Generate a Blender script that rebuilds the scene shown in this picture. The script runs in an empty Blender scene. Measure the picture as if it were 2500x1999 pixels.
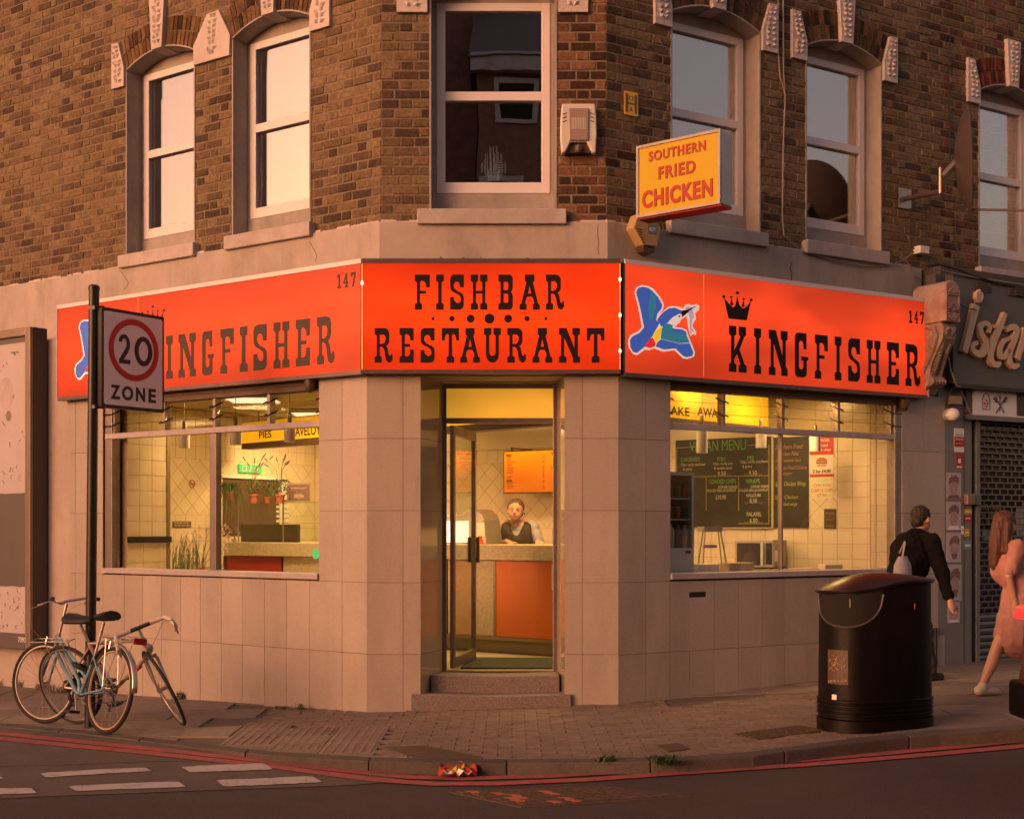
import bpy, math, random
from mathutils import Vector, Matrix, Quaternion
random.seed(7)
SC = bpy.context.scene
COL = SC.collection
PI = math.pi
R_ = math.radians
# ------------------------------------------------------------------ camera
F = 3150.0; CX = 1250.0; HY = 1288.0; CZ = 1.55; CD = 10.92
cam = bpy.data.cameras.new('camera'); camo = bpy.data.objects.new('camera', cam); COL.objects.link(camo)
camo.location = (0, -CD, CZ); camo.rotation_euler = (PI/2, 0, 0)
cam.sensor_width = 36; cam.lens = 36*F/2500; cam.shift_y = (HY-999.5)/2500
cam.clip_start = .05; cam.clip_end = 3000
SC.camera = camo
# ------------------------------------------------------------------ light
SUN_EL, SUN_AZ = R_(9), R_(-52)          # azimuth measured from -Y (behind the camera), negative = left
sdir = Vector((math.sin(SUN_AZ)*math.cos(SUN_EL), -math.cos(SUN_AZ)*math.cos(SUN_EL), math.sin(SUN_EL)))
W = bpy.data.worlds.new('World'); SC.world = W; W.use_nodes = True
nt = W.node_tree; nt.nodes.clear()
sky = nt.nodes.new('ShaderNodeTexSky'); sky.sky_type = 'NISHITA'; sky.sun_disc = False
sky.sun_elevation = SUN_EL; sky.sun_rotation = math.atan2(sdir.x, sdir.y)
sky.air_density = 1.3; sky.dust_density = 5.0; sky.ozone_density = 1.0
tint = nt.nodes.new('ShaderNodeMix'); tint.data_type = 'RGBA'; tint.blend_type = 'MULTIPLY'
tint.inputs[0].default_value = 1; tint.inputs[7].default_value = (1.0, .625, .585, 1)
bg = nt.nodes.new('ShaderNodeBackground'); bg.inputs[1].default_value = .15
wo = nt.nodes.new('ShaderNodeOutputWorld')
nt.links.new(sky.outputs[0], tint.inputs[6]); nt.links.new(tint.outputs[2], bg.inputs[0]); nt.links.new(bg.outputs[0], wo.inputs[0])
sl = bpy.data.lights.new('sun', 'SUN'); sl.energy = .5; sl.angle = R_(32); sl.color = (1, .62, .46)
so = bpy.data.objects.new('sun', sl); COL.objects.link(so); so.rotation_euler = sdir.to_track_quat('Z', 'Y').to_euler(); so.location = (-20, -15, 12)
SC.view_settings.view_transform = 'Standard'; SC.view_settings.look = 'None'
SC.view_settings.exposure = 1.0; SC.view_settings.gamma = 1
SC.render.engine = 'CYCLES'
SC.cycles.use_denoising = True
SC.cycles.max_bounces = 8; SC.cycles.transparent_max_bounces = 16
SC.cycles.sample_clamp_indirect = 6
SC.cycles.caustics_reflective = False; SC.cycles.caustics_refractive = False
# ------------------------------------------------------------------ materials
def nodes_of(m):
    m.use_nodes = True
    return m.node_tree, m.node_tree.nodes['Principled BSDF'], m.node_tree.links
MATS = {}
def mat(name, col, rough=.7, var=0, isl=0, scale=8, bump=0, bscale=40, metal=0, spec=.5, emit=None, estr=0, col2=None, dirt=0, coat=0):
    """procedural: noise between col and col2, random value per object/island (isl), fine bump."""
    if name in MATS: return MATS[name]
    m = bpy.data.materials.new(name); t, b, l = nodes_of(m); N = t.nodes
    b.inputs['Roughness'].default_value = rough; b.inputs['Metallic'].default_value = metal
    b.inputs['Specular IOR Level'].default_value = spec
    if coat: b.inputs['Coat Weight'].default_value = coat
    geo = N.new('ShaderNodeNewGeometry')
    n1 = N.new('ShaderNodeTexNoise'); n1.inputs['Scale'].default_value = scale; n1.inputs['Detail'].default_value = 6; n1.inputs['Roughness'].default_value = .65
    l.new(geo.outputs['Position'], n1.inputs['Vector'])
    mr = N.new('ShaderNodeMapRange'); mr.inputs[1].default_value = .3; mr.inputs[2].default_value = .7
    l.new(n1.outputs['Fac'], mr.inputs[0])
    mx = N.new('ShaderNodeMix'); mx.data_type = 'RGBA'
    c2 = col2 if col2 else tuple(c*(1-var) for c in col)
    mx.inputs[6].default_value = (*col, 1); mx.inputs[7].default_value = (*c2, 1)
    l.new(mr.outputs[0], mx.inputs[0])
    last = mx.outputs[2]
    if dirt:
        n3 = N.new('ShaderNodeTexNoise'); n3.inputs['Scale'].default_value = 2.3; n3.inputs['Detail'].default_value = 8; n3.inputs['Roughness'].default_value = .7
        mp = N.new('ShaderNodeMapping'); mp.inputs['Scale'].default_value = (1, 1, .35)
        l.new(geo.outputs['Position'], mp.inputs[0]); l.new(mp.outputs[0], n3.inputs['Vector'])
        r3 = N.new('ShaderNodeMapRange'); r3.inputs[1].default_value = .45; r3.inputs[2].default_value = .75; r3.inputs[3].default_value = 1; r3.inputs[4].default_value = 1-dirt
        l.new(n3.outputs['Fac'], r3.inputs[0])
        h3 = N.new('ShaderNodeHueSaturation'); l.new(r3.outputs[0], h3.inputs['Value']); l.new(last, h3.inputs['Color']); last = h3.outputs[0]
    if isl:
        oi = N.new('ShaderNodeObjectInfo')
        ad = N.new('ShaderNodeMath'); ad.operation = 'ADD'; l.new(oi.outputs['Random'], ad.inputs[0]); l.new(geo.outputs['Random Per Island'], ad.inputs[1])
        fr = N.new('ShaderNodeMath'); fr.operation = 'FRACT'; l.new(ad.outputs[0], fr.inputs[0])
        r2 = N.new('ShaderNodeMapRange'); r2.inputs[3].default_value = 1-isl; r2.inputs[4].default_value = 1+isl*.6
        l.new(fr.outputs[0], r2.inputs[0])
        hs = N.new('ShaderNodeHueSaturation'); l.new(r2.outputs[0], hs.inputs['Value']); l.new(last, hs.inputs['Color'])
        last = hs.outputs[0]
    l.new(last, b.inputs['Base Color'])
    if bump:
        n2 = N.new('ShaderNodeTexNoise'); n2.inputs['Scale'].default_value = bscale; n2.inputs['Detail'].default_value = 5
        l.new(geo.outputs['Position'], n2.inputs['Vector'])
        bp = N.new('ShaderNodeBump'); bp.inputs['Strength'].default_value = bump; bp.inputs['Distance'].default_value = .01
        l.new(n2.outputs['Fac'], bp.inputs['Height']); l.new(bp.outputs[0], b.inputs['Normal'])
    if emit:
        b.inputs['Emission Color'].default_value = (*emit, 1); b.inputs['Emission Strength'].default_value = estr
    MATS[name] = m
    return m

def wear_mat(name, col, under, amt=.5, bump=.4):
    """road paint rubbed through to the asphalt in grains and patches"""
    m = bpy.data.materials.new(name); t, b, l = nodes_of(m); N = t.nodes; geo = N.new('ShaderNodeNewGeometry'); fs = []
    for sc_, w in ((70, .55), (9, .45)):
        n = N.new('ShaderNodeTexNoise'); n.inputs['Scale'].default_value = sc_; n.inputs['Detail'].default_value = 8; n.inputs['Roughness'].default_value = .7; l.new(geo.outputs['Position'], n.inputs['Vector'])
        q = N.new('ShaderNodeMath'); q.operation = 'MULTIPLY'; q.inputs[1].default_value = w; l.new(n.outputs['Fac'], q.inputs[0]); fs.append(q)
    a = N.new('ShaderNodeMath'); a.operation = 'ADD'; l.new(fs[0].outputs[0], a.inputs[0]); l.new(fs[1].outputs[0], a.inputs[1])
    r = N.new('ShaderNodeMapRange'); r.inputs[1].default_value = amt; r.inputs[2].default_value = amt+.07; l.new(a.outputs[0], r.inputs[0])
    mx = N.new('ShaderNodeMix'); mx.data_type = 'RGBA'; mx.inputs[6].default_value = (*col, 1); mx.inputs[7].default_value = (*under, 1); l.new(r.outputs[0], mx.inputs[0]); l.new(mx.outputs[2], b.inputs['Base Color'])
    b.inputs['Roughness'].default_value = .85
    bp = N.new('ShaderNodeBump'); bp.inputs['Strength'].default_value = bump; bp.inputs['Distance'].default_value = .008; l.new(a.outputs[0], bp.inputs['Height']); l.new(bp.outputs[0], b.inputs['Normal'])
    return m

def brick_mat(name, ramp, bump=.7):
    """per-brick colour picked from a ramp, plus sooty mottling of its own."""
    m = bpy.data.materials.new(name); t, b, l = nodes_of(m); N = t.nodes
    geo = N.new('ShaderNodeNewGeometry'); oi = N.new('ShaderNodeObjectInfo')
    ad = N.new('ShaderNodeMath'); ad.operation = 'ADD'; l.new(oi.outputs['Random'], ad.inputs[0]); l.new(geo.outputs['Random Per Island'], ad.inputs[1])
    fr = N.new('ShaderNodeMath'); fr.operation = 'FRACT'; l.new(ad.outputs[0], fr.inputs[0])
    big = N.new('ShaderNodeTexNoise'); big.inputs['Scale'].default_value = 1.1; big.inputs['Detail'].default_value = 3
    l.new(geo.outputs['Position'], big.inputs['Vector'])
    mb_ = N.new('ShaderNodeMapRange'); mb_.inputs[1].default_value = .35; mb_.inputs[2].default_value = .65; mb_.inputs[3].default_value = -.22; mb_.inputs[4].default_value = .22
    l.new(big.outputs['Fac'], mb_.inputs[0])
    a2 = N.new('ShaderNodeMath'); a2.operation = 'ADD'; a2.use_clamp = True; l.new(fr.outputs[0], a2.inputs[0]); l.new(mb_.outputs[0], a2.inputs[1])
    cr = N.new('ShaderNodeValToRGB'); el = cr.color_ramp.elements
    while len(el) < len(ramp): el.new(.5)
    for i, (p, c) in enumerate(ramp): el[i].position = p; el[i].color = (*c, 1)
    l.new(a2.outputs[0], cr.inputs[0])
    n1 = N.new('ShaderNodeTexNoise'); n1.inputs['Scale'].default_value = 26; n1.inputs['Detail'].default_value = 9; n1.inputs['Roughness'].default_value = .8
    l.new(geo.outputs['Position'], n1.inputs['Vector'])
    mr = N.new('ShaderNodeMapRange'); mr.inputs[1].default_value = .36; mr.inputs[2].default_value = .64; mr.inputs[3].default_value = .5; mr.inputs[4].default_value = 1.22
    l.new(n1.outputs['Fac'], mr.inputs[0])
    hs = N.new('ShaderNodeHueSaturation'); l.new(mr.outputs[0], hs.inputs['Value']); l.new(cr.outputs[0], hs.inputs['Color'])
    l.new(hs.outputs[0], b.inputs['Base Color']); b.inputs['Roughness'].default_value = .92; b.inputs['Specular IOR Level'].default_value = .2
    n2 = N.new('ShaderNodeTexNoise'); n2.inputs['Scale'].default_value = 60; n2.inputs['Detail'].default_value = 6
    l.new(geo.outputs['Position'], n2.inputs['Vector'])
    bp = N.new('ShaderNodeBump'); bp.inputs['Strength'].default_value = bump; bp.inputs['Distance'].default_value = .012
    l.new(n2.outputs['Fac'], bp.inputs['Height']); l.new(bp.outputs[0], b.inputs['Normal'])
    return m

def glass_mat(name, refl=.04, tintc=(1, 1, 1), rough=.0, wav=.05, boost=.6):
    m = bpy.data.materials.new(name); m.use_nodes = True; t = m.node_tree; N = t.nodes; N.clear(); l = t.links
    o = N.new('ShaderNodeOutputMaterial'); tr = N.new('ShaderNodeBsdfTransparent'); tr.inputs[0].default_value = (*tintc, 1)
    gl = N.new('ShaderNodeBsdfGlossy'); gl.inputs['Roughness'].default_value = rough
    mx = N.new('ShaderNodeMixShader')
    f = N.new('ShaderNodeLayerWeight'); f.inputs[0].default_value = .5
    pw = N.new('ShaderNodeMath'); pw.operation = 'POWER'; pw.inputs[1].default_value = 4; l.new(f.outputs['Facing'], pw.inputs[0])
    mm = N.new('ShaderNodeMath'); mm.operation = 'MULTIPLY_ADD'; mm.inputs[1].default_value = boost; mm.inputs[2].default_value = refl; mm.use_clamp = True
    l.new(pw.outputs[0], mm.inputs[0]); l.new(mm.outputs[0], mx.inputs[0])
    # faint waviness
    nz = N.new('ShaderNodeTexNoise'); nz.inputs['Scale'].default_value = 1.5; geo = N.new('ShaderNodeNewGeometry'); l.new(geo.outputs['Position'], nz.inputs['Vector'])
    bp = N.new('ShaderNodeBump'); bp.inputs['Strength'].default_value = wav; bp.inputs['Distance'].default_value = .02; l.new(nz.outputs['Fac'], bp.inputs['Height']); l.new(bp.outputs[0], gl.inputs['Normal'])
    l.new(tr.outputs[0], mx.inputs[1]); l.new(gl.outputs[0], mx.inputs[2]); l.new(mx.outputs[0], o.inputs[0])
    return m

def lit_mat(name, col, strength, base, zc=None, zh=.45, var=.25, rough=.4):
    """backlit acrylic: tubes behind make a band brighter at mid height."""
    m = bpy.data.materials.new(name); t, b, l = nodes_of(m); N = t.nodes
    b.inputs['Base Color'].default_value = (*base, 1); b.inputs['Roughness'].default_value = rough; b.inputs['Specular IOR Level'].default_value = .3
    b.inputs['Emission Color'].default_value = (*col, 1)
    geo = N.new('ShaderNodeNewGeometry'); sx = N.new('ShaderNodeSeparateXYZ'); l.new(geo.outputs['Position'], sx.inputs[0])
    nz = N.new('ShaderNodeTexNoise'); nz.inputs['Scale'].default_value = 1.5; nz.inputs['Detail'].default_value = 1; nm_ = N.new('ShaderNodeMapping'); nm_.inputs['Scale'].default_value = (.8, .8, 2.2); l.new(geo.outputs['Position'], nm_.inputs[0]); l.new(nm_.outputs[0], nz.inputs['Vector'])
    if zc is not None:
        a = N.new('ShaderNodeMath'); a.operation = 'SUBTRACT'; a.inputs[1].default_value = zc; l.new(sx.outputs[2], a.inputs[0])
        d = N.new('ShaderNodeMath'); d.operation = 'ABSOLUTE'; l.new(a.outputs[0], d.inputs[0])
        mr = N.new('ShaderNodeMapRange'); mr.interpolation_type = 'SMOOTHSTEP'; mr.inputs[1].default_value = 0; mr.inputs[2].default_value = zh
        mr.inputs[3].default_value = strength*(1+var*.6); mr.inputs[4].default_value = strength*(1-var)
        l.new(d.outputs[0], mr.inputs[0]); v = mr.outputs[0]
        m3 = N.new('ShaderNodeMapRange'); m3.inputs[1].default_value = .3; m3.inputs[2].default_value = .7; m3.inputs[3].default_value = .76; m3.inputs[4].default_value = 1.26
        l.new(nz.outputs['Fac'], m3.inputs[0])
        mu = N.new('ShaderNodeMath'); mu.operation = 'MULTIPLY'; l.new(v, mu.inputs[0]); l.new(m3.outputs[0], mu.inputs[1]); l.new(mu.outputs[0], b.inputs['Emission Strength'])
    else:
        b.inputs['Emission Strength'].default_value = strength
    return m

M = dict(
 brick=brick_mat('stock brick', [(0,(.088,.060,.043)),(.12,(.125,.085,.055)),(.34,(.18,.125,.073)),(.68,(.225,.162,.090)),(.9,(.27,.20,.115)),(1,(.25,.165,.10))]),
 brickred=brick_mat('red brown brick', [(0,(.06,.033,.022)),(.22,(.15,.072,.044)),(.55,(.21,.105,.060)),(.8,(.26,.14,.08)),(1,(.29,.18,.1))], .5),
 arch=brick_mat('arch brick', [(0,(.04,.026,.016)),(.4,(.12,.07,.035)),(.8,(.19,.11,.055)),(1,(.24,.14,.07))]),
 archred=brick_mat('red arch brick', [(0,(.1,.035,.022)),(.5,(.24,.07,.04)),(1,(.3,.1,.055))]),
 mortar=mat('mortar', (.30,.225,.16), .95, var=.5, scale=30, bump=.6, bscale=90),
 band=mat('painted render band', (.52,.45,.40), .8, var=.18, scale=3, bump=.25, bscale=25, dirt=.35),
 stucco=mat('painted stucco', (.66,.585,.555), .85, var=.12, scale=9, bump=.9, bscale=28, dirt=.25),
 sill=mat('painted sill', (.56,.50,.48), .7, var=.2, scale=7, bump=.3, bscale=40, dirt=.3),
 reveal=mat('painted reveal', (.44,.40,.365), .8, var=.2, scale=5, bump=.35, bscale=30, dirt=.35),
 upvc=mat('white plastic frame', (.80,.76,.78), .35, var=.06, scale=4),
 tile=mat('stone cladding tile', (.47,.405,.345), .40, var=.12, isl=.09, scale=50, bump=.08, bscale=120, dirt=.2),
 grout=mat('cladding joint', (.12,.085,.065), .9),
 render=mat('left render', (.52,.44,.385), .85, var=.12, scale=4, bump=.3, bscale=30, dirt=.2),
 alu=mat('old aluminium', (.33,.28,.27), .38, var=.2, scale=9, metal=.75, dirt=.25),
 alud=mat('dark aluminium trim', (.17,.125,.12), .45, var=.3, scale=10, metal=.5),
 alup=mat('painted aluminium rail', (.50,.44,.44), .45, var=.15, scale=12, dirt=.3),
 soffit=mat('brown timber head', (.16,.105,.08), .7, var=.3, scale=10),
 black=mat('black paint', (.018,.015,.014), .4, var=.3, scale=12, bump=.1),
 letter=mat('dark vinyl letters', (.018,.008,.008), .6, spec=.25),
 letterg=mat('grey brown vinyl letters', (.085,.055,.045), .6, var=.1, spec=.25),  # left sign letters, paler and browner than the dark vinyl
 asphalt=mat('asphalt', (.085,.058,.050), .85, col2=(.050,.036,.032), scale=85, bump=1.0, bscale=140, dirt=.2),
 asphalt2=mat('side road asphalt', (.165,.125,.10), .88, col2=(.10,.075,.06), scale=80, bump=1.0, bscale=140, dirt=.2),
 paving=mat('paving slab', (.25,.195,.155), .82, var=.25, isl=.22, scale=14, bump=.5, bscale=80, dirt=.3),
 paver=mat('block paver', (.26,.19,.142), .78, var=.28, isl=.16, scale=18, bump=.6, bscale=70, dirt=.25),
 joint=mat('paving bed', (.155,.115,.088), .95, var=.3, scale=20),
 kerb=mat('granite kerb', (.115,.092,.08), .8, var=.3, isl=.18, scale=50, bump=.6, bscale=90, dirt=.4),
 redline=mat('red road paint', (.42,.05,.045), .75, var=.3, scale=12, dirt=.35, bump=.4, bscale=120),
 whiteline=mat('white road paint', (.42,.37,.33), .75, var=.35, scale=9, dirt=.35, bump=.4, bscale=120),
 granite=mat('speckled granite step', (.29,.24,.22), .6, col2=(.10,.075,.07), scale=70, bump=.1, bscale=100, dirt=.15),
 cream=mat('cream glazed tile', (.70,.60,.42), .18, var=.05, isl=.05, scale=5),
 cgrout=mat('tile grout', (.46,.34,.19), .9),
 creampaint=mat('cream paint', (.70,.62,.44), .7, var=.05, scale=3),
 floor=mat('vinyl floor', (.42,.37,.24), .4, var=.15, scale=20),
 matgreen=mat('green door mat', (.05,.06,.03), .95, var=.4, scale=60, bump=1, bscale=200),
 laminate=mat('marbled laminate', (.50,.44,.29), .35, col2=(.34,.29,.18), scale=28),
 orange=mat('orange laminate', (.60,.155,.015), .4, var=.05),
 redlam=mat('red laminate', (.33,.03,.02), .4),
 ltrim=mat('olive metal trim', (.24,.20,.11), .4, metal=.4),
 steel=mat('stainless steel', (.42,.38,.32), .42, metal=.8, var=.15, scale=6),
 wood=mat('brown wood', (.10,.055,.028), .5, var=.35, scale=14),
 chalk=mat('blackboard', (.045,.042,.03), .85, var=.3, scale=9),
 chalkw=mat('white chalk', (.46,.43,.35), .9), chalkg=mat('green chalk', (.15,.36,.10), .9), chalko=mat('orange chalk', (.34,.17,.09), .9), chalky=mat('yellow chalk', (.38,.34,.12), .9),
 white=mat('white plastic', (.70,.66,.62), .4, var=.05), offwhite=mat('grey white metal', (.55,.55,.50), .4, var=.05),
 yellow=mat('yellow plastic', (.62,.44,.025), .6, spec=.2, var=.06, scale=6), redpaint=mat('red plastic', (.45,.05,.03), .55, spec=.25), blue=mat('bird blue', (.045,.11,.42), .45, var=.15, scale=9, emit=(.05,.13,.55), estr=.24),
 teal=mat('bird teal', (.03,.24,.30), .45, var=.15, emit=(.03,.22,.34), estr=.24), byellow=mat('bird yellow', (.80,.55,.03), .45, emit=(.9,.55,.02), estr=.3), bred=mat('bird red', (.65,.03,.03), .45, emit=(.8,.02,.02), estr=.3), bwhite=mat('bird outline', (.85,.75,.70), .5, emit=(.9,.65,.55), estr=.27),
 fgrey=mat('bird fish', (.36,.30,.36), .5, emit=(.4,.28,.33), estr=.4), sgrey=mat('grey sign board', (.115,.11,.105), .5, var=.12, scale=5), beige=mat('beige raised letters', (.70,.50,.32), .5),
 pilaster=mat('grey painted pilaster', (.215,.215,.20), .55, var=.12, scale=6, dirt=.2), shutter=mat('shutter steel', (.20,.20,.19), .45, metal=.3, var=.2),
 dark=mat('dark interior', (.012,.010,.009), .9), room=mat('upstairs room', (.05,.035,.03), .9),
 stone=mat('weathered carved stone', (.42,.34,.28), .9, col2=(.19,.13,.105), scale=8, bump=.8, bscale=45), stonered=mat('stained stone', (.52,.41,.36), .85, col2=(.30,.15,.12), scale=5, bump=.5),
 rubber=mat('tyre rubber', (.02,.017,.016), .75), rim=mat('rim metal', (.62,.55,.52), .3, metal=.8), rimg=mat('gum tyre wall', (.42,.30,.22), .6), spoke=mat('spoke steel', (.35,.31,.29), .4, metal=.7),
 bblue=mat('pale blue enamel', (.17,.33,.42), .3, var=.12, coat=.4), bwhitep=mat('silver white enamel', (.42,.33,.29), .35, metal=.3), chrome=mat('worn chrome', (.55,.49,.46), .28, metal=.85), tape=mat('white handlebar tape', (.58,.52,.49), .75, bump=.3, bscale=60),
 saddle=mat('black saddle', (.02,.017,.016), .55), reflector=mat('red reflector', (.42,.02,.02), .25), cable=mat('cable', (.30,.24,.21), .6), cabledark=mat('dark cable', (.035,.025,.02), .6),
 green=mat('leaf green', (.07,.13,.03), .6, var=.5, isl=.35, scale=10), grassm=mat('grass green', (.14,.17,.05), .7, isl=.4), dry=mat('dry stem', (.23,.16,.07), .8), terracotta=mat('terracotta', (.42,.13,.06), .75), lav=mat('lavender heads', (.10,.06,.08), .8), petal=mat('orchid petal', (.60,.47,.30), .6, isl=.15),
 skin=mat('skin', (.50,.28,.19), .5, var=.08, scale=12), hairb=mat('brown hair', (.10,.035,.02), .6, var=.4, scale=30), hairg=mat('tied light brown hair', (.13,.07,.035), .6, var=.4, scale=30), hairk=mat('dark hair', (.02,.012,.01), .7, var=.3, scale=30),
 jacket=mat('black jacket', (.010,.008,.009), .95, spec=.1, var=.3, scale=6, bump=.3, bscale=14), trousers=mat('dark trousers', (.025,.02,.02), .85), pink=mat('pink dress', (.46,.22,.19), .85, var=.2, scale=7, bump=.4, bscale=12),
 shirt=mat('grey t-shirt', (.36,.34,.36), .85, bump=.3, bscale=14), apron=mat('dark apron', (.065,.045,.028), .8, var=.3, scale=7), shoe=mat('cream trainers', (.50,.42,.34), .7), lip=mat('lip', (.38,.12,.09), .5), eye=mat('eye dark', (.09,.05,.035), .5),
 paper=mat('paper', (.66,.60,.50), .8, var=.06), posterp=mat('pale torn poster', (.54,.49,.50), .75, col2=(.48,.42,.43), scale=3, bump=.1), bbgrey=mat('billboard grey', (.13,.115,.105), .5, var=.1, scale=4), bbframe=mat('billboard frame', (.29,.22,.165), .4, metal=.3, var=.15, scale=5), bbside=mat('billboard side', (.075,.055,.045), .45),
 binb=mat('black bin plastic', (.007,.005,.005), .42, spec=.2, var=.4, scale=6, bump=.12, bscale=60), bintop=mat('bin lid', (.035,.012,.010), .28, var=.4, scale=6), iron=mat('cast iron cover', (.10,.062,.045), .65, var=.4, scale=20, bump=.4),
 adt=mat('aged cream plastic', (.52,.36,.17), .5, var=.1), adtb=mat('faded blue sticker', (.14,.24,.36), .5), lampc=mat('alarm lens', (.34,.27,.24), .2), sgn=mat('sign face white', (.88,.86,.85), .45, var=.04), sgnred=mat('sign ring red', (.50,.03,.03), .4), txt=mat('sign black', (.02,.016,.015), .5),
 dish=mat('dark grey dish', (.085,.065,.06), .5, var=.2), bone=mat('poster print dark', (.13,.06,.05), .7, col2=(.3,.2,.18), scale=40), skinp=mat('poster print pale', (.52,.38,.34), .7, col2=(.38,.24,.21), scale=18),
 carp=mat('dark red car paint', (.10,.012,.012), .25, coat=.6), cream2=mat('pale bumper', (.40,.30,.2), .4),
 obrick=mat('opposite brick', (.27,.135,.10), .9, var=.4, scale=5), slate=mat('slate', (.09,.07,.065), .7),
)
M['litC'] = lit_mat('backlit orange acrylic centre', (1,.045,.003), .42, (.34,.022,.006), 3.34, .46, .42)
M['litL'] = lit_mat('backlit orange acrylic left', (1,.055,.006), .33, (.32,.030,.008), 3.34, .46, .42)
M['litR'] = lit_mat('backlit orange acrylic right', (1,.062,.012), .37, (.32,.032,.012), 3.40, .5, .25)
M['tube'] = mat('bare tube light', (1,.8,.6), emit=(1,.72,.5), estr=1.0)
M['litY'] = lit_mat('backlit yellow acrylic', (1,.43,.008), .40, (.5,.3,.02))
M['screen'] = lit_mat('lit menu screen', (1,.17,.002), .85, (.02,.01,.01), 2.35, .3, .5)
M['amber'] = lit_mat('glowing amber film glass', (.80,.36,.030), .36, (.55,.36,.08), 2.55, .25, .2)  # no lamp: emission stands in for light box glow coming through the pane
M['warmbox'] = mat('heated cabinet glow', (.9,.8,.6), emit=(1,.86,.62), estr=.8)
M['tail'] = mat('lit tail lamp', (.6,.02,.02), .2, emit=(1,.03,.02), estr=.9)
M['exit'] = mat('lit exit sign', (.05,.4,.1), emit=(.08,.6,.18), estr=.25)
M['glassup'] = glass_mat('coated pane', refl=.46, boost=.6, wav=.05)
M['glasslow'] = glass_mat('shop pane', refl=.065, boost=.6)
M['glassin'] = glass_mat('thin glass', refl=.04, tintc=(.92,.97,.92))
M['polish'] = mat('polished reveal tile', (.40,.33,.24), .09, var=.08, scale=50, spec=.9, coat=.6)

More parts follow.
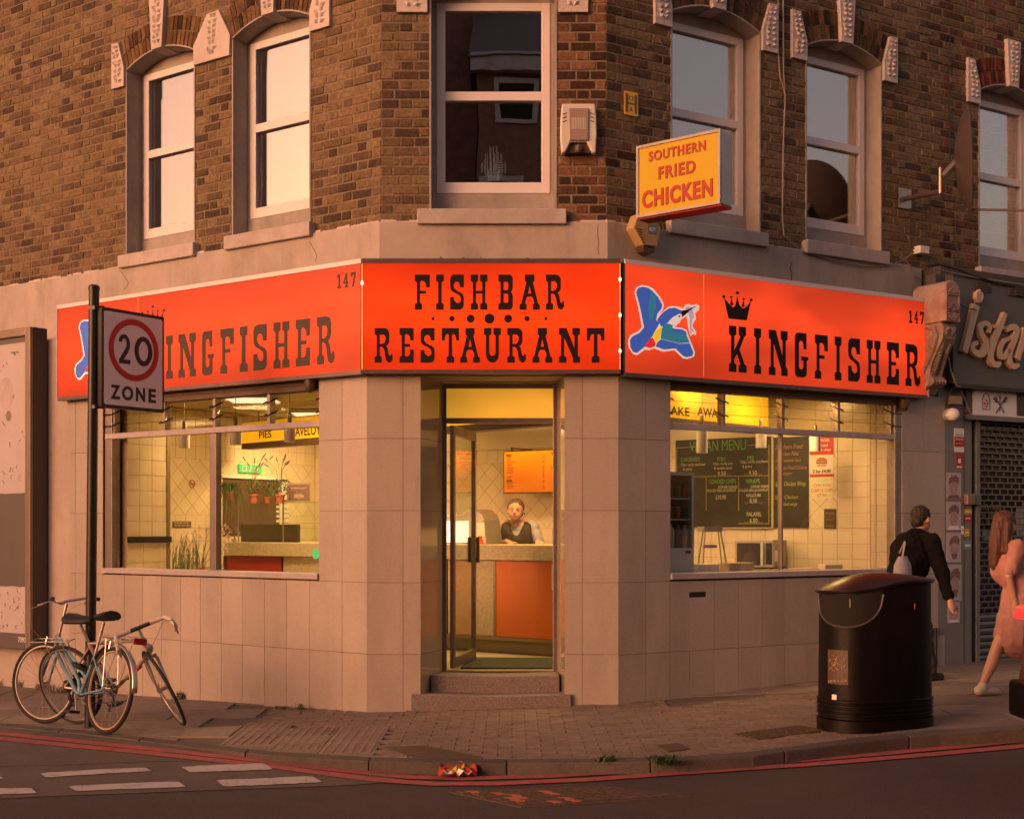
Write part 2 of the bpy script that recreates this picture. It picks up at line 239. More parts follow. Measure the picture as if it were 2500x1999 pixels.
# ------------------------------------------------------------------ geometry helpers
WO = {}
def tag(o, label=None, cat=None, group=None, kind=None):
    for k, v in (('label', label), ('category', cat), ('group', group), ('kind', kind)):
        if v: o[k] = v
    return o
def empty(name, loc, label=None, cat=None, group=None, rz=0):
    o = bpy.data.objects.new(name, None); COL.objects.link(o); o.location = loc; o.rotation_euler = (0, 0, rz)
    o.empty_display_size = .1
    WO[o.name] = Vector(loc)
    return tag(o, label, cat, group)
def link_mesh(name, me, m, parent=None, world=None, smooth=False):
    """me in world coordinates when world is None (centred then), else an object placed with matrix world."""
    o = bpy.data.objects.new(name, me); COL.objects.link(o)
    if m and not me.materials: me.materials.append(m)
    if smooth:
        for p in me.polygons: p.use_smooth = True
    return o
class MB:
    def __init__(s): s.v = []; s.f = []
    def add(s, vs, fs):
        k = len(s.v); s.v += [Vector(v) for v in vs]; s.f += [tuple(i+k for i in f) for f in fs]; return s
    def hexa(s, p):   # 8 corners: 0-3 bottom loop, 4-7 top loop
        return s.add(p, [(3,2,1,0),(4,5,6,7),(0,1,5,4),(1,2,6,5),(2,3,7,6),(3,0,4,7)])
    def box(s, x0, x1, y0, y1, z0, z1):
        return s.hexa([(x0,y0,z0),(x1,y0,z0),(x1,y1,z0),(x0,y1,z0),(x0,y0,z1),(x1,y0,z1),(x1,y1,z1),(x0,y1,z1)])
    def fbox(s, fr, s0, s1, n0, n1, z0, z1):
        if s0 > s1: s0, s1 = s1, s0
        q = [(s0,n0),(s1,n0),(s1,n1),(s0,n1)]
        return s.hexa([fr.pt(a,b,z0) for a,b in q]+[fr.pt(a,b,z1) for a,b in q])
    def prism(s, bot, top):
        n = len(bot)
        return s.add(list(bot)+list(top), [tuple(reversed(range(n))), tuple(range(n,2*n))]+[(i,(i+1)%n,n+(i+1)%n,n+i) for i in range(n)])
    def fprism(s, fr, poly, n0, n1):   # polygon in (s,z)
        return s.prism([fr.pt(a,n0,z) for a,z in poly], [fr.pt(a,n1,z) for a,z in poly])
    def tube(s, pts, r, k=8, cap=True):
        pts = [Vector(p) for p in pts]; rs = r if isinstance(r, (list, tuple)) else [r]*len(pts)
        rings = []; up = Vector((0,0,1)); prev = None
        for i, p in enumerate(pts):
            d = (pts[min(i+1,len(pts)-1)]-pts[max(i-1,0)])
            d = d.normalized() if d.length > 1e-9 else Vector((0,0,1))
            if prev is None:
                a = d.cross(up if abs(d.z) < .95 else Vector((1,0,0))).normalized()
            else:
                a = (prev - d*prev.dot(d))
                a = a.normalized() if a.length > 1e-6 else d.orthogonal().normalized()
            prev = a; b = d.cross(a)
            rings.append([p+(a*math.cos(2*PI*j/k)+b*math.sin(2*PI*j/k))*rs[i] for j in range(k)])
        vs = [v for ring in rings for v in ring]; fs = []
        for i in range(len(rings)-1):
            for j in range(k):
                fs.append((i*k+j, i*k+(j+1)%k, (i+1)*k+(j+1)%k, (i+1)*k+j))
        if cap: fs += [tuple(reversed(range(k))), tuple(range((len(rings)-1)*k, len(rings)*k))]
        return s.add(vs, fs)
    def torus(s, c, ax1, ax2, Rr, r, N=40, k=8, sq=1.0):
        c = Vector(c); a1 = Vector(ax1).normalized(); a2 = Vector(ax2).normalized(); nn = a1.cross(a2)
        vs = []; fs = []
        for i in range(N):
            t = 2*PI*i/N; d = a1*math.cos(t)+a2*math.sin(t)
            for j in range(k):
                q = 2*PI*j/k; vs.append(c+d*(Rr+r*math.cos(q))+nn*(r*sq*math.sin(q)))
        for i in range(N):
            for j in range(k):
                fs.append((i*k+j, ((i+1)%N)*k+j, ((i+1)%N)*k+(j+1)%k, i*k+(j+1)%k))
        return s.add(vs, fs)
    def lathe(s, c, prof, k=20, ax=(0,0,1), ref=(1,0,0), sx=1, sy=1):
        c = Vector(c); az = Vector(ax).normalized(); a1 = Vector(ref); a1 = (a1-az*a1.dot(az)).normalized(); a2 = az.cross(a1)
        vs = []; fs = []
        for r, z in prof:
            for j in range(k):
                t = 2*PI*j/k; vs.append(c+az*z+a1*(r*sx*math.cos(t))+a2*(r*sy*math.sin(t)))
        m = len(prof)
        for i in range(m-1):
            for j in range(k): fs.append((i*k+j, i*k+(j+1)%k, (i+1)*k+(j+1)%k, (i+1)*k+j))
        fs += [tuple(reversed(range(k))), tuple(range((m-1)*k, m*k))]
        return s.add(vs, fs)
    def ell(s, c, rx, ry, rz, k=14, h=9, rot=None):
        c = Vector(c); vs = []; fs = []
        for i in range(h+1):
            ph = -PI/2+PI*i/h
            for j in range(k):
                t = 2*PI*j/k; v = Vector((rx*math.cos(ph)*math.cos(t)+(1e-5*math.cos(t)), ry*math.cos(ph)*math.sin(t)+(1e-5*math.sin(t)), rz*math.sin(ph)))
                if rot is not None: v = rot @ v
                vs.append(c+v)
        for i in range(h):
            for j in range(k): fs.append((i*k+j, i*k+(j+1)%k, (i+1)*k+(j+1)%k, (i+1)*k+j))
        fs += [tuple(reversed(range(k))), tuple(range(h*k, (h+1)*k))]
        return s.add(vs, fs)
    def build(s, name, m, parent=None, smooth=False, local=False, label=None, cat=None, kind=None, group=None, bevel=0):
        if local: off = Vector((0,0,0))
        else:
            xs = [v.x for v in s.v]; ys = [v.y for v in s.v]; zs = [v.z for v in s.v]
            off = Vector(((min(xs)+max(xs))/2, (min(ys)+max(ys))/2, min(zs)))
        me = bpy.data.meshes.new(name); me.from_pydata([v-off for v in s.v], [], s.f); me.update()
        if m: me.materials.append(m)
        if smooth:
            for p in me.polygons: p.use_smooth = True
        o = bpy.data.objects.new(name, me); COL.objects.link(o)
        if smooth:
            md = o.modifiers.new('es', 'EDGE_SPLIT'); md.split_angle = R_(38)
        if bevel:
            b = o.modifiers.new('bev', 'BEVEL'); b.width = bevel; b.segments = 2; b.limit_method = 'ANGLE'; b.angle_limit = R_(40)
        place(o, off, parent, local)
        return tag(o, label, cat, group, kind)
def place(o, off, parent, local=False, rz=0):
    """off: the object's world origin; parents in world mode are never rotated"""
    if local:
        if parent: o.parent = parent
        return
    WO[o.name] = off.copy()
    if parent:
        o.parent = parent; o.location = off - WO[parent.name]
    else: o.location = off
    if rz: o.rotation_euler = (0,0,rz)

class Fr:
    def __init__(s, o, d, nm, right):
        s.o = Vector((*o, 0)); s.d = Vector((*d, 0)); s.nm = Vector((*nm, 0)); s.right = right   # right = +1 if +s runs to the viewer's right
        s.u = s.d*right
    def pt(s, a, n, z): 
        p = s.o+s.d*a+s.nm*n; return Vector((p.x, p.y, z))
    def px(s, x, y, n=0.):
        u = (x-CX)/F; o = s.o+s.nm*n
        t = (u*(CD+o.y)-o.x)/(s.d.x-u*s.d.y); D = CD+o.y+t*s.d.y
        return t, CZ-(y-HY)/F*D
    def ang(s): return math.atan2(s.u.y, s.u.x)
AL = R_(34.2); AR = R_(30.8)
C = Fr((-1.23, 0), (1, 0), (0, -1), 1)
L = Fr((-1.23, 0), (-math.cos(AL), math.sin(AL)), (-math.sin(AL), -math.cos(AL)), -1)
Rr = Fr((.90, 0), (math.cos(AR), math.sin(AR)), (math.sin(AR), -math.cos(AR)), 1)
TL = math.tan(AL/2); TR = math.tan(AR/2)
def unp(px, py, D): return Vector(((px-CX)/F*D, D-CD, CZ-(py-HY)/F*D))

# flat shapes with holes -> thin solid, via a filled curve
def shape_mesh(loops, depth):
    cu = bpy.data.curves.new('c', 'CURVE'); cu.dimensions = '2D'; cu.fill_mode = 'BOTH'; cu.extrude = depth/2
    for lp in loops:
        sp = cu.splines.new('POLY'); sp.points.add(len(lp)-1); sp.use_cyclic_u = True
        for i, p in enumerate(lp): sp.points[i].co = (p[0], p[1], 0, 1)
    o = bpy.data.objects.new('t', cu); COL.objects.link(o)
    me = bpy.data.meshes.new_from_object(o.evaluated_get(bpy.context.evaluated_depsgraph_get()))
    bpy.data.objects.remove(o); bpy.data.curves.remove(cu)
    return me
def text_mesh(body, size, depth, off=0.0, shear=0, spacing=1, align='CENTER'):
    cu = bpy.data.curves.new('t', 'FONT'); cu.body = body; cu.size = size; cu.extrude = depth/2; cu.offset = off; cu.shear = shear
    cu.space_character = spacing; cu.align_x = align; cu.align_y = 'CENTER'; cu.resolution_u = 4
    o = bpy.data.objects.new('t', cu); COL.objects.link(o)
    me = bpy.data.meshes.new_from_object(o.evaluated_get(bpy.context.evaluated_depsgraph_get()))
    bpy.data.objects.remove(o); bpy.data.curves.remove(cu)
    return me
def flat(name, me, m, parent, fr, sc_, zc, n, sx=1, sy=1, rot=0, label=None, cat=None, bake=True):
    """stand a flat mesh (x right, y up) on frame fr with its origin at (sc_, zc), n = proud distance of its middle"""
    base = fr.pt(sc_, n, zc); ca, sa = math.cos(rot), math.sin(rot)
    for v in me.vertices:
        x, y, z = v.co; x, y = x*ca-y*sa, x*sa+y*ca
        v.co = fr.u*(x*sx)+Vector((0,0,y*sy))+fr.nm*z
    me.materials.clear(); me.materials.append(m); me.update()
    o = bpy.data.objects.new(name, me); COL.objects.link(o)
    place(o, base, parent)
    return tag(o, label, cat)
def fit_text(body, w, h, depth=.003, off=0.0, shear=0, spacing=1):
    me = text_mesh(body, 1, depth, off, shear, spacing)
    xs = [v.co.x for v in me.vertices]; ys = [v.co.y for v in me.vertices]
    cx, cy = (min(xs)+max(xs))/2, (min(ys)+max(ys))/2; kx = w/(max(xs)-min(xs)); ky = h/(max(ys)-min(ys)) if h else kx
    for v in me.vertices: v.co.x = (v.co.x-cx)*kx; v.co.y = (v.co.y-cy)*ky
    return me
def circ(cx, cy, r, k=24, ry=None, a0=0): 
    ry = ry or r
    return [(cx+r*math.cos(a0+2*PI*i/k), cy+ry*math.sin(a0+2*PI*i/k)) for i in range(k)]

M['gapglow'] = mat('corner gap glow', (.8,.4,.1), emit=(1,.42,.10), estr=.42)
M['glasslouv'] = glass_mat('louvre glass', refl=.12, tintc=(.86,.84,.78))
M['redline'] = wear_mat('worn red road paint', (.43,.085,.075), (.20,.085,.07), .49)
M['whiteline'] = wear_mat('worn white road paint', (.50,.45,.40), (.17,.135,.11), .53)
# ================================================================== GROUND
def G(x): return .03+.031*max(-9, min(12, x))
def sm(a, b, x):
    t = max(0, min(1, (x-a)/(b-a))); return t*t*(3-2*t)
def KH(x): return .012+.066*sm(-2.9, -.6, x)+.022*sm(1.5, 3.5, x)          # kerb upstand: flush at the side-road crossing
def RZ(x): return G(x)-KH(x)
def unroad(px, py, pav=False):
    u = (px-CX)/F; v = (py-HY)/F; D = 9.0
    for _ in range(30):
        z = G(u*D) if pav else RZ(u*D); D = .5*D+.5*(CZ-z)/v
    return u*D, D-CD
KP = [unroad(x, y, True) for x, y in [(-900,1740),(-300,1755),(0,1772),(200,1790),(417,1815),(645,1842),(900,1857),(1126,1862),(1468,1861),(1656,1857),(1834,1845),(2053,1816),(2268,1791),(2500,1777),(2900,1757),(3600,1735)]]
def K(x):
    if x <= KP[0][0]: return KP[0][1]
    for (a, b), (c, d) in zip(KP, KP[1:]):
        if x <= c: return b+(d-b)*(x-a)/(c-a)
    return KP[-1][1]
# wall foot line: y as a function of x
def WY(x):
    if x < -1.23: return (-1.23-x)*math.tan(AL)
    if x > .90: return (x-.90)*math.tan(AR)
    return 0.0
def sheet(name, xs, ylo, yhi, zf, m, kind='structure', ny=1, label=None, parent=None):
    b = MB(); vs = []; fs = []
    for x in xs:
        lo, hi = ylo(x), yhi(x)
        for j in range(ny+1): y = lo+(hi-lo)*j/ny; vs.append((x, y, zf(x)))
    for i in range(len(xs)-1):
        for j in range(ny): a = i*(ny+1)+j; fs.append((a, a+ny+1, a+ny+2, a+1))
    b.add(vs, fs); return b.build(name, m, parent, kind=kind, label=label)
xs = sorted(set([-400, -60, -25, -14, -9]+[-8.6+.2*i for i in range(100)]+[12, 20, 60, 400]))
ter = MB(); ter.add([(-1500,-1500,-.6),(1500,-1500,-.6),(1500,1500,-.6),(-1500,1500,-.6)], [(0,1,2,3)]); ter.build('ground', M['asphalt'], kind='structure')
sheet('road', xs, lambda x: -60, lambda x: K(x)+.05, RZ, M['asphalt'], ny=2)
# the lighter side-road surface reaches down to a line in front of the crossing
SR = [unroad(x, y) for x, y in [(-1500,1965),(0,1950),(300,1938),(600,1926),(870,1916),(960,1908)]]
def SRY(x):
    for (a, b), (c, d) in zip(SR, SR[1:]):
        if x <= c: return b+(d-b)*(x-a)/(c-a)
    return SR[-1][1]
sx = [-9+.2*i for i in range(200) if -9+.2*i < SR[-1][0]]+[SR[-1][0]]
side = sheet('side_road', sx, lambda x: min(SRY(x), K(x)+.02), lambda x: K(x)+.02, lambda x: RZ(x)+.004, M['asphalt2'])
pav = sheet('pavement', [x for x in xs if -61 < x < 61], lambda x: K(x)+.02, lambda x: WY(x)+.6, lambda x: G(x)-.012, M['joint'])
# painted lines on the road
def ribbon(name, pts, w, m, parent=None, dz=.008, jit=.004, **kw):
    P = [Vector((x, y, 0)) for x, y in pts]; out = []
    for a, b in zip(P, P[1:]):
        n = max(1, int((b-a).length/.12))
        out += [a+(b-a)*i/n for i in range(n)]
    out.append(P[-1]); mb = MB(); vs = []; fs = []
    for i, p in enumerate(out):
        d = out[min(i+1, len(out)-1)]-out[max(i-1, 0)]; d.normalize(); q = Vector((-d.y, d.x, 0))
        for sgn in (-1, 1):
            v = p+q*(w/2*sgn+random.uniform(-jit, jit)); vs.append((v.x, v.y, RZ(v.x)+dz))
    for i in range(len(out)-1): fs.append((2*i, 2*i+2, 2*i+3, 2*i+1))
    mb.add(vs, fs); return mb.build(name, m, parent, **kw)
road = bpy.data.objects['road']
rl1 = [unroad(x, y) for x, y in [(-900,1757),(-300,1774),(0,1791),(359,1829),(647,1860),(900,1888),(1000,1898),(1130,1902),(1343,1896),(1551,1884),(1700,1875),(1955,1858),(2051,1850),(2500,1808),(3000,1775)]]
rl2 = [unroad(x, y) for x, y in [(-900,1768),(-300,1786),(0,1804),(200,1824),(438,1848),(697,1876),(900,1903),(1060,1915),(1217,1914),(1426,1905),(1700,1886),(1955,1869),(2080,1859),(2500,1822),(3000,1786)]]
for r_ in (rl1, rl2):
    ribbon('red_line', r_, .115, M['redline'], kind='structure', label='red no-stopping line painted along the gutter')
for q in ([(96,1889),(113,1901),(371,1885),(355,1875)], [(164,1921),(188,1934),(457,1924),(434,1909)], [(440,1873),(465,1888),(668,1881),(643,1864)],
          [(527,1906),(547,1923),(789,1912),(760,1896)], [(-150,1928),(-130,1946),(92,1939),(75,1925)], [(-200,1903),(-180,1914),(9,1904),(-5,1894)]):
    c4 = [Vector((*unroad(x, y), 0)) for x, y in q]; mb = MB(); vs = []; n = 14
    for i in range(n+1):
        t = i/n; e = .02 if i in (0, n) else 0
        a = c4[0].lerp(c4[3], t); b = c4[1].lerp(c4[2], t); a = a.lerp(b, random.uniform(0, .08)+e*4); b = b.lerp(a, random.uniform(0, .08)+e*4)
        vs += [(a.x, a.y, RZ(a.x)+.009), (b.x, b.y, RZ(b.x)+.009)]
    mb.add(vs, [(2*i, 2*i+1, 2*i+3, 2*i+2) for i in range(n)]); mb.build('give_way_dash', M['whiteline'], kind='structure', label='worn white give way dash on the side road')
# kerbstones
kx = KP[0][0]; n_ = 0
kerb_e = empty('kerb', (0, K(0), 0)); kerb_e['kind'] = 'structure'
x = -6.2
while x < 9.5:
    ln = random.choice([.82, .9, .92, .95]); x1 = x+ln-.006
    segs = 4; mb = MB(); bot = []; top = []
    fr_ = []; bk = []; rj = random.uniform(-.004, .004)
    for i in range(segs+1):
        xx = x+(x1-x)*i/segs; fr_.append((xx, K(xx)+rj+random.uniform(-.003,.003))); bk.append((xx, K(xx)+.15))
    ring = fr_+bk[::-1]
    top = [Vector((a, b, G(a)+.002)) for a, b in ring]; bot = [Vector((a, b-.012*(i <= segs), G(a)-.2)) for i, (a, b) in enumerate(ring)]
    mb.prism(bot, top); mb.build('kerbstone', M['kerb'], kerb_e, bevel=.009)
    x += ln
# granite channel line across the mouth of the side road
ch = [unroad(x, y) for x, y in [(-600,1877),(0,1871),(200,1866),(470,1857)]]
ribbon('channel_line', ch, .035, M['joint'], kind='structure', dz=.007)
# paving: flags left and right, tactile flags by the crossing, small blocks at the corner
cells = []
def put(x0, x1, y0, y1, kind): cells.append((x0, x1, y0, y1, kind))
def lim(x, y): return max(K(x)+.156, min(WY(x)+.02, y))
def zone(x, y):
    d = y-K(x)
    if x < -2.15: return 'flag'
    if -2.15 <= x < -.95 and d < 1.35: return 'tact'
    if x > 2.6: return 'flag'
    if x > 1.3 and WY(x)-y < .55: return 'flag'
    return 'block'
bw, bh = .20, .10
for j in range(-30, 60):
    for i in range(-30, 60):
        xx = i*bw+(bw/2 if j % 2 else 0); yy = -3.2+j*bh
        if zone(xx+bw/2, yy+bh/2) == 'block' and -2.15 < xx < 2.6: put(xx, xx+bw, yy, yy+bh, 'block')
for j in range(-10, 24):
    for i in range(-6, 8):
        xx = -2.15+i*.4; yy = -3.2+j*.4
        if i >= 0 and i < 3 and zone(xx+.2, yy+.2) == 'tact': put(xx, xx+.4, yy, yy+.4, 'tact')
for j in range(-8, 20):
    for i in range(-12, 14):
        xx = -2.15+i*.75-(.37 if j % 2 else 0); yy = -3.2+j*.52
        if i < 0: put(xx, min(xx+.75, -2.15), yy, yy+.52, 'flag')
        xx = 2.6+i*.75-(.37 if j % 2 else 0)
        if xx > 1.2: 
            if zone(xx+.37, yy+.26) == 'flag': put(xx, xx+.75, yy, yy+.52, 'flag')
objs = []; 
for (x0, x1, y0, y1, kd) in cells:
    if x1 < -6.5 or x0 > 9 or x1-x0 < .05: continue
    g = .0028 if kd != 'flag' else .004
    ps = [(x0+g, y0+g), (x1-g, y0+g), (x1-g, y1-g), (x0+g, y1-g)]
    cl = [(a, lim(a, b)) for a, b in ps]
    if (cl[3][1]-cl[0][1]) < .02 and (cl[2][1]-cl[1][1]) < .02: continue
    cy = sum(p[1] for p in cl)/4; cx_ = (x0+x1)/2
    if abs(cx_) > 6.5: continue
    objs.append((math.hypot(cx_, cy+CD), cl, kd))
objs.sort(key=lambda t: t[0]/ (2.2 if t[2] == 'flag' else 1.6 if t[2] == 'tact' else 1))
rest = MB(); blis = MB()
for q, (d, cl, kd) in enumerate(objs):
    dz = random.uniform(-.003, .003); tx = random.uniform(-.004, .004)
    top = [Vector((a, b, G(a)+dz+tx*(i in (1, 2)))) for i, (a, b) in enumerate(cl)]
    bot = [Vector((v.x, v.y, v.z-.03)) for v in top]
    if q < 298:
        MB().prism(bot, top).build('paving_slab' if kd != 'block' else 'paving_block', M['paver'] if kd != 'flag' else M['paving'], pav)
    else: rest.prism(bot, top)
    if kd == 'tact':
        x0, y0 = cl[0]; 
        for a in range(6):
            for b in range(6):
                px_, py_ = x0+.033+a*.066, y0+.033+b*.066
                if py_ < K(px_)+.17: continue
                z = G(px_)+dz
                blis.prism([Vector((px_+.015*math.cos(t*PI/3), py_+.015*math.sin(t*PI/3), z)) for t in range(6)], [Vector((px_+.009*math.cos(t*PI/3), py_+.009*math.sin(t*PI/3), z+.006)) for t in range(6)])
rest.build('paving_block', M['paver'], pav, kind='stuff')
if blis.v: blis.build('tactile_stud', M['paver'], pav, kind='stuff')
# ================================================================== THE CORNER BUILDING
B = empty('corner_building', (0, 1.2, 0), 'pale tiled corner shop with brown brick upper storey and splayed doorway', 'building')
NB = empty('neighbour_building', (5.2, 3.2, 0), 'brown brick terrace with grey shop front right of the orange signs', 'building')
NU = -.3                           # brick plane
Z0, SPR, CRN = 4.31, 6.20, 6.33
WINS = {'L': [(2.44, 3.46), (.92, 1.93)], 'C': [(.51, 1.62)], 'R': [(.79, 1.85), (2.42, 3.45), (4.89, 5.93)]}
FRS = {'L': L, 'C': C, 'R': Rr}
SPLIT = 4.25                       # where the neighbour's brickwork begins on the right wing
RANGE = {'L': (-NU*TL, 6.6), 'C': (-NU*TL, 2.13+NU*TR), 'R': (-NU*TR, 8.0)}
def arch_z(w, s, rise=CRN-SPR, base=SPR):
    m, h = (w[0]+w[1])/2, (w[1]-w[0])/2; t = (s-m)/h
    return base+rise*(1-t*t)
def holes(key, z0, z1, ring=True):
    out = []
    for w in WINS[key]:
        m, h = (w[0]+w[1])/2, (w[1]-w[0])/2
        if z1 < Z0-.02: continue
        if z0 < SPR+.03: out.append((w[0], w[1]))
        elif ring and z0 < 6.60:
            zz = (z0+z1)/2; e = .085*min(1, (zz-6.22)/.27)
            hh = h+e
            if zz > 6.49: hh = h*math.sqrt(max(0, (6.62-zz)/.13))
            out.append((m-hh, m+hh))
        elif not ring and z0 < CRN:
            t = math.sqrt(max(0, (CRN-(z0+z1)/2)/(CRN-SPR))); out.append((m-h*t, m+h*t))
    return out
def cut(a, b, hs):
    segs = [(a, b)]
    for h0, h1 in hs:
        ns = []
        for p, q in segs:
            if h1 <= p or h0 >= q: ns.append((p, q)); continue
            if p < h0: ns.append((p, h0))
            if h1 < q: ns.append((h1, q))
        segs = ns
    return [s_ for s_ in segs if s_[1]-s_[0] > .018]
CO = .0832; ZT = 7.45
bl = []
for key, fr in FRS.items():
    a, b = RANGE[key]; nr = int((ZT-4.2)/CO)
    for r in range(nr):
        z0 = 4.2+r*CO; z1 = z0+CO-.0145; hs = holes(key, z0, z1)
        s = a-.4+(.169 if r % 2 else 0)+random.uniform(-.008, .008); k = 0
        while s < b:
            ln = .213 if k % 2 == 0 else .101
            for p, q in cut(max(a+.004, s), min(b-.004, s+ln), hs):
                c = fr.pt((p+q)/2, NU, z0); bl.append((key, p, q, z0, z1, (c-camo.location).length))
            s += ln+.014+random.uniform(-.004, .004); k += 1
def brick_geo(mb, fr, p, q, z0, z1):
    dn = random.uniform(-.003, .003); j = lambda: random.uniform(-.0045, .0045); c = .005
    F4 = [(p+j()+c, z0+j()+c), (q+j()-c, z0+j()+c), (q+j()-c, z1+j()-c), (p+j()+c, z1+j()-c)]
    B4 = [(p, z0), (q, z0), (q, z1), (p, z1)]
    fr4 = [fr.pt(a_, NU+dn+j()*.6, z_) for a_, z_ in F4]; md = [fr.pt(a_, NU-.006, z_) for a_, z_ in B4]; bk = [fr.pt(a_, NU-.06, z_) for a_, z_ in B4]
    flip = fr.right < 0
    fs = [(0,1,2,3)]+[(i, 4+i, 4+(i+1) % 4, (i+1) % 4) for i in range(4)]+[(4+i, 8+i, 8+(i+1) % 4, 4+(i+1) % 4) for i in range(4)]
    if flip: fs = [tuple(reversed(f)) for f in fs]
    mb.add(fr4+md+bk, fs)
def in_view(t):
    return True
mine = sorted([t for t in bl if not (t[0] == 'R' and t[1] > SPLIT)], key=lambda t: t[5]-(.4 if t[2]-t[1] > .15 else 0)+(9 if t[3] > 6.1 else 0))
nbr = sorted([t for t in bl if t[0] == 'R' and t[1] > SPLIT], key=lambda t: t[5]-(.4 if t[2]-t[1] > .15 else 0)+(9 if t[3] > 6.3 or t[1] > 6.2 else 0))
def bmat(t):
    if t[0] == 'C' and t[1] > 1.6: return 'brickred'
    if t[0] == 'R' and (t[1] < .35 or t[1] > SPLIT): return 'brickred' if random.random() < .45 else 'brick'
    return 'brick'
for lst, par in ((mine, B), (nbr, NB)):
    rs = {'brick': MB(), 'brickred': MB()}
    for i, (key, p, q, z0, z1, d) in enumerate(lst):
        t = lst[i]; mm = bmat(t)
        if i < 290: mb = MB(); brick_geo(mb, FRS[key], p, q, z0, z1); mb.build('brick', M[mm], par)
        else: brick_geo(rs[mm], FRS[key], p, q, z0, z1)
    for mm, mb in rs.items():
        if mb.v: mb.build('brick', M[mm], par, kind='stuff')
# mortar bed behind the bricks
for par, keys in ((B, (('L', None), ('C', None), ('R', (None, SPLIT)))), (NB, (('R', (SPLIT, None)),))):
    mb = MB()
    for key, lm in keys:
        fr = FRS[key]; a, b = RANGE[key]
        if lm: a = lm[0] or a; b = lm[1] or b
        lv = [3.6, Z0-.02, SPR+.03]+[SPR+.03+.02*i for i in range(1, 8)]+[CRN+.02, 6.9, 7.9]
        for z0, z1 in zip(lv, lv[1:]):
            for p, q in cut(a, b, holes(key, z0+.001, z1-.001, ring=False)): mb.fbox(fr, p, q, NU-.24, NU-.0055, z0, z1)
    mb.build('wall', M['mortar'], par)
# arches, springers, keystones, reveals, windows
def rel_stone(mb, fr, poly, n0, n1, seed):
    mb.fprism(fr, poly, n0, n1)
    rnd = random.Random(seed)
    cx_ = sum(p[0] for p in poly)/len(poly); zs = [p[1] for p in poly]; z0, z1 = min(zs), max(zs)
    # floral relief: pairs of raised leaves climbing a stem
    def width(z):
        xs_ = []
        for (a, b), (c, d) in zip(poly, poly[1:]+poly[:1]):
            if (b-z)*(d-z) < 0: xs_.append(a+(c-a)*(z-b)/(d-b))
        return (min(xs_), max(xs_)) if len(xs_) > 1 else (cx_, cx_)
    z = z0+.05
    while z < min(z1, 7.0)-.04:
        a, b = width(z); m_ = (a+b)/2; w = (b-a)
        if w > .05:
            for sg in (-1, 1):
                L0 = min(.085, w*.48); an = rnd.uniform(.3, 1.1)
                dx, dz = math.cos(an)*L0*sg, math.sin(an)*L0*.8
                px_, pz_ = -dz*.32, dx*.32
                q = [(m_+sg*.006, z), (m_+dx*.5+px_, z+dz*.5+pz_), (m_+dx, z+dz), (m_+dx*.5-px_, z+dz*.5-pz_)]
                base = [fr.pt(s_, n1-.001, zz) for s_, zz in q]; tip = fr.pt(m_+dx*.5, n1+.024, z+dz*.5)
                mb.add(base+[tip], [(0,1,4),(1,2,4),(2,3,4),(3,0,4)])
        z += .05
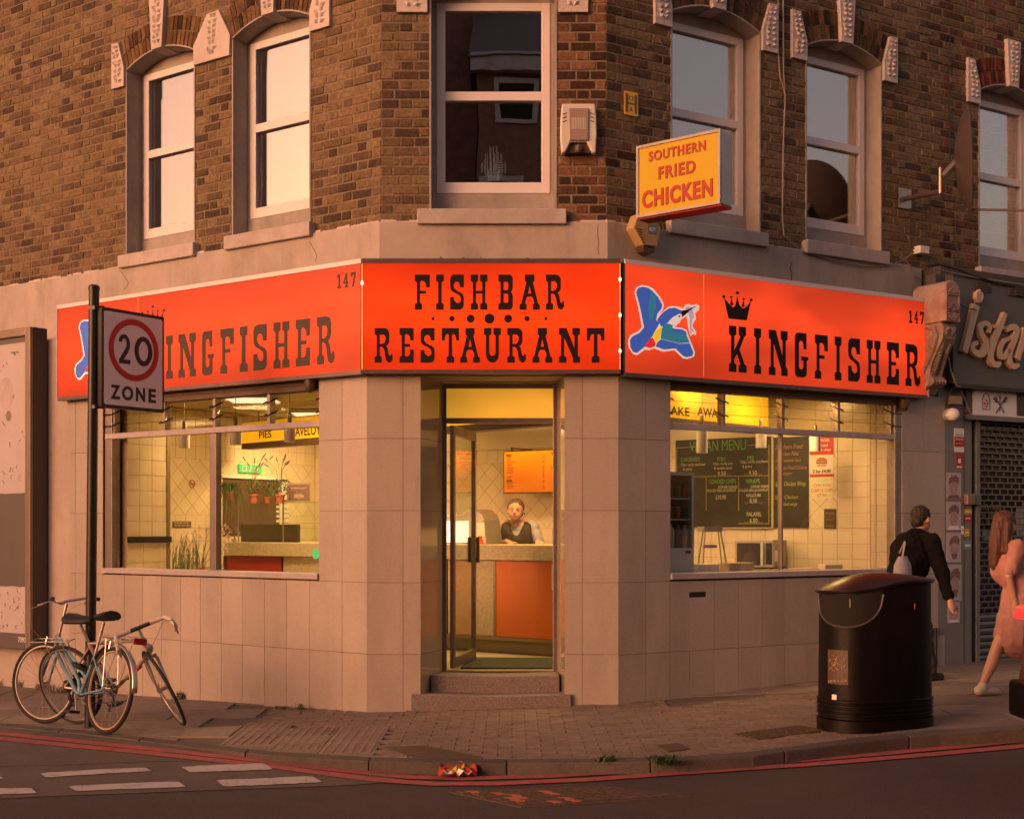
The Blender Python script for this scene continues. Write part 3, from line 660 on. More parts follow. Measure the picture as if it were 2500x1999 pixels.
def window(key, w, par, arch='arch', idx=0):
    fr = FRS[key]; s0, s1 = w; m, h = (s0+s1)/2, (s1-s0)/2
    # voussoirs: one object each
    N = 19; kw = .075/h
    for i in range(N):
        t0, t1 = -1+2*i/N, -1+2*(i+1)/N
        if t1 > -kw and t0 < kw:
            if (t0+t1)/2 > -kw and (t0+t1)/2 < kw: continue
        g = .006/h; t0 += g; t1 -= g
        for lo, hi in ((0, .5), (.5, 1)):
            def P(t, f): 
                zi = arch_z(w, m+t*h); ze = 6.49+.11*(1-t*t)
                return (m+t*(h+.085*f), zi+(ze-zi)*f)
            f0, f1 = lo+(.012 if lo else 0.0), hi-(.012 if hi < 1 else 0)
            if random.random() < .35: f1 = f0+(f1-f0)*.97
            poly = [P(t0, f0), P(t1, f0), P(t1, f1), P(t0, f1)]
            MB().fprism(fr, poly, NU-.19, NU+random.uniform(-.002, .006)).build('arch_brick', M[arch], par)
    # painted soffit and jambs (the reveal)
    mb = MB(); K_ = 14
    for i in range(K_):
        a, b = s0+(s1-s0)*i/K_, s0+(s1-s0)*(i+1)/K_
        za, zb = arch_z(w, a), arch_z(w, b)
        mb.fprism(fr, [(a, za-.016), (b, zb-.016), (b, zb-.001), (a, za-.001)], NU-.21, NU+.004)
    for e, sg in ((s0, 1), (s1, -1)): mb.fbox(fr, e, e+sg*.016, NU-.21, NU+.004, Z0, SPR-.02)
    rv = mb.build('reveal', M['reveal'], par)
    n = NU-.2
    fw = MB(); a, b = s0+.018, s1-.018
    # timber lining above and below the plastic frame
    poly = [(a, 6.185)]+[(b, 6.185)]+[(a+(b-a)*i/10, arch_z(w, a+(b-a)*i/10)-.02) for i in range(10, -1, -1)]
    fw.fprism(fr, poly, n-.06, n+.012); fw.fbox(fr, a, b, n-.06, n+.015, Z0-.02, 4.50); fw.fbox(fr, a, a+.035, n-.06, n+.012, 4.50, 6.185); fw.fbox(fr, b-.035, b, n-.06, n+.012, 4.50, 6.185)
    win = fw.build('window', M['reveal'], par)
    f = MB(); a += .036; b -= .036; t = .075
    f.fbox(fr, a, a+t, n-.05, n+.02, 4.502, 6.183); f.fbox(fr, b-t, b, n-.05, n+.02, 4.502, 6.183)
    f.fbox(fr, a+t, b-t, n-.05, n+.02, 6.112, 6.183); f.fbox(fr, a+t, b-t, n-.05, n+.02, 4.502, 4.60); f.fbox(fr, a+t, b-t, n-.05, n+.022, 5.32, 5.40)
    f.build('frame', M['upvc'], win, bevel=.005)
    g = MB(); g.fbox(fr, a+t, b-t, n-.045, n-.005, 5.395, 5.408); g.fbox(fr, a+t, b-t, n-.045, n-.005, 4.595, 4.605)
    g.build('gasket', M['black'], win)
    for z0, z1 in ((4.60, 5.32), (5.40, 6.112)):
        MB().fbox(fr, a+t-.002, b-t+.002, n-.025, n-.018, z0-.002, z1+.002).build('pane', M['glassup'], win)
    sl_ = MB(); ov = .055 if key != 'C' else .1
    sl_.fbox(fr, s0-ov, s1+ov-.02, NU-.2, NU+.08, 4.175, Z0-.005)
    sl_.build('sill', M['sill'], par, bevel=.008)
def springer(key, poly, par, seed):
    mb = MB(); rel_stone(mb, FRS[key], poly, NU-.01, NU+.032, seed); mb.build('springer_stone', M['stucco'], par)
def sp(e, o):  # single springer at opening edge e, outward direction o (+1/-1)
    return [(e, 6.03), (e+.19*o, 6.03), (e+.19*o, 6.49), (e+.085*o, 6.485), (e, 6.22)]
for key in WINS:
    for i, w in enumerate(WINS[key]):
        par = NB if (key == 'R' and w[0] > SPLIT) else B
        window(key, w, par, 'archred' if par is NB else 'arch', i)
        m = (w[0]+w[1])/2
        mb = MB(); rel_stone(mb, FRS[key], [(m-.075, 6.30), (m+.075, 6.30), (m+.11, 6.80), (m-.11, 6.80)], NU-.2, NU+.045, i+11); mb.build('keystone', M['stucco'], par)
springer('L', sp(3.46, 1), B, 1)
springer('L', [(2.43,6.03),(1.94,6.03),(1.93,6.22),(2.085,6.49),(2.245,6.48),(2.43,6.215)], B, 2)
springer('L', [(.91,6.03),(.67,6.03),(.67,6.49),(.80,6.49),(.91,6.22)], B, 3)
springer('C', [(.23,6.02),(.495,6.02),(.495,6.24),(.40,6.49),(.23,6.49)], B, 4)
springer('C', [(1.63,6.02),(1.89,6.02),(1.89,6.49),(1.73,6.49),(1.63,6.24)], B, 5)
springer('R', sp(.785, -1)[::-1], B, 6); springer('R', sp(1.855, 1), B, 7)
springer('R', sp(2.415, -1)[::-1], B, 8); springer('R', sp(3.455, 1), B, 9)
springer('R', sp(4.885, -1)[::-1], NB, 10); springer('R', sp(5.935, 1), NB, 12)
# render band under the sills
def bandpoly(key, a, b, n0, n1, z0, z1, m, par, name='band'):
    mb = MB(); mb.fbox(FRS[key], a, b, n0, n1, z0, z1); return mb.build(name, m, par)
nb_ = -.262
bandpoly('L', -nb_*TL, 8.0, -.5, nb_, 3.5, 4.198, M['band'], B); bandpoly('C', -nb_*TL, 2.13+nb_*TR, -.5, nb_, 3.5, 4.199, M['band'], B); bandpoly('R', -nb_*TR, 3.98, -.5, nb_, 3.5, 4.197, M['band'], B)
# ragged capping between brick and band
mb = MB()
for key, a, b in (('L', .1, 6.5), ('C', .09, 2.04), ('R', .07, 3.9)):
    s = a
    while s < b:
        l_ = random.uniform(.03, .14); mb.fbox(FRS[key], s, min(b, s+l_), NU-.01, nb_-random.uniform(.0, .028), 4.185, 4.2+random.uniform(.001, .022)); s += l_
mb.build('mortar_fillet', M['stucco'], B)
def crack(key, pts, n, w=.003):
    fr = FRS[key]; rnd = random.Random(len(pts)+int(pts[0][0])); P_ = []
    for (x0, y0), (x1, y1) in zip(pts, pts[1:]):
        for k in range(4): t = k/4; s_, z_ = fr.px(x0+(x1-x0)*t+rnd.uniform(-2, 2), y0+(y1-y0)*t, n); P_.append(fr.pt(s_, n+.0005, z_))
    MB().tube(P_, w, 4).build('crack', M['grout'], B)
crack('R', [(1932,640),(1930,665),(1936,700)], nb_, .005); crack('L', [(293,660),(313,690),(300,715)], nb_, .003); crack('L', [(755,590),(772,620),(770,645)], nb_, .0025); crack('R', [(1876,610),(1868,622)], nb_, .003); crack('C', [(1460,548),(1461,600),(1462,630)], nb_, .0025)
fl_k = MB(); rnd_ = random.Random(3)
for k in range(70):   # flaked paint along the foot of the band, over the centre sign
    s_ = rnd_.uniform(.1, .95) if k < 45 else rnd_.uniform(.1, 2.0); z_ = 3.80+rnd_.random()**3*.10; r__ = rnd_.uniform(.006, .022)
    fl_k.fprism(C, [(s_+r__*rnd_.uniform(.6,1.2)*math.cos(a_*PI/3), z_+r__*.7*rnd_.uniform(.6,1.2)*math.sin(a_*PI/3)) for a_ in range(6)], nb_+.0002, nb_+.0008)
fl_k.build('flaked_patch', M['mortar'], B, kind='stuff')
# upper rooms: dark, behind the glass; roof slab and rear walls close the block
mb = MB()
for key, a, b in (('L', .5, 7.6), ('R', .5, 8.2)):
    mb.fbox(FRS[key], a, b, -3.9, -3.8, 3.3, 7.9)
mb.fbox(L, 6.6, 6.7, -3.9, -.54, 3.3, 7.9); mb.fbox(Rr, 7.9, 8.0, -3.9, -.54, 3.3, 7.9)
mb.fbox(L, 2.1, 2.2, -2.8, -.54, 3.3, 7.9); mb.fbox(Rr, 2.1, 2.2, -2.8, -.54, 3.3, 7.9)
mb.build('upper_room_wall', M['room'], B)
def planpoly(name, pts, z0, z1, m, par=None, **kw):
    return MB().prism([Vector((x, y, z0)) for x, y in pts], [Vector((x, y, z1)) for x, y in pts]).build(name, m, par, **kw)
def w2(fr, s, n): p = fr.pt(s, n, 0); return (p.x, p.y)
block = [w2(L, 6.6, -.35), w2(L, -(-.35)*TL, -.35), w2(Rr, .35*TR, -.35), w2(Rr, 8, -.35), w2(Rr, 8, -6), w2(L, 6.6, -6)]
planpoly('upper_floor', block, 3.32, 3.42, M['room'], B)
planpoly('roof', block, 7.9, 8.0, M['slate'], B)
# ================================================================== LOWER FACADE
def wallbox(key, a, b, z0, z1, n0=-.28, n1=-.013, m='grout', par=B, name='wall'):
    return MB().fbox(FRS[key], a, b, n0, n1, z0, z1).build(name, M[m], par)
SPAN = {'Llow': ('L', [0,.277,.658,.933,1.201,1.481,1.758,2.037,2.306,2.577,2.848,3.119,3.44,3.87,3.97], [(-.35,.483),(.483,1.088)]),
 'Lpier': ('L', [0,.277,.545], [(1.088,1.695),(1.695,2.305),(2.305,2.86)]), 'Lpier2': ('L', [3.44,3.87,3.97], [(1.088,1.695),(1.695,2.305),(2.305,2.86)]),
 'Cl': ('C', [0,.308,.457], [(-.2,.479),(.479,1.085),(1.085,1.695),(1.695,2.305),(2.305,2.86)]), 'Cr': ('C', [1.675,1.825,2.13], [(-.2,.479),(.479,1.085),(1.085,1.695),(1.695,2.305),(2.305,2.86)]),
 'Rlow': ('R', [0,.286,.546,.762,1.044,1.322,1.599,1.872,2.151,2.43,2.71,2.99,3.27,3.55,3.80,4.02], [(-.1,.472),(.472,1.085)]),
 'Rpier': ('R', [0,.286,.555], [(1.085,1.695),(1.695,2.305),(2.305,2.86)]), 'Rpier2': ('R', [3.41,3.72,4.02], [(1.085,1.695),(1.695,2.305),(2.305,2.86)])}
for nm, (key, ss, zz) in SPAN.items():
    fr = FRS[key]
    wallbox(key, ss[0]+(.004 if ss[0] == 0 else 0), ss[-1]-.003, zz[0][0], zz[-1][1])
    for i, (a, b) in enumerate(zip(ss, ss[1:])):
        for z0, z1 in zz:
            a_, b_ = a+.0018, b-.0018
            if a == 0: a_ = 0.0
            if b == 2.13: b_ = 2.13
            # letter slot in one tile of the right wing
            if nm == 'Rlow' and i == 3 and z0 > .4:
                sa, za = Rr.px(1683, 1445); sb, zb = Rr.px(1725, 1457)
                mb = MB()
                for q in ((a_, sa, z0+.0018, z1-.0018), (sb, b_, z0+.0018, z1-.0018), (sa, sb, z0+.0018, zb-.0), (sa, sb, za, z1-.0018)):
                    if q[1] > q[0]: mb.fbox(fr, q[0], q[1], -.012, 0, q[2], q[3])
                mb.build('tile', M['tile'], B)
                MB().fbox(fr, sa+.002, sb-.002, -.012, -.009, zb, za).build('letter_slot', M['black'], B)
                continue
            dn = random.uniform(-.0012, .0008)
            MB().fbox(fr, a_, b_, -.012, dn, z0+.0018, z1-.0018).build('tile', M['tile'], B)
# plain render to the left of the tiles, behind the billboard
wallbox('L', 3.975, 8.0, -.5, 3.5, -.3, -.02, 'render', B, 'rendered_wall')
# walls above the openings, hidden by the signs
for key, a, b in (('L', .1, 3.975), ('C', .1, 2.03), ('R', .1, 4.02)): wallbox(key, a, b, 2.86, 3.6, -.28, -.02, 'grout')
# shopfront windows
def shopfront(key, s0, s1, jl, jr, mull, lmull, zt, zb, thin=False):
    fr = FRS[key]; n = -.06
    f = MB(); f.fbox(fr, s0, s1, -.14, -.015, 2.755, 2.86); f.fbox(fr, s0, s1, -.10, -.004, 2.80, 2.83)
    root = f.build('shop_window', M['soffit'], B)
    MB().fbox(fr, s1-jr, s1, -.12, -.02 if thin else -.008, 1.15, 2.755).build('jamb', M['alu'], root, bevel=.003)
    for a, w in mull: MB().fbox(fr, a-w/2, a+w/2, -.10, -.03 if w > .05 else -.05, 1.158, zb).build('mullion', M['alu'], root, bevel=.003)
    for a in lmull: MB().fbox(fr, a-.017, a+.017, -.11, -.035, zt, 2.757).build('mullion', M['alu'], root, bevel=.003)
    MB().fbox(fr, s0, s1-.01, -.10, -.012, zb, zt).build('transom', M['alup'], root, bevel=.004)
    MB().fbox(fr, s0, s1+(.0 if thin else .02), -.16, .022, 1.10, 1.152).build('sill', M['alup'], root, bevel=.005)
    ed = [s0+jl]+[m for m, w in mull]+[s1-jr]
    for a, b in zip(ed, ed[1:]): MB().fbox(fr, a, b, -.078, -.07, 1.15, zb+.002).build('pane', M['glasslow'], root)
    # tilting louvre blades with their clips
    ed = sorted(set([s0+.01]+lmull+[s1-.03]))
    cl = MB(); hgt = 2.755-zt
    for a, b in zip(ed, ed[1:]):
        for k in range(3):
            zc = zt+hgt*(k+.5)/3; t = .9; dz = hgt/6*1.12; dn = .035
            q = [fr.pt(a+.018, -.075-dn, zc+dz), fr.pt(b-.018, -.075-dn, zc+dz), fr.pt(b-.018, -.075+dn, zc-dz), fr.pt(a+.018, -.075+dn, zc-dz)]
            off = Vector((0, 0, .006)); MB().prism([v for v in q], [v+off for v in q]).build('louvre_blade', M['glasslouv'], root)
    for e in ed:
        for k in range(2):
            zc = zt+hgt*(k+.78)/2.35
            for side in (-1, 1):
                MB().tube([fr.pt(e+side*.02, -.0, zc-.022), fr.pt(e+side*.02, -.13, zc+.035)], .0075, 5).build('louvre_clip', M['black'], root)
    return root
SWL = shopfront('L', .545, 3.436, .0, .107, [(1.902, .085)], [1.19, 1.894, 2.59, 3.33], 2.484, 2.43, True)
SWR = shopfront('R', .555, 3.41, .0, .09, [(1.892, .022)], [1.184, 1.892, 2.597, 3.306], 2.465, 2.412)
# ---- doorway
DZ = .29
pr = MB(); 
pr.prism([C.pt(.457,-.001,.0), C.pt(.616,-.45,.0), C.pt(.56,-.45,.0), C.pt(.44,-.013,.0)], [C.pt(.457,-.001,2.86), C.pt(.616,-.45,2.86), C.pt(.56,-.45,2.86), C.pt(.44,-.013,2.86)])
pr.build('reveal_tile', M['polish'], B)
pr = MB(); pr.prism([C.pt(1.675,-.001,.0), C.pt(1.70,-.013,.0), C.pt(1.68,-.45,.0), C.pt(1.627,-.45,.0)], [C.pt(1.675,-.001,2.86), C.pt(1.70,-.013,2.86), C.pt(1.68,-.45,2.86), C.pt(1.627,-.45,2.86)])
pr.build('reveal_tile', M['polish'], B)
pj = MB()
for z in (.479, 1.085, 1.695, 2.305):   # joints in the polished reveals
    pj.prism([C.pt(.458,.0005,z-.002), C.pt(.6165,-.449,z-.002), C.pt(.60,-.449,z-.002), C.pt(.45,-.01,z-.002)], [C.pt(.458,.0005,z+.002), C.pt(.6165,-.449,z+.002), C.pt(.60,-.449,z+.002), C.pt(.45,-.01,z+.002)])
pj.build('tile_joint', M['grout'], B)
wallbox('C', .30, .60, -.2, 2.86, -.62, -.45, 'creampaint'); wallbox('C', 1.63, 1.95, -.2, 2.86, -.62, -.45, 'creampaint')
MB().fbox(C, .46, 1.68, -.62, -.02, 2.835, 2.87).build('recess_ceiling', M['render'], B)
st = empty('entrance_steps', (-.1, -.1, 0), 'two speckled granite steps worn in the middle below the open door', 'steps')
def step(z0, z1, s0, s1, n0, n1):
    mb = MB(); k = 12; 
    pf = []
    for i in range(k+1): t = i/k; sag = .012*math.sin(PI*t)**2; pf.append((s0+(s1-s0)*t, z1-sag))
    poly = [(s0, z0), (s1, z0)]+pf[::-1]
    mb.fprism(C, poly, n0, n1); return mb.build('step', M['granite'], st, bevel=.008)
step(-.2, .143, .376, 1.731, -.2, .04); step(.0, .286, .534, 1.638, -.62, -.16)
MB().fbox(C, .60, 1.63, -.50, -.42, .287, .292).build('threshold', M['alu'], st)
fz = MB(); n0, n1 = -.52, -.45
fz.fbox(C, .598, .652, n0, n1, .29, 2.824); fz.fbox(C, 1.591, 1.627, n0, n1, .29, 2.824); fz.fbox(C, .652, 1.591, n0, n1, 2.777, 2.824); fz.fbox(C, .652, 1.591, n0, n1, 2.47, 2.517)
df = fz.build('door_frame', M['alu'], B, bevel=.003)
MB().fbox(C, .652, 1.591, -.49, -.48, 2.517, 2.777).build('pane', M['amber'], df)
# door leaf, swung inwards on its left hinge
dl = empty('glass_door', C.pt(.70, -.49, .3), 'glass shop door in brown aluminium, swung open into the takeaway', 'door')
ang = R_(79)
class DF: pass
dv = Vector((math.cos(ang), math.sin(ang), 0)); dn_ = Vector((-dv.y, dv.x, 0)); o_ = C.pt(.70, -.50, 0)
df_ = Fr((o_.x, o_.y), (dv.x, dv.y), (-dn_.x, -dn_.y), 1)
lf = MB(); lf.fbox(df_, 0, .055, -.02, .02, .305, 2.455); lf.fbox(df_, .84, .90, -.02, .02, .305, 2.455); lf.fbox(df_, .055, .84, -.02, .02, 2.37, 2.455); lf.fbox(df_, .055, .84, -.02, .02, .305, .40)
lf.build('leaf_frame', M['alu'], dl, bevel=.003)
MB().fbox(df_, .05, .845, -.004, .004, .395, 2.375).build('pane', M['glassin'], dl)
hd = MB(); hd.fbox(df_, .845, .885, .03, .055, 1.22, 1.46); hd.fbox(df_, .845, .885, -.055, -.03, 1.22, 1.46); hd.fbox(df_, .86, .87, -.03, .03, 1.24, 1.26); hd.fbox(df_, .86, .87, -.03, .03, 1.42, 1.44)
hd.build('handle', M['wood'], dl)
# ================================================================== SIGN BOXES
GL = {
 'I': [[(0,100),(22,100),(22,82),(16,78),(16,20),(22,16),(22,0),(0,0),(0,16),(6,20),(6,78),(0,82)]],
 'H': [[(0,100),(21,100),(21,82),(15,78),(15,54),(33,54),(33,78),(27,82),(27,100),(48,100),(48,82),(42,78),(42,20),(48,16),(48,0),(27,0),(27,16),(33,20),(33,46),(15,46),(15,20),(21,16),(21,0),(0,0),(0,16),(6,20),(6,78),(0,82)]],
 'F': [[(0,100),(43,100),(43,64),(32,64),(32,72),(30,78),(24,82),(18,82),(15,78),(15,54),(32,54),(32,46),(15,46),(15,20),(21,16),(21,0),(0,0),(0,16),(6,20),(6,78),(0,82)]],
 'E': [[(0,100),(40,100),(40,64),(30,64),(30,72),(27,79),(22,82),(17,82),(15,78),(15,54),(30,54),(30,46),(15,46),(15,21),(17,18),(23,18),(27,21),(30,28),(30,38),(40,38),(40,0),(0,0),(0,16),(6,20),(6,78),(0,82)]],
 'T': [[(0,100),(50,100),(50,64),(41,64),(41,72),(38,80),(33,83),(30,80),(30,20),(36,16),(36,0),(14,0),(14,16),(20,20),(20,80),(17,83),(12,80),(9,72),(9,64),(0,64)]],
 'N': [[(0,100),(22,100),(44,42),(44,78),(38,82),(38,100),(60,100),(60,82),(54,78),(54,20),(60,16),(60,0),(40,0),(40,14),(15,72),(15,20),(21,16),(21,0),(0,0),(0,16),(6,20),(6,78),(0,82)]],
 'U': [[(0,100),(21,100),(21,82),(15,78),(15,30),(18,22),(24,19),(30,22),(33,30),(33,78),(27,82),(27,100),(48,100),(48,82),(42,78),(42,22),(39,10),(33,3),(24,0),(15,3),(9,10),(6,22),(6,78),(0,82)]],
 'A': [[(15,100),(42,100),(42,82),(38,78),(52,18),(57,14),(57,0),(37,0),(37,14),(41,18),(39,30),(35,37),(22,37),(18,30),(16,18),(20,14),(20,0),(0,0),(0,14),(5,18),(19,78),(15,82)],[(24,46),(33,46),(28.5,68)]],
 'B': [[(0,100),(32,100),(38,97),(41,90),(41,64),(39,56),(36,51),(39,46),(41,38),(41,10),(38,3),(32,0),(0,0),(0,16),(6,20),(6,78),(0,82)],[(15,56),(26,56),(28,60),(28,74),(26,79),(15,79)],[(15,20),(26,20),(28,24),(28,42),(26,46),(15,46)]],
 'R': [[(0,100),(30,100),(39,96),(43,87),(43,62),(40,53),(34,48),(38,42),(41,26),(43,20),(46,20),(49,26),(52,24),(53,10),(48,2),(42,0),(35,5),(32,14),(29,34),(25,43),(20,46),(15,46),(15,20),(21,16),(21,0),(0,0),(0,16),(6,20),(6,78),(0,82)],[(15,54),(23,54),(29,58),(32,66),(32,74),(27,81),(15,81)]],
 'S': [[(40,100),(40,64),(29,64),(28,72),(24,79),(17,80),(12,76),(10,69),(12,61),(20,54),(34,47),(39,41),(40,33),(40,12),(37,4),(30,0),(0,0),(0,36),(11,36),(12,27),(17,21),(24,19),(30,23),(31,32),(28,40),(20,45),(6,52),(1,60),(0,70),(0,88),(3,96),(10,100)]],
 'G': [[(40,100),(40,64),(31,64),(30,76),(26,82),(19,82),(15,76),(15,24),(19,18),(26,18),(30,24),(30,38),(23,38),(23,47),(46,47),(46,40),(41,38),(41,10),(38,3),(30,0),(11,0),(5,3),(2,10),(2,90),(5,97),(11,100)]],
 'K': [[(0,100),(21,100),(21,82),(15,78),(15,46),(33,78),(28,82),(28,100),(49,100),(49,82),(44,78),(30,50),(45,18),(51,14),(51,0),(28,0),(28,14),(33,18),(23,40),(15,28),(15,20),(21,16),(21,0),(0,0),(0,16),(6,20),(6,78),(0,82)]],
 '1': [[(8,100),(18,100),(18,18),(26,14),(26,0),(0,0),(0,14),(8,18),(8,80),(0,76),(0,88)]],
 '4': [[(22,100),(32,100),(32,40),(40,40),(40,28),(32,28),(32,14),(38,10),(38,0),(14,0),(14,10),(22,14),(22,28),(0,28),(0,40)],[(22,40),(22,72),(9,40)]],
 '7': [[(0,100),(40,100),(40,82),(24,0),(10,0),(28,80),(10,80),(9,70),(0,70)]],
}
def glyph(ch, fr, p0, p1, z0, z1, n, parent, m):
    """p0/p1: frame s of the letter's left and right edge as seen"""
    lo = GL[ch]; xs_ = [p[0] for l in lo for p in l]; x0, x1 = min(xs_), max(xs_); w = abs(p1-p0)
    me = shape_mesh([[((x-x0)/(x1-x0)*w-w/2, y/100*(z1-z0)) for x, y in l] for l in lo], .003)
    flat('letter', me, M[m], parent, fr, (p0+p1)/2, z0, n)
def signbox(fr, a, b, mat_, name, label, zb=2.872):
    e = empty(name, fr.pt((a+b)/2, 0, zb), label, 'sign', 'orange box signs round the corner')
    return e
sC = signbox(C, 0, 2.1, 'litC', 'shop_sign', 'glowing orange box sign over the door lettered FISH BAR RESTAURANT')
sL = signbox(L, 0, 4, 'litL', 'shop_sign', 'orange box sign over the left window, partly hidden by the speed sign')
sR = signbox(Rr, 0, 3.7, 'litR', 'shop_sign', 'orange box sign with blue bird and crown over the right window')
aL, aC0, aC1, aR = -.1*TL, -.1*TL, 2.13+.1*TR-.018, -.1*TR+.018
def sbox(fr, a, b, par, mm, zb, m_left, m_right, off):
    # box body
    mb = MB(); q0 = [(a, .094), (b, .094), (b-m_right*0, -.25), (a, -.25)]
    mb.prism([fr.pt(s_, n_, zb-.012) for s_, n_ in q0], [fr.pt(s_, n_, 3.785) for s_, n_ in q0]); mb.build('housing', M['alud'], par)
    MB().fbox(fr, a+.012, b-.012, .0945, .100, zb+.004, 3.768).build('face_panel', M[mm], par)
    t = MB(); t.fbox(fr, a, b, .095, .108, 3.767, 3.805); t.build('top_trim', M['upvc'] if fr is not C else M['alud'], par)
    t = MB(); t.fbox(fr, a, b, .02, .106, zb-.030, zb+.003); t.build('bottom_trim', M['alud'], par)
sbox(C, aC0, aC1, sC, 'litC', 2.872, 0, 0, 0)
sbox(L, aL+.002, 4.03, sL, 'litL', 2.868, 0, 0, 0)
sbox(Rr, aR+.002, 3.67, sR, 'litR', 2.85, 0, 0, 0)
t = MB(); t.fbox(L, 4.016, 4.035, .0, .108, 2.84, 3.80); t.build('end_trim', M['alup'], sL)
t = MB(); t.fbox(Rr, 3.655, 3.675, .0, .108, 2.83, 3.795); t.build('end_trim', M['alup'], sR)
for fr, s_, par, dots in ((C, aC0+.004, sC, (3.60, 3.30, 2.98)), (C, aC1-.004, sC, (3.63, 3.33, 3.03))):
    q = MB(); q.fbox(fr, s_-.003, s_+.003, .097, .104, 2.875, 3.765); q.build('corner_gap_light', M['gapglow'], par)
    q = MB()
    for z in dots[:1] if s_ < 1 else dots: q.ell(fr.pt(s_, .104, z), .012, .006, .02)
    q.build('clip', M['tube'], par)
for fr, x, par in ((Rr, 1718, sR), (L, 337, sL)):
    q_ = fr.px(x, 760, .1)[0]; MB().fbox(fr, q_-.0012, q_+.0012, .1003, .1012, 2.87, 3.76).build('panel_seam', M['gapglow'], par)
SG = .1018
for ch, x0, x1 in (('F',1012.7,1049.4),('I',1064.7,1083.5),('S',1099,1132.4),('H',1149.4,1190),('B',1216.7,1252),('A',1268.4,1317.8),('R',1332.7,1377.6)):
    s0, z1 = C.px(x0, 670.6, .1); s1, z0 = C.px(x1, 756.3, .1); glyph(ch, C, s0, s1, z0, z1, SG, sC, 'letter')
for ch, x0, x1 in (('R',914.8,958.7),('E',975.4,1010),('S',1026.7,1061),('T',1078.5,1120.7),('A',1123.6,1171.6),('U',1181.2,1223),('R',1238.4,1284.3),('A',1299.8,1348.2),('N',1364.5,1415.9),('T',1432.6,1475.6)):
    s0, z1 = C.px(x0, 800.8, .1); s1, z0 = C.px(x1, 885.5, .1); glyph(ch, C, s0, s1, z0, z1, SG, sC, 'letter')
for x, r in ((1057.1,3.7),(1103.3,6.5),(1149,9.7),(1195,12.3),(1240.6,9.7),(1286.7,6.5),(1332.7,3.7)):
    s, z = C.px(x, 778, .1); k = r/291
    flat('dot', shape_mesh([circ(0, 0, k)], .003), M['letter'], sC, C, s, z, SG)
KF = (('K',430,533),('I',577,617),('N',663,772),('G',815,893),('F',932,1007),('I',1048,1087),('S',1127,1195),('H',1235,1315),('E',1353,1423),('R',1462,1548))
zt_, zb_ = Rr.px(1779.5, 794.5, .1)[1], Rr.px(1779.5, 907, .1)[1]
for ch, a, b in KF:
    s0 = Rr.px(1600+a/2.395, 800, .1)[0]; s1 = Rr.px(1600+b/2.395, 800, .1)[0]; glyph(ch, Rr, s0, s1, zb_, zt_, SG, sR, 'letter')
KL = (('K',855,925),('I',972,1010),('N',1045,1145),('G',1183,1250),('F',1290,1367),('I',1403,1447),('S',1483,1560),('H',1600,1692),('E',1730,1812),('R',1855,1955))
zt2, zb2 = L.px(775, 775, .1)[1], L.px(775, 890, .1)[1]
for ch, a, b in KL:
    s0 = L.px(a/2.395, 800, .1)[0]; s1 = L.px(b/2.395, 800, .1)[0]; glyph(ch, L, s0, s1, zb2, zt2, SG, sL, 'letterg')
def nums(fr, pts, y0, y1, par, m):
    xm = sum(p[1]+p[2] for p in pts)/(2*len(pts)); zt, zb = fr.px(xm, y0, .1)[1], fr.px(xm, y1, .1)[1]
    for ch, a, b in pts: glyph(ch, fr, fr.px(a, 700, .1)[0], fr.px(b, 700, .1)[0], zb, zt, SG, par, m)
nums(L, (('1',824,833),('4',838.5,850),('7',857,868)), 667, 702, sL, 'letterg')
nums(Rr, (('1',2219,2227),('4',2232,2241),('7',2246,2255)), 760, 790, sR, 'letter')
# crown and kingfisher, drawn in a common plane (units metres) from the right-hand sign
def PX(X, Y): s, z = Rr.px(1500+X/5.39, 640+Y/5.39, .1); return (s, z)
CR = [(1440,470),(1535,580),(1560,598),(1590,570),(1617,450),(1640,560),(1680,605),(1705,608),(1740,580),(1795,515),(1740,768),(1500,742)]
CD_ = [(1438,455,20),(1535,462,15),(1617,405,20),(1700,485,15),(1797,500,20)]
DIA = [[(1535,470),(1565,560),(1543,577),(1522,560)],[(1700,492),(1713,590),(1690,597),(1672,582)]]
BIRD_O = [(262,400),(290,330),(360,300),(450,320),(510,350),(600,460),(650,560),(640,620),(590,690),(640,650),(700,590),(760,578),(860,590),(905,612),(930,565),(975,550),(1010,570),(1080,552),(1118,580),(1105,635),(1060,670),(1070,750),(1040,790),(1025,850),(1075,920),(1070,960),(1030,945),(1000,978),(970,860),(950,715),(890,740),(850,800),(790,855),(880,865),(950,895),(980,990),(1030,1110),(1058,1190),(1045,1245),(960,1275),(900,1265),(790,1160),(640,1178),(520,1135),(450,1160),(400,1150),(300,1225),(250,1215),(190,1130),(178,1030),(210,960),(320,905),(362,850),(330,690),(300,540)]
BLUE1 = [(282,400),(310,340),(370,325),(440,340),(495,380),(570,460),(625,560),(618,610),(560,680),(545,760),(590,800),(500,970),(430,1060),(380,1125),(290,1195),(240,1180),(208,1120),(202,1030),(230,980),(330,930),(388,860),(355,690),(322,540)]
HEAD = [(600,700),(650,650),(720,608),(790,600),(880,640),(885,690),(850,680),(760,730),(700,795),(650,830),(615,850),(585,800),(560,760)]
TEAL1 = [(480,380),(545,450),(540,600),(500,760),(450,770),(445,600)]
WFACE = [(700,795),(760,735),(850,685),(872,700),(862,745),(820,790),(760,825),(725,810)]
TEAL2 = [(640,830),(700,805),(765,830),(760,870),(850,900),(930,930),(985,1060),(850,1070),(740,1040),(610,1010),(605,940),(625,860)]
BLUE2 = [(610,1015),(740,1045),(850,1075),(988,1070),(1035,1190),(1020,1235),(950,1250),(900,1235),(800,1135),(650,1150),(540,1110),(560,1060)]
BLUE3 = [(765,875),(880,885),(935,915),(945,960),(850,925),(760,905)]
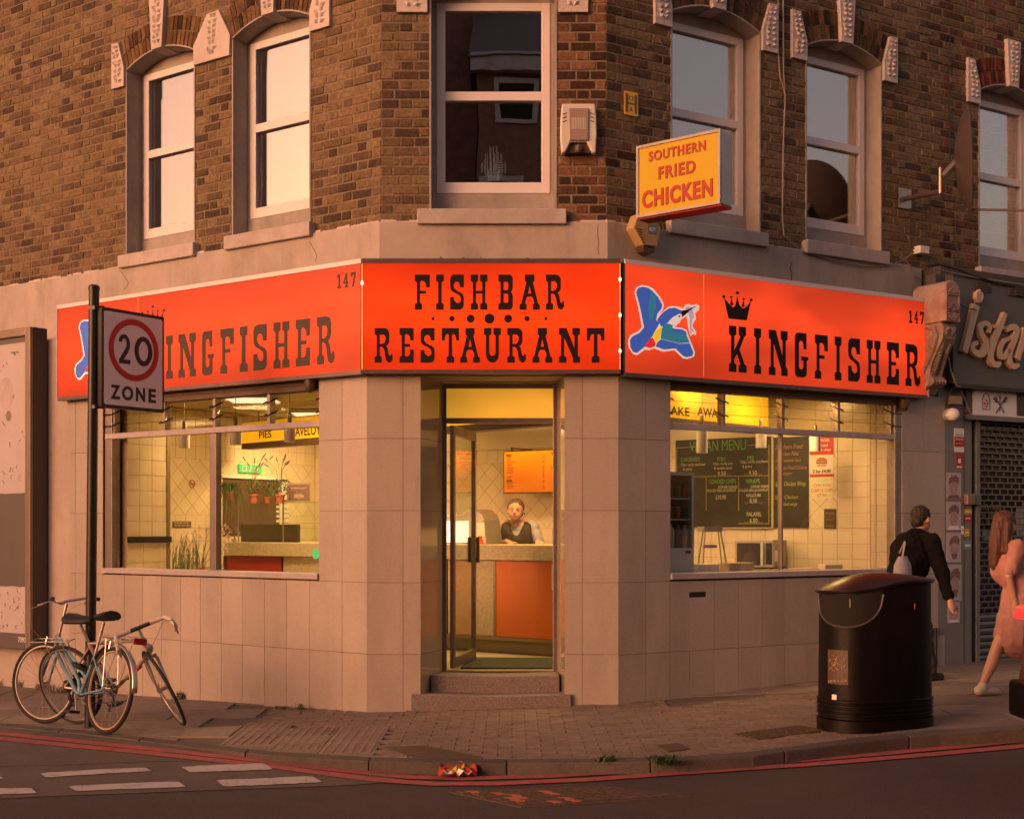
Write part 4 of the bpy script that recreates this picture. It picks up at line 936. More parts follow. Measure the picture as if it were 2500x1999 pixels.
YEL = [(620,850),(610,950),(590,1010),(545,1068),(497,975),(550,890)]
REDP = [(495,985),(540,1072),(520,1115),(455,1130),(390,1112),(430,1050)]
BEAK = [(880,640),(960,625),(1010,600),(1085,575),(1040,600),(980,640),(965,660),(885,725)]
FISH = [(930,620),(940,590),(975,580),(1010,610),(1035,650),(1042,720),(1020,760),(1010,860),(1055,925),(1020,905),(1000,955),(985,850),(985,740),(965,650)]
def art(par, fr, conv, letm):
    def ob(name, pts, m, k, lab=None):
        w = [conv(*p) for p in pts]; cs = sum(a for a, b in w)/len(w); cz = sum(b for a, b in w)/len(w)
        me = shape_mesh([[((a-cs)*fr.right, b-cz) for a, b in w]], .0016)
        flat(name, me, M[m], par, fr, cs, cz, .1006+.0012*k)
    ob('crown', CR, letm, 1)
    for x, y, r in CD_: ob('crown_ball', circ(x, y, r, 14), letm, 1)
    for d in DIA: ob('crown_point', d, letm, 1)
    ob('bird_outline', BIRD_O, 'bwhite', 1); ob('bird_wing', BLUE1, 'blue', 2.2); ob('bird_head', HEAD, 'blue', 2.6); ob('bird_feather', TEAL1, 'teal', 3.4); ob('bird_face', WFACE, 'bwhite', 3.6)
    ob('bird_breast', TEAL2, 'teal', 3.4); ob('bird_wing', BLUE2, 'blue', 2.8); ob('bird_wing', BLUE3, 'blue', 4.4); ob('bird_belly', YEL, 'byellow', 4.6); ob('bird_tail', REDP, 'bred', 4.2)
    ob('fish', FISH, 'fgrey', 2.4); ob('bird_beak', BEAK, 'letter', 4.6); ob('bird_eye', circ(846, 713, 12, 10), 'letter', 5)
art(sR, Rr, PX, 'letter')
# the left-hand copy: same artwork, placed so its crown sits above the K
refK = Rr.px(1779.5, 800, .1)[0]; lefK = L.px(855/2.395, 800, .1)[0]; dzl = zt2-zt_
art(sL, L, lambda X, Y: (lefK-(PX(X, Y)[0]-refK)*.98, PX(X, Y)[1]+dzl), 'letterg')

# blind behind the neighbour's first-floor window
bs = MB(); w_ = WINS['R'][2]
for k in range(30):
    z_ = 4.78+k*.044; bs.fprism(Rr, [(w_[0]+.13, z_), (w_[1]-.13, z_), (w_[1]-.13, z_+.036), (w_[0]+.13, z_+.036)], NU-.262, NU-.258+.004*(k % 2))
bs.build('blind_slat', M['white'], NB, kind='stuff')
# ================================================================== INTERIOR
FZ, CE = .29, 2.95
def clip(poly, a, b, c, d):
    def cl(ps, f, g):
        out = []
        for i in range(len(ps)):
            p, q = ps[i], ps[(i+1) % len(ps)]
            if f(p): out.append(p)
            if f(p) != f(q): out.append(g(p, q))
        return out
    def mk(ax, v): return lambda p, q: tuple(p[k]+(q[k]-p[k])*(v-p[ax])/(q[ax]-p[ax]) for k in (0, 1))
    for ax, v, sg in ((0, a, 1), (0, b, -1), (1, c, 1), (1, d, -1)):
        poly = cl(poly, lambda p: (p[ax]-v)*sg >= 0, mk(ax, v))
        if len(poly) < 3: return []
    return poly
SW1 = Fr((-3.93, 1.83), (.562, .827), (.827, -.562), 1)
SW2 = Fr((-4.57, 3.11), (.562, .827), (.827, -.562), 1)
BW = Fr((-2.59, 6.03), (.827, -.562), (-.562, -.827), 1)
RW = Fr((3.55, 1.855), (.93, -.367), (-.367, -.93), 1)
JW = Fr((-4.57, 3.11), (.827, -.562), (-.562, -.827), 1)
def proj(p): D = p.y+CD; return CX+F*p.x/D, HY-F*(p.z-CZ)/D
def seen(x, y): return 900 < y < 1640 and (270 < x < 785 or 1030 < x < 1380 or 1630 < x < 2195)
def tiled(fr, s0, s1, z0, z1, specs, nm, cap=290, skip=()):
    root = MB().fbox(fr, s0, s1, -.08, -.006, FZ, CE+.05).build('interior_wall', M['cgrout'], None, kind='structure', label=nm)
    lst = []
    for kind, a, b, c, d, t in specs:
        if kind == 'up':
            ni = int((b-a)/t)+1
            for i in range(ni):
                for j in range(int((d-c)/t)+1):
                    p = clip([(a+i*t, c+j*t), (a+i*t+t, c+j*t), (a+i*t+t, c+j*t+t), (a+i*t, c+j*t+t)], a, b, c, d)
                    lst.append(p)
        elif kind == 'dia':
            h = t/math.sqrt(2)
            for i in range(-1, int((b-a)/(2*h))+2):
                for j in range(-1, int((d-c)/h)+2):
                    cx_ = a+i*2*h+(h if j % 2 else 0); cz_ = c+j*h
                    lst.append(clip([(cx_, cz_-h), (cx_+h, cz_), (cx_, cz_+h), (cx_-h, cz_)], a, b, c, d))
        else: lst.append([(a, c), (b, c), (b, d), (a, d)])
    good = []
    for p in lst:
        if len(p) < 3: continue
        m_ = sum(x for x, z in p)/len(p), sum(z for x, z in p)/len(p)
        if max(x for x, z in p)-min(x for x, z in p) < .02: continue
        q = [(m_[0]+(x-m_[0])*(1-.003/max(.03, math.hypot(x-m_[0], z-m_[1]))), m_[1]+(z-m_[1])*(1-.003/max(.03, math.hypot(x-m_[0], z-m_[1])))) for x, z in p]
        pp = proj(fr.pt(m_[0], 0, m_[1])); good.append((not seen(*pp), q))
    good.sort(key=lambda t: t[0]); rs = MB()
    for i, (h_, q) in enumerate(good):
        if i < cap and not h_: MB().fprism(fr, q, -.006, random.uniform(-.0006, .0006)).build('wall_tile', M['cream'], root)
        else: rs.fprism(fr, q, -.006, 0)
    if rs.v: rs.build('wall_tile', M['cream'], root, kind='stuff')
    return root
tiled(SW1, .16, .70, FZ, CE, [('up', .16, .70, 1.46, 2.94, .155), ('up', .16, .70, .40, 1.40, .20)], 'cream tiled side wall behind the left window')
MB().fbox(SW1, .16, .71, 0, .022, 1.40, 1.46).build('dado_rail', M['black'], bpy.data.objects['interior_wall'])
MB().fbox(SW1, .66, .705, -.02, .006, FZ, CE).build('corner_strip', M['ltrim'], bpy.data.objects['interior_wall'])
tiled(JW, -.1, 1.17, FZ, CE, [('up', 0, 1.17, .4, 2.94, .2)], 'return wall behind the dark corner strip')
tiled(SW2, 0, 3.6, FZ, CE, [('up', 0, .55, .4, 2.94, .155), ('dia', .55, 3.52, 1.70, 2.36, .155), ('up', .55, 3.52, 2.36, 2.94, .155), ('up', .55, 3.52, 1.08, 1.70, .155)], 'far side wall with a band of diagonal tiles', 200)
BL = 7.42
tiled(BW, 0, BL+.06, FZ, CE, [('up', 0, BL, .62, 1.545, .154), ('dia', 0, BL-.33, 1.545, 2.315, .155), ('up', BL-.33, BL, 1.545, 2.94, .154), ('up', 0, BL-.33, 2.315, 2.47, .154), ('one', 0, BL-.33, 2.475, 2.94, 1)], 'back wall behind the counter with a band of diagonal tiles')
tiled(RW, 0, .22, FZ, CE, [('up', .002, .21, 1.0, 2.94, .154)], 'narrow tiled return at the right end of the shop')
flp = [w2(L, 3.44, -.2), w2(L, .2, -.25), w2(C, .60, -.46), w2(C, 1.63, -.46), w2(Rr, .2, -.25), w2(Rr, 3.45, -.2), (3.9, 1.9), (3.56, 1.9), (-2.55, 6.1), (-4.65, 3.2), (-3.6, 2.45)]
planpoly('interior_floor', flp, .10, FZ-.004, M['floor'], None, kind='structure')
planpoly('interior_ceiling', [w2(L, 3.44, -.2), w2(L, .0, -.25), w2(Rr, .0, -.25)]+flp[5:], CE, CE+.08, M['creampaint'], None, kind='structure')
MB().prism([Vector(v) for v in ((-.46,.62,FZ),(.36,.62,FZ),(.52,1.5,FZ),(-.42,1.55,FZ))], [Vector(v) for v in ((-.46,.62,FZ+.012),(.36,.62,FZ+.012),(.52,1.5,FZ+.012),(-.42,1.55,FZ+.012))]).build('door_mat', M['matgreen'], None, label='worn green mat on the floor just inside the open door', cat='mat')
# lights in the ceiling
def lamp(x, y, e, sx_=.5, sy_=.5, lab='', col=(1, .585, .22), z=CE-.06, rz=0):
    r = empty('ceiling_light', (x, y, z), lab, 'light', 'lit ceiling panels in the shop')
    MB().box(x-sx_/2-.02, x+sx_/2+.02, y-sy_/2-.02, y+sy_/2+.02, z+.012, z+.05).build('casing', M['white'], r)
    MB().box(x-sx_/2, x+sx_/2, y-sy_/2, y+sy_/2, z+.004, z+.011).build('diffuser', M['warmbox'], r)
    a = bpy.data.lights.new('panel_lamp', 'AREA'); a.shape = 'RECTANGLE'; a.size = sx_; a.size_y = sy_; a.energy = e; a.color = col
    o = bpy.data.objects.new('panel_lamp', a); COL.objects.link(o); o.parent = r; o.location = (0, 0, -.004)
lamp(-2.75, 2.75, 36, lab='lit ceiling panel above the plants in the left window')
lamp(-2.35, 4.5, 34, lab='lit ceiling panel at the far end behind the counter')
lamp(.15, 1.75, 34, lab='lit ceiling panel between the door and the counter')
lamp(1.5, 1.15, 25, .6, .3, lab='lit ceiling panel just behind the right window, near the fridge')
lamp(2.55, 1.45, 19, .4, .3, lab='lit ceiling panel at the right end of the shop')
# ---- yellow light boxes hanging over the counter
def strip(name, p, q, z0, z1, label, texts):
    d = Vector((q[0]-p[0], q[1]-p[1], 0)); ln = d.length; d.normalize(); nm = Vector((d.y, -d.x, 0))
    fr = Fr(p, (d.x, d.y), (nm.x, nm.y), 1)
    r = empty(name, fr.pt(ln/2, 0, z0), label, 'light box', 'yellow light boxes over the counter')
    MB().fbox(fr, 0, ln, -.14, -.002, z0, z1+.01).build('housing', M['ltrim'], r)
    MB().fbox(fr, .0, ln, 0, .004, z0+.012, z1).build('face_panel', M['litY'], r)
    MB().fbox(fr, 0, ln, -.14, .012, z0-.055, z0+.012).build('base_rail', M['wood'], r)
    for t, xa, xb, ya, yb in texts:
        s0, zt = fr.px(xa, ya, .008); s1, zb = fr.px(xb, yb, .008)
        flat('lettering', fit_text(t, abs(s1-s0), abs(zt-zb), .002, .012), M['letter'], r, fr, (s0+s1)/2, (zt+zb)/2, .006)
    for s in (.25, ln*.5, ln-.25): MB().tube([fr.pt(s, -.07, z1), fr.pt(s, -.07, CE)], .006, 6).build('hanger', M['ltrim'], r)
    return fr
strip('light_box', (-3.25, 4.63), (.82, .50), 2.55, 2.81, 'yellow light box lettered SAVELOY seen through the left window', [('SAVELOY', 714, 782, 1043, 1060), ('PIES', 632, 662, 1053, 1068)])
strip('light_box', (.93, .44), (2.57, 2.03), 2.55, 2.92, 'yellow light box lettered TAKE AWAY seen through the right window', [('TAKE', 1622, 1684, 989, 1016), ('AWAY', 1703, 1765, 993, 1021)])
# ---- pendant lamps
def pend(x, y0, y1, w, fr, n, lab):
    s, zt = fr.px(x, y0, n); zb = fr.px(x, y1, n)[1]; p = fr.pt(s, n, 0)
    r = empty('pendant_lamp', (p.x, p.y, CE-.02), lab, 'lamp', 'frosted pendant lamps hanging inside the windows')
    MB().lathe((p.x, p.y, 0), [(.001, zt), (w*.5, zt), (w, zt-.005), (w, zb), (w*.9, zb)], 16).build('shade', M['white'], r, smooth=True)
    MB().lathe((p.x, p.y, 0), [(.02, zt), (.02, zt+.10), (.012, zt+.11)], 10).build('lamp_holder', M['ltrim'], r, smooth=True)
    MB().tube([(p.x, p.y, zt+.1), (p.x, p.y, CE)], .003, 5).build('cord', M['ltrim'], r)
    MB().lathe((p.x, p.y, 0), [(.045, CE-.025), (.045, CE)], 12).build('ceiling_rose', M['ltrim'], r)
pend(450, 1054, 1094, .055, L, -.65, 'frosted pendant lamp leftmost in the left window'); pend(575, 1046, 1086, .055, L, -.6, 'frosted pendant lamp right of the mullion in the left window')
pend(707, 1036, 1079, .052, L, -.55, 'frosted pendant lamp beside the tiled pier in the left window')
pend(1714, 1040, 1106, .052, Rr, -.5, 'frosted pendant lamp below TAKE AWAY in the right window'); pend(1858, 1051, 1093, .052, Rr, -.5, 'frosted pendant lamp in the middle of the right window'); pend(1990, 1064, 1102, .052, Rr, -.45, 'frosted pendant lamp in front of the red poster in the right window')
# ---- counter
CF = Fr((-.04, 2.0), (.827, -.562), (-.562, -.827), 1)
def cx_(x): return CF.px(x, 1400, 0)[0]
cn = empty('shop_counter', CF.pt(-1, -.3, FZ), 'marbled counter with orange and dark red panels behind the door', 'counter')
ta, tb = -4.0, 1.15
MB().fbox(CF, ta, tb, -.62, .05, 1.225, 1.38).build('countertop', M['laminate'], cn, bevel=.006)
MB().fbox(CF, ta, tb, -.55, -.02, .455, 1.225).build('carcass', M['wood'], cn)
MB().fbox(CF, ta, tb, -.50, -.06, FZ, .42).build('plinth', M['ltrim'], cn)
MB().fbox(CF, ta, tb, -.52, .012, .42, .455).build('bottom_trim', M['ltrim'], cn)
cuts = [(ta, cx_(545), 'laminate'), (cx_(545), cx_(687), 'redlam'), (cx_(692), cx_(900), 'laminate'), (cx_(904), cx_(1090), 'orange'), (cx_(1094), cx_(1205), 'laminate'), (cx_(1211), tb, 'orange')]
for a, b, m in cuts: MB().fbox(CF, a, b, -.02, 0, .458, 1.222).build('front_panel', M[m], cn)

MB().fbox(CF, cx_(1205), cx_(1211), -.02, .006, .458, 1.222).build('panel_trim', M['ltrim'], cn)
s, z = CF.px(1347, 1385, .003)
MB().fbox(CF, s, s+.08, .001, .003, z-.22, z+.03).build('notice', M['paper'], cn)
# ---- menu screen above the counter
n = .45
s0, z1 = BW.px(1229, 1101, n); s1, z0 = BW.px(1420, 1204, n)
z0 = BW.px(1229, 1205, n)[1]
scn = empty('menu_screen', BW.pt((s0+s1)/2, n, z0), 'glowing orange menu screen hung above the woman at the counter', 'screen')
MB().fbox(BW, s0, s1, n-.05, n-.003, z0, z1).build('casing', M['black'], scn)
MB().fbox(BW, s0+.012, s1-.012, n-.003, n, z0+.012, z1-.012).build('display', M['screen'], scn)
tx = MB(); hh = (z1-z0)
for col in range(3):
    xs0 = s0+.05+[0, .48, .62][col]
    for r_ in range(22):
        if random.random() < .2 or (col == 1 and r_ < 2): continue
        zz = z1-.05-r_*hh*.038; w = random.uniform(.05, .12) if col == 0 else (.03 if col == 1 else random.uniform(.08, .3))
        if zz > z0+.03: tx.fbox(BW, xs0, xs0+w, n+.0004, n+.0012, zz-.0035, zz+.0035)
tx.build('menu_lines', M['wood'], scn, kind='stuff')
for t, ds, w, dzz in (('FISH', .075, .07, .045), ('PIES & PATTIES', .74, .19, .04), ('CHARCOAL GRILLED', .76, .24, .20), ('EXTRA', .085, .08, .33)):
    flat('heading', fit_text(t, w, .028, .0015, .02), M['letter'], scn, BW, s0+ds+(.0 if ds < .2 else .0), z1-dzz-.01, n+.0015)
for s in (s0+.08, s1-.1): MB().fbox(BW, s, s+.02, 0.001, n-.03, z1+.02, z1+.04).build('bracket', M['ltrim'], scn); MB().fbox(BW, s, s+.02, n-.05, n-.03, z1, z1+.04).build('bracket', M['ltrim'], scn)
# ---- hot cabinet and card stand on the counter
p = unp(1163, 1325, 13.5)
hc = empty('hot_cabinet', (p.x, p.y, 1.38), 'domed stainless hot cabinet on the counter left of the woman', 'cabinet')
hf = Fr((p.x, p.y), (.827, -.562), (-.562, -.827), 1)
prof = [(-.25, 1.382), (.13, 1.382), (.10, 1.56), (.09, 1.63), (.06, 1.69), (.0, 1.735), (-.07, 1.745), (-.14, 1.73), (-.19, 1.69), (-.45, 1.68), (-.45, 1.382)]
MB().fprism(hf, prof, -.30, .0).build('hood', M['steel'], hc, bevel=.008)
MB().fbox(hf, -.46, -.10, .001, .02, 1.395, 1.62).build('lit_window', M['warmbox'], hc)
p = unp(1172, 1329, 13.3)
cs = empty('card_stand', (p.x, p.y, 1.38), 'red cone stand holding a small paper notice on the counter', 'stand')
MB().lathe((p.x, p.y, 1.38), [(.045, 0), (.036, .02), (.02, .06), (.022, .085)], 12).build('cone', M['redpaint'], cs, smooth=True)
MB().box(p.x-.045, p.x+.045, p.y-.002, p.y+.002, 1.46, 1.60).build('notice', M['paper'], cs)
# ---- glass display on the left of the counter, plants on top
ga, gb = cx_(575), cx_(800)
gd = empty('glass_display', CF.pt((ga+gb)/2, -.2, 1.38), 'green tinted glass food display on the counter in the left window', 'display case')
MB().fbox(CF, ga, gb, -.42, -.05, 1.838, 1.848).build('glass_shelf', M['glassin'], gd)
MB().fbox(CF, ga, gb, -.052, -.046, 1.40, 1.836).build('front_glass', M['glassin'], gd)
MB().fbox(CF, ga, gb, -.41, -.06, 1.60, 1.606).build('glass_shelf', M['glassin'], gd)
s0, s1 = CF.px(588, 1300, -.3)[0], CF.px(724, 1300, -.3)[0]
MB().fbox(CF, s0, s1, -.36, -.30, 1.382, 1.59).build('back_panel', M['wood'], gd)
for s in (ga, (ga+gb)/2, gb-.02): MB().fbox(CF, s, s+.012, -.046, -.034, 1.382, 1.836).build('upright', M['steel'], gd)
# serving hatch on the far wall: pale frame, darker kitchen beyond
ha, hz1 = SW2.px(545, 1160, .01); hb = SW2.px(683, 1165, .01)[0]; hz0 = 1.45
kh = empty('serving_hatch', SW2.pt((ha+hb)/2, 0, hz0), 'white framed kitchen hatch under the exit sign in the left window', 'hatch')
MB().fbox(SW2, ha, hb, .001, .006, hz0, hz1-.03).build('opening', M['wood'], kh)
MB().fbox(SW2, ha-.03, hb+.02, .001, .03, hz1-.03, hz1).build('frame', M['white'], kh); MB().fbox(SW2, hb-.01, hb+.02, .001, .03, hz0, hz1-.031).build('frame', M['white'], kh)
for k in range(6): MB().fbox(SW2, ha+.9, ha+1.12, .007, .012, 1.5+k*.06, 1.53+k*.06).build('slat', M['white'], kh)
# exit sign, clock, framed picture, small signs
s, z = SW2.px(612, 1144, .03); 
ex = empty('exit_sign', SW2.pt(s, 0, z), 'green running man exit sign above the kitchen hatch', 'sign')
MB().fbox(SW2, s-.19, s+.19, .001, .03, z-.05, z+.05).build('panel', M['exit'], ex)
me_ = shape_mesh([[(-.03,-.035),(-.01,-.01),(-.02,.02),(.0,.03),(.02,.005),(.03,.005),(.01,.02),(.005,-.005),(.03,-.035),(.015,-.035),(0,-.015),(-.015,-.035)]], .002); flat('running_figure', me_, M['white'], ex, SW2, s, z, .032)
flat('running_figure', shape_mesh([circ(.006, .038, .008, 10)], .002), M['white'], ex, SW2, s, z, .032)
flat('arrow', shape_mesh([[(.06,-.008),(.10,-.008),(.10,-.025),(.14,0),(.10,.025),(.10,.008),(.06,.008)]], .002), M['white'], ex, SW2, s, z, .032)
flat('arrow', shape_mesh([[(-.14,-.035),(-.07,-.035),(-.07,.035),(-.14,.035)],[(-.13,-.03),(-.08,-.03),(-.08,.03),(-.13,.03)]], .002), M['white'], ex, SW2, s, z, .032)
s, z = SW2.px(697, 1197, .03); ck = empty('wall_clock', SW2.pt(s, 0, z), 'round white wall clock with dark rim behind the framed picture', 'clock')
ax = tuple(SW2.nm); MB().lathe(SW2.pt(s, .002, z), [(.13, 0), (.13, .02)], 28, ax, (0, 0, 1)).build('face', M['white'], ck); 
MB().torus(SW2.pt(s, .022, z), SW2.d, (0, 0, 1), .13, .010, 28, 6).build('rim', M['wood'], ck, smooth=True)
h_ = MB(); h_.fbox(SW2, s-.003, s+.003, .023, .026, z, z+.085); h_.fbox(SW2, s, s+.06, .027, .029, z-.004, z+.004); h_.build('hands', M['black'], ck)
tk = MB()
for k in range(12): a = k*PI/6; tk.fbox(SW2, s+.105*math.sin(a)-.004, s+.105*math.sin(a)+.004, .022, .024, z+.105*math.cos(a)-.008, z+.105*math.cos(a)+.008)
tk.build('hour_marks', M['black'], ck, kind='stuff')
D = 14.75; a = unp(700, 1226, D); b = unp(760, 1178, D)
fp = empty('framed_picture', ((a.x+b.x)/2, a.y, a.z), 'small dark picture in a pale wooden frame on the glass display', 'picture')
MB().box(a.x, b.x, a.y, a.y+.012, a.z, b.z).build('frame', M['laminate'], fp); MB().box(a.x+.02, b.x-.02, a.y-.003, a.y-.001, a.z+.02, b.z-.02).build('print', M['bone'], fp)
MB().box(a.x+.05, b.x-.05, a.y-.006, a.y-.0035, b.z-.07, b.z-.055).build('print_lettering', M['skinp'], fp)
MB().ell(((a.x+b.x)/2, a.y-.004, a.z+.07), .06, .002, .025).build('print_figure', M['skinp'], fp)
s, z = SW2.px(469, 1181, .004); ns = empty('no_smoking_sign', SW2.pt(s, 0, z), 'small round red no smoking sign on the far tiles', 'sign')
MB().torus(SW2.pt(s, .003, z), SW2.d, (0, 0, 1), .045, .005, 24, 5).build('ring', M['redpaint'], ns); MB().tube([SW2.pt(s-.03, .003, z+.03), SW2.pt(s+.03, .003, z-.03)], .005, 5).build('bar', M['redpaint'], ns); MB().fbox(SW2, s-.03, s+.03, .001, .004, z-.006, z+.004).build('cigarette', M['black'], ns)
a, zt = SW2.px(421, 1272, .004); b, zb = SW2.px(466, 1287, .004); pw = empty('seating_sign', SW2.pt((a+b)/2, 0, zb), 'brown sign reading PLEASE WAIT TO BE SEATED', 'sign')
MB().fbox(SW2, a, b, .001, .008, zb, zt).build('board', M['wood'], pw)
for i, t in enumerate(('PLEASE WAIT', 'TO BE SEATED')): flat('lettering', fit_text(t, (b-a)*.85, (zt-zb)*.30, .001, .01), M['cream'], pw, SW2, (a+b)/2, zt-(zt-zb)*(.28+.44*i), .009)
# ---- potted plants on the display
def pot(x, yb, D, r, h, kind, lab, leafm='green'):
    p = unp(x, yb, D); q = empty('potted_plant', p, lab, 'plant', None)
    MB().lathe(p, [(r*.7, 0), (r*.95, h*.8), (r*1.08, h*.8), (r*1.08, h), (r*.9, h), (r*.85, h*.9)], 16).build('pot', M['terracotta'], q, smooth=True)
    rnd = random.Random(int(x)); lv = MB(); st = MB(); hd_ = MB()
    for i in range(150 if kind != 'spider' else 0):
        a = rnd.uniform(0, 2*PI); rr = rnd.uniform(0, 1)**.6*r*1.7; zz = h+rnd.uniform(0, .17); c = p+Vector((rr*math.cos(a), rr*math.sin(a), zz)); u_ = Vector((rnd.uniform(-1,1), rnd.uniform(-1,1), rnd.uniform(.3,1))).normalized()*.022; w_ = u_.orthogonal().normalized()*.005
        lv.add([c-u_, c+w_, c+u_, c-w_], [(0,1,2,3)])
    if kind == 'lav':
        for i in range(9):
            a = rnd.uniform(0, 2*PI); tip = p+Vector((math.cos(a)*rnd.uniform(.05, .22), math.sin(a)*.08, h+rnd.uniform(.30, .47))); mid = p+Vector((0, 0, h+.18))+(tip-p-Vector((0,0,h)))*.25
            st.tube([p+Vector((0,0,h)), mid, tip], .0018, 4)
            dr = (tip-mid).normalized()
            for k in range(4): hd_.ell(tip-dr*(.014*k), .008, .008, .007, 6, 4)
        st.build('stem', M['dry'], q, kind='stuff'); hd_.build('flower_head', M['lav'], q, kind='stuff')
    if kind == 'spider':
        for i in range(120):
            a = rnd.uniform(0, 2*PI); ln = rnd.uniform(.15, .34); drp = rnd.uniform(.1, .45); d = Vector((math.cos(a), math.sin(a)*.6, 0)); base = p+Vector((0,0,h)); pts = [base+d*(ln*t)+Vector((0,0,.14*math.sin(PI*min(1, t*1.1))-drp*t*t)) for t in (0,.3,.6,1)]; w_ = d.cross(Vector((0,0,1)))*.006
            lv.add([pts[0]-w_, pts[0]+w_, pts[1]+w_, pts[1]-w_, pts[2]+w_*.8, pts[2]-w_*.8, pts[3]], [(0,1,2,3),(3,2,4,5),(5,4,6)])
    lv.build('foliage', M[leafm], q, kind='stuff')
Ds = 14.55
pot(620, 1228, Ds, .055, .10, 'lav', 'terracotta pot of lavender left on the glass display'); pot(653, 1228, Ds+.15, .04, .07, 'x', 'small pale potted plant between the two lavender pots'); pot(684, 1228, Ds, .055, .10, 'lav', 'terracotta pot of lavender nearest the wall clock')
pot(560, 1222, 14.9, .06, .10, 'spider', 'trailing spider plant spilling over the left end of the display')
# grass plant, orchid and bottle on the left window ledge
MB().fbox(L, .56, 3.33, -.5, -.13, 1.085, 1.108).build('window_ledge', M['creampaint'], B)
def ledge(x, y, n): s, z = L.px(x, y, n); return L.pt(s, n, 1.108)
p = ledge(450, 1390, -.32); gp = empty('grass_plant', p, 'tall green grass plant standing on the ledge in the left window', 'plant')
rnd = random.Random(5); lv = MB()
for i in range(85):
    b0 = p+L.u*rnd.uniform(-.17, .24)+L.nm*rnd.uniform(-.08, .08); h = rnd.uniform(.12, .44); dx = rnd.uniform(-.10, .12); w_ = L.u*.0045
    pts = [b0, b0+Vector((0,0,h*.5))+L.u*dx*.25, b0+Vector((0,0,h*.85))+L.u*dx*.7, b0+Vector((0,0,h))+L.u*dx*1.3]
    lv.add([pts[0]-w_, pts[0]+w_, pts[1]+w_, pts[1]-w_, pts[2]+w_*.7, pts[2]-w_*.7, pts[3]], [(0,1,2,3),(3,2,4,5),(5,4,6)])
lv.build('foliage', M['grassm'], gp, kind='stuff')
p = ledge(490, 1389, -.25); op = empty('orchid', p, 'pale orchid with drooping flowers beside the window mullion', 'plant')
MB().lathe(p, [(.03, 0), (.045, .05), (.048, .055)], 14).build('pot', M['terracotta'], op, smooth=True)
stm = MB(); fl = MB()
for (x0, y0, x1, y1, x2, y2) in ((490,1388,470,1330,455,1310),(492,1388,525,1300,555,1285),(488,1388,500,1340,505,1290),(491,1388,540,1330,548,1345)):
    P_ = [L.pt(L.px(x, y, -.25)[0], -.25, L.px(x, y, -.25)[1]) for x, y in ((x0,y0),(x1,y1),(x2,y2))]; stm.tube(P_, .003, 5)
stm.build('stem', M['dry'], op)
for x, y in ((545,1290),(556,1285),(548,1300),(562,1295),(572,1288),(556,1310),(565,1318),(540,1345),(556,1340),(478,1300),(490,1290),(500,1296),(486,1312),(470,1330),(548,1322),(535,1350),(575,1300)):
    c = L.pt(L.px(x, y, -.24)[0], -.24+rnd.uniform(-.04, .04), L.px(x, y, -.24)[1]); f = MB()
    for k in range(5):
        a = k*2*PI/5+rnd.uniform(0, 1); u_ = L.u*math.cos(a)+Vector((0,0,math.sin(a))); w_ = u_.cross(L.nm)*.014; tip = c+u_*.038+L.nm*.008; f.add([c, c+u_*.02-w_, tip, c+u_*.02+w_], [(0,1,2,3)])
    f.build('flower', M['petal'], op)
p = ledge(540, 1390, -.22); wb = empty('spray_bottle', p, 'small white bottle on the ledge right of the mullion', 'bottle')
MB().lathe(p, [(.028, 0), (.030, .01), (.030, .055), (.012, .07), (.011, .085)], 14).build('body', M['white'], wb, smooth=True); MB().lathe(p, [(.012, .0855), (.012, .10)], 10).build('cap', M['white'], wb)
s, z = L.px(771, 1352, -.066); fl_ = flat('round_sticker', shape_mesh([circ(0, 0, .045, 20)], .001), M['exit'], None, L, s, z, -.066, label='round green hygiene sticker at the right edge of the left window', cat='sticker')
# ---- right window: worktop and things on it
wt = [w2(Rr, .35, -.15), w2(Rr, 3.30, -.15), w2(BW, BL-.3, .02), w2(BW, 4.85, .02), w2(BW, 4.85, .62), w2(Rr, .35, -.7)]
planpoly('worktop', wt, 1.06, 1.10, M['steel'], None, label='steel worktop filling the right window', cat='worktop')
def rp(x, y, n, z=None): s, zz = Rr.px(x, y, n); return Rr.pt(s, n, zz if z is None else z)
s1 = Rr.px(1695, 1200, -.26)[0]; s0 = s1-.46; zt = Rr.px(1695, 1153, -.26)[1]; zm = Rr.px(1695, 1337, -.26)[1]
fg = empty('display_fridge', Rr.pt((s0+s1)/2, -.4, 1.1), 'small glass fronted drinks fridge beside the tiled pier in the right window', 'fridge')
MB().fbox(Rr, s0, s1, -.62, -.26, 1.102, zm).build('base', M['offwhite'], fg, bevel=.006); MB().fbox(Rr, s0, s1, -.62, -.26, zt-.03, zt).build('top', M['offwhite'], fg)
MB().fbox(Rr, s1-.03, s1, -.62, -.26, zm, zt-.031).build('side', M['offwhite'], fg); MB().fbox(Rr, s0, s0+.02, -.62, -.26, zm, zt-.031).build('side', M['offwhite'], fg); MB().fbox(Rr, s0+.02, s1-.03, -.62, -.60, zm, zt-.031).build('back', M['rimg'], fg)
MB().fbox(Rr, s0+.02, s1-.03, -.268, -.262, zm, zt-.031).build('door_glass', M['glassin'], fg); MB().fbox(Rr, s1-.10, s1-.04, -.26, -.258, zm-.05, zm-.025).build('badge', M['black'], fg)
shz = [zm+.0, zm+.26, zm+.45]
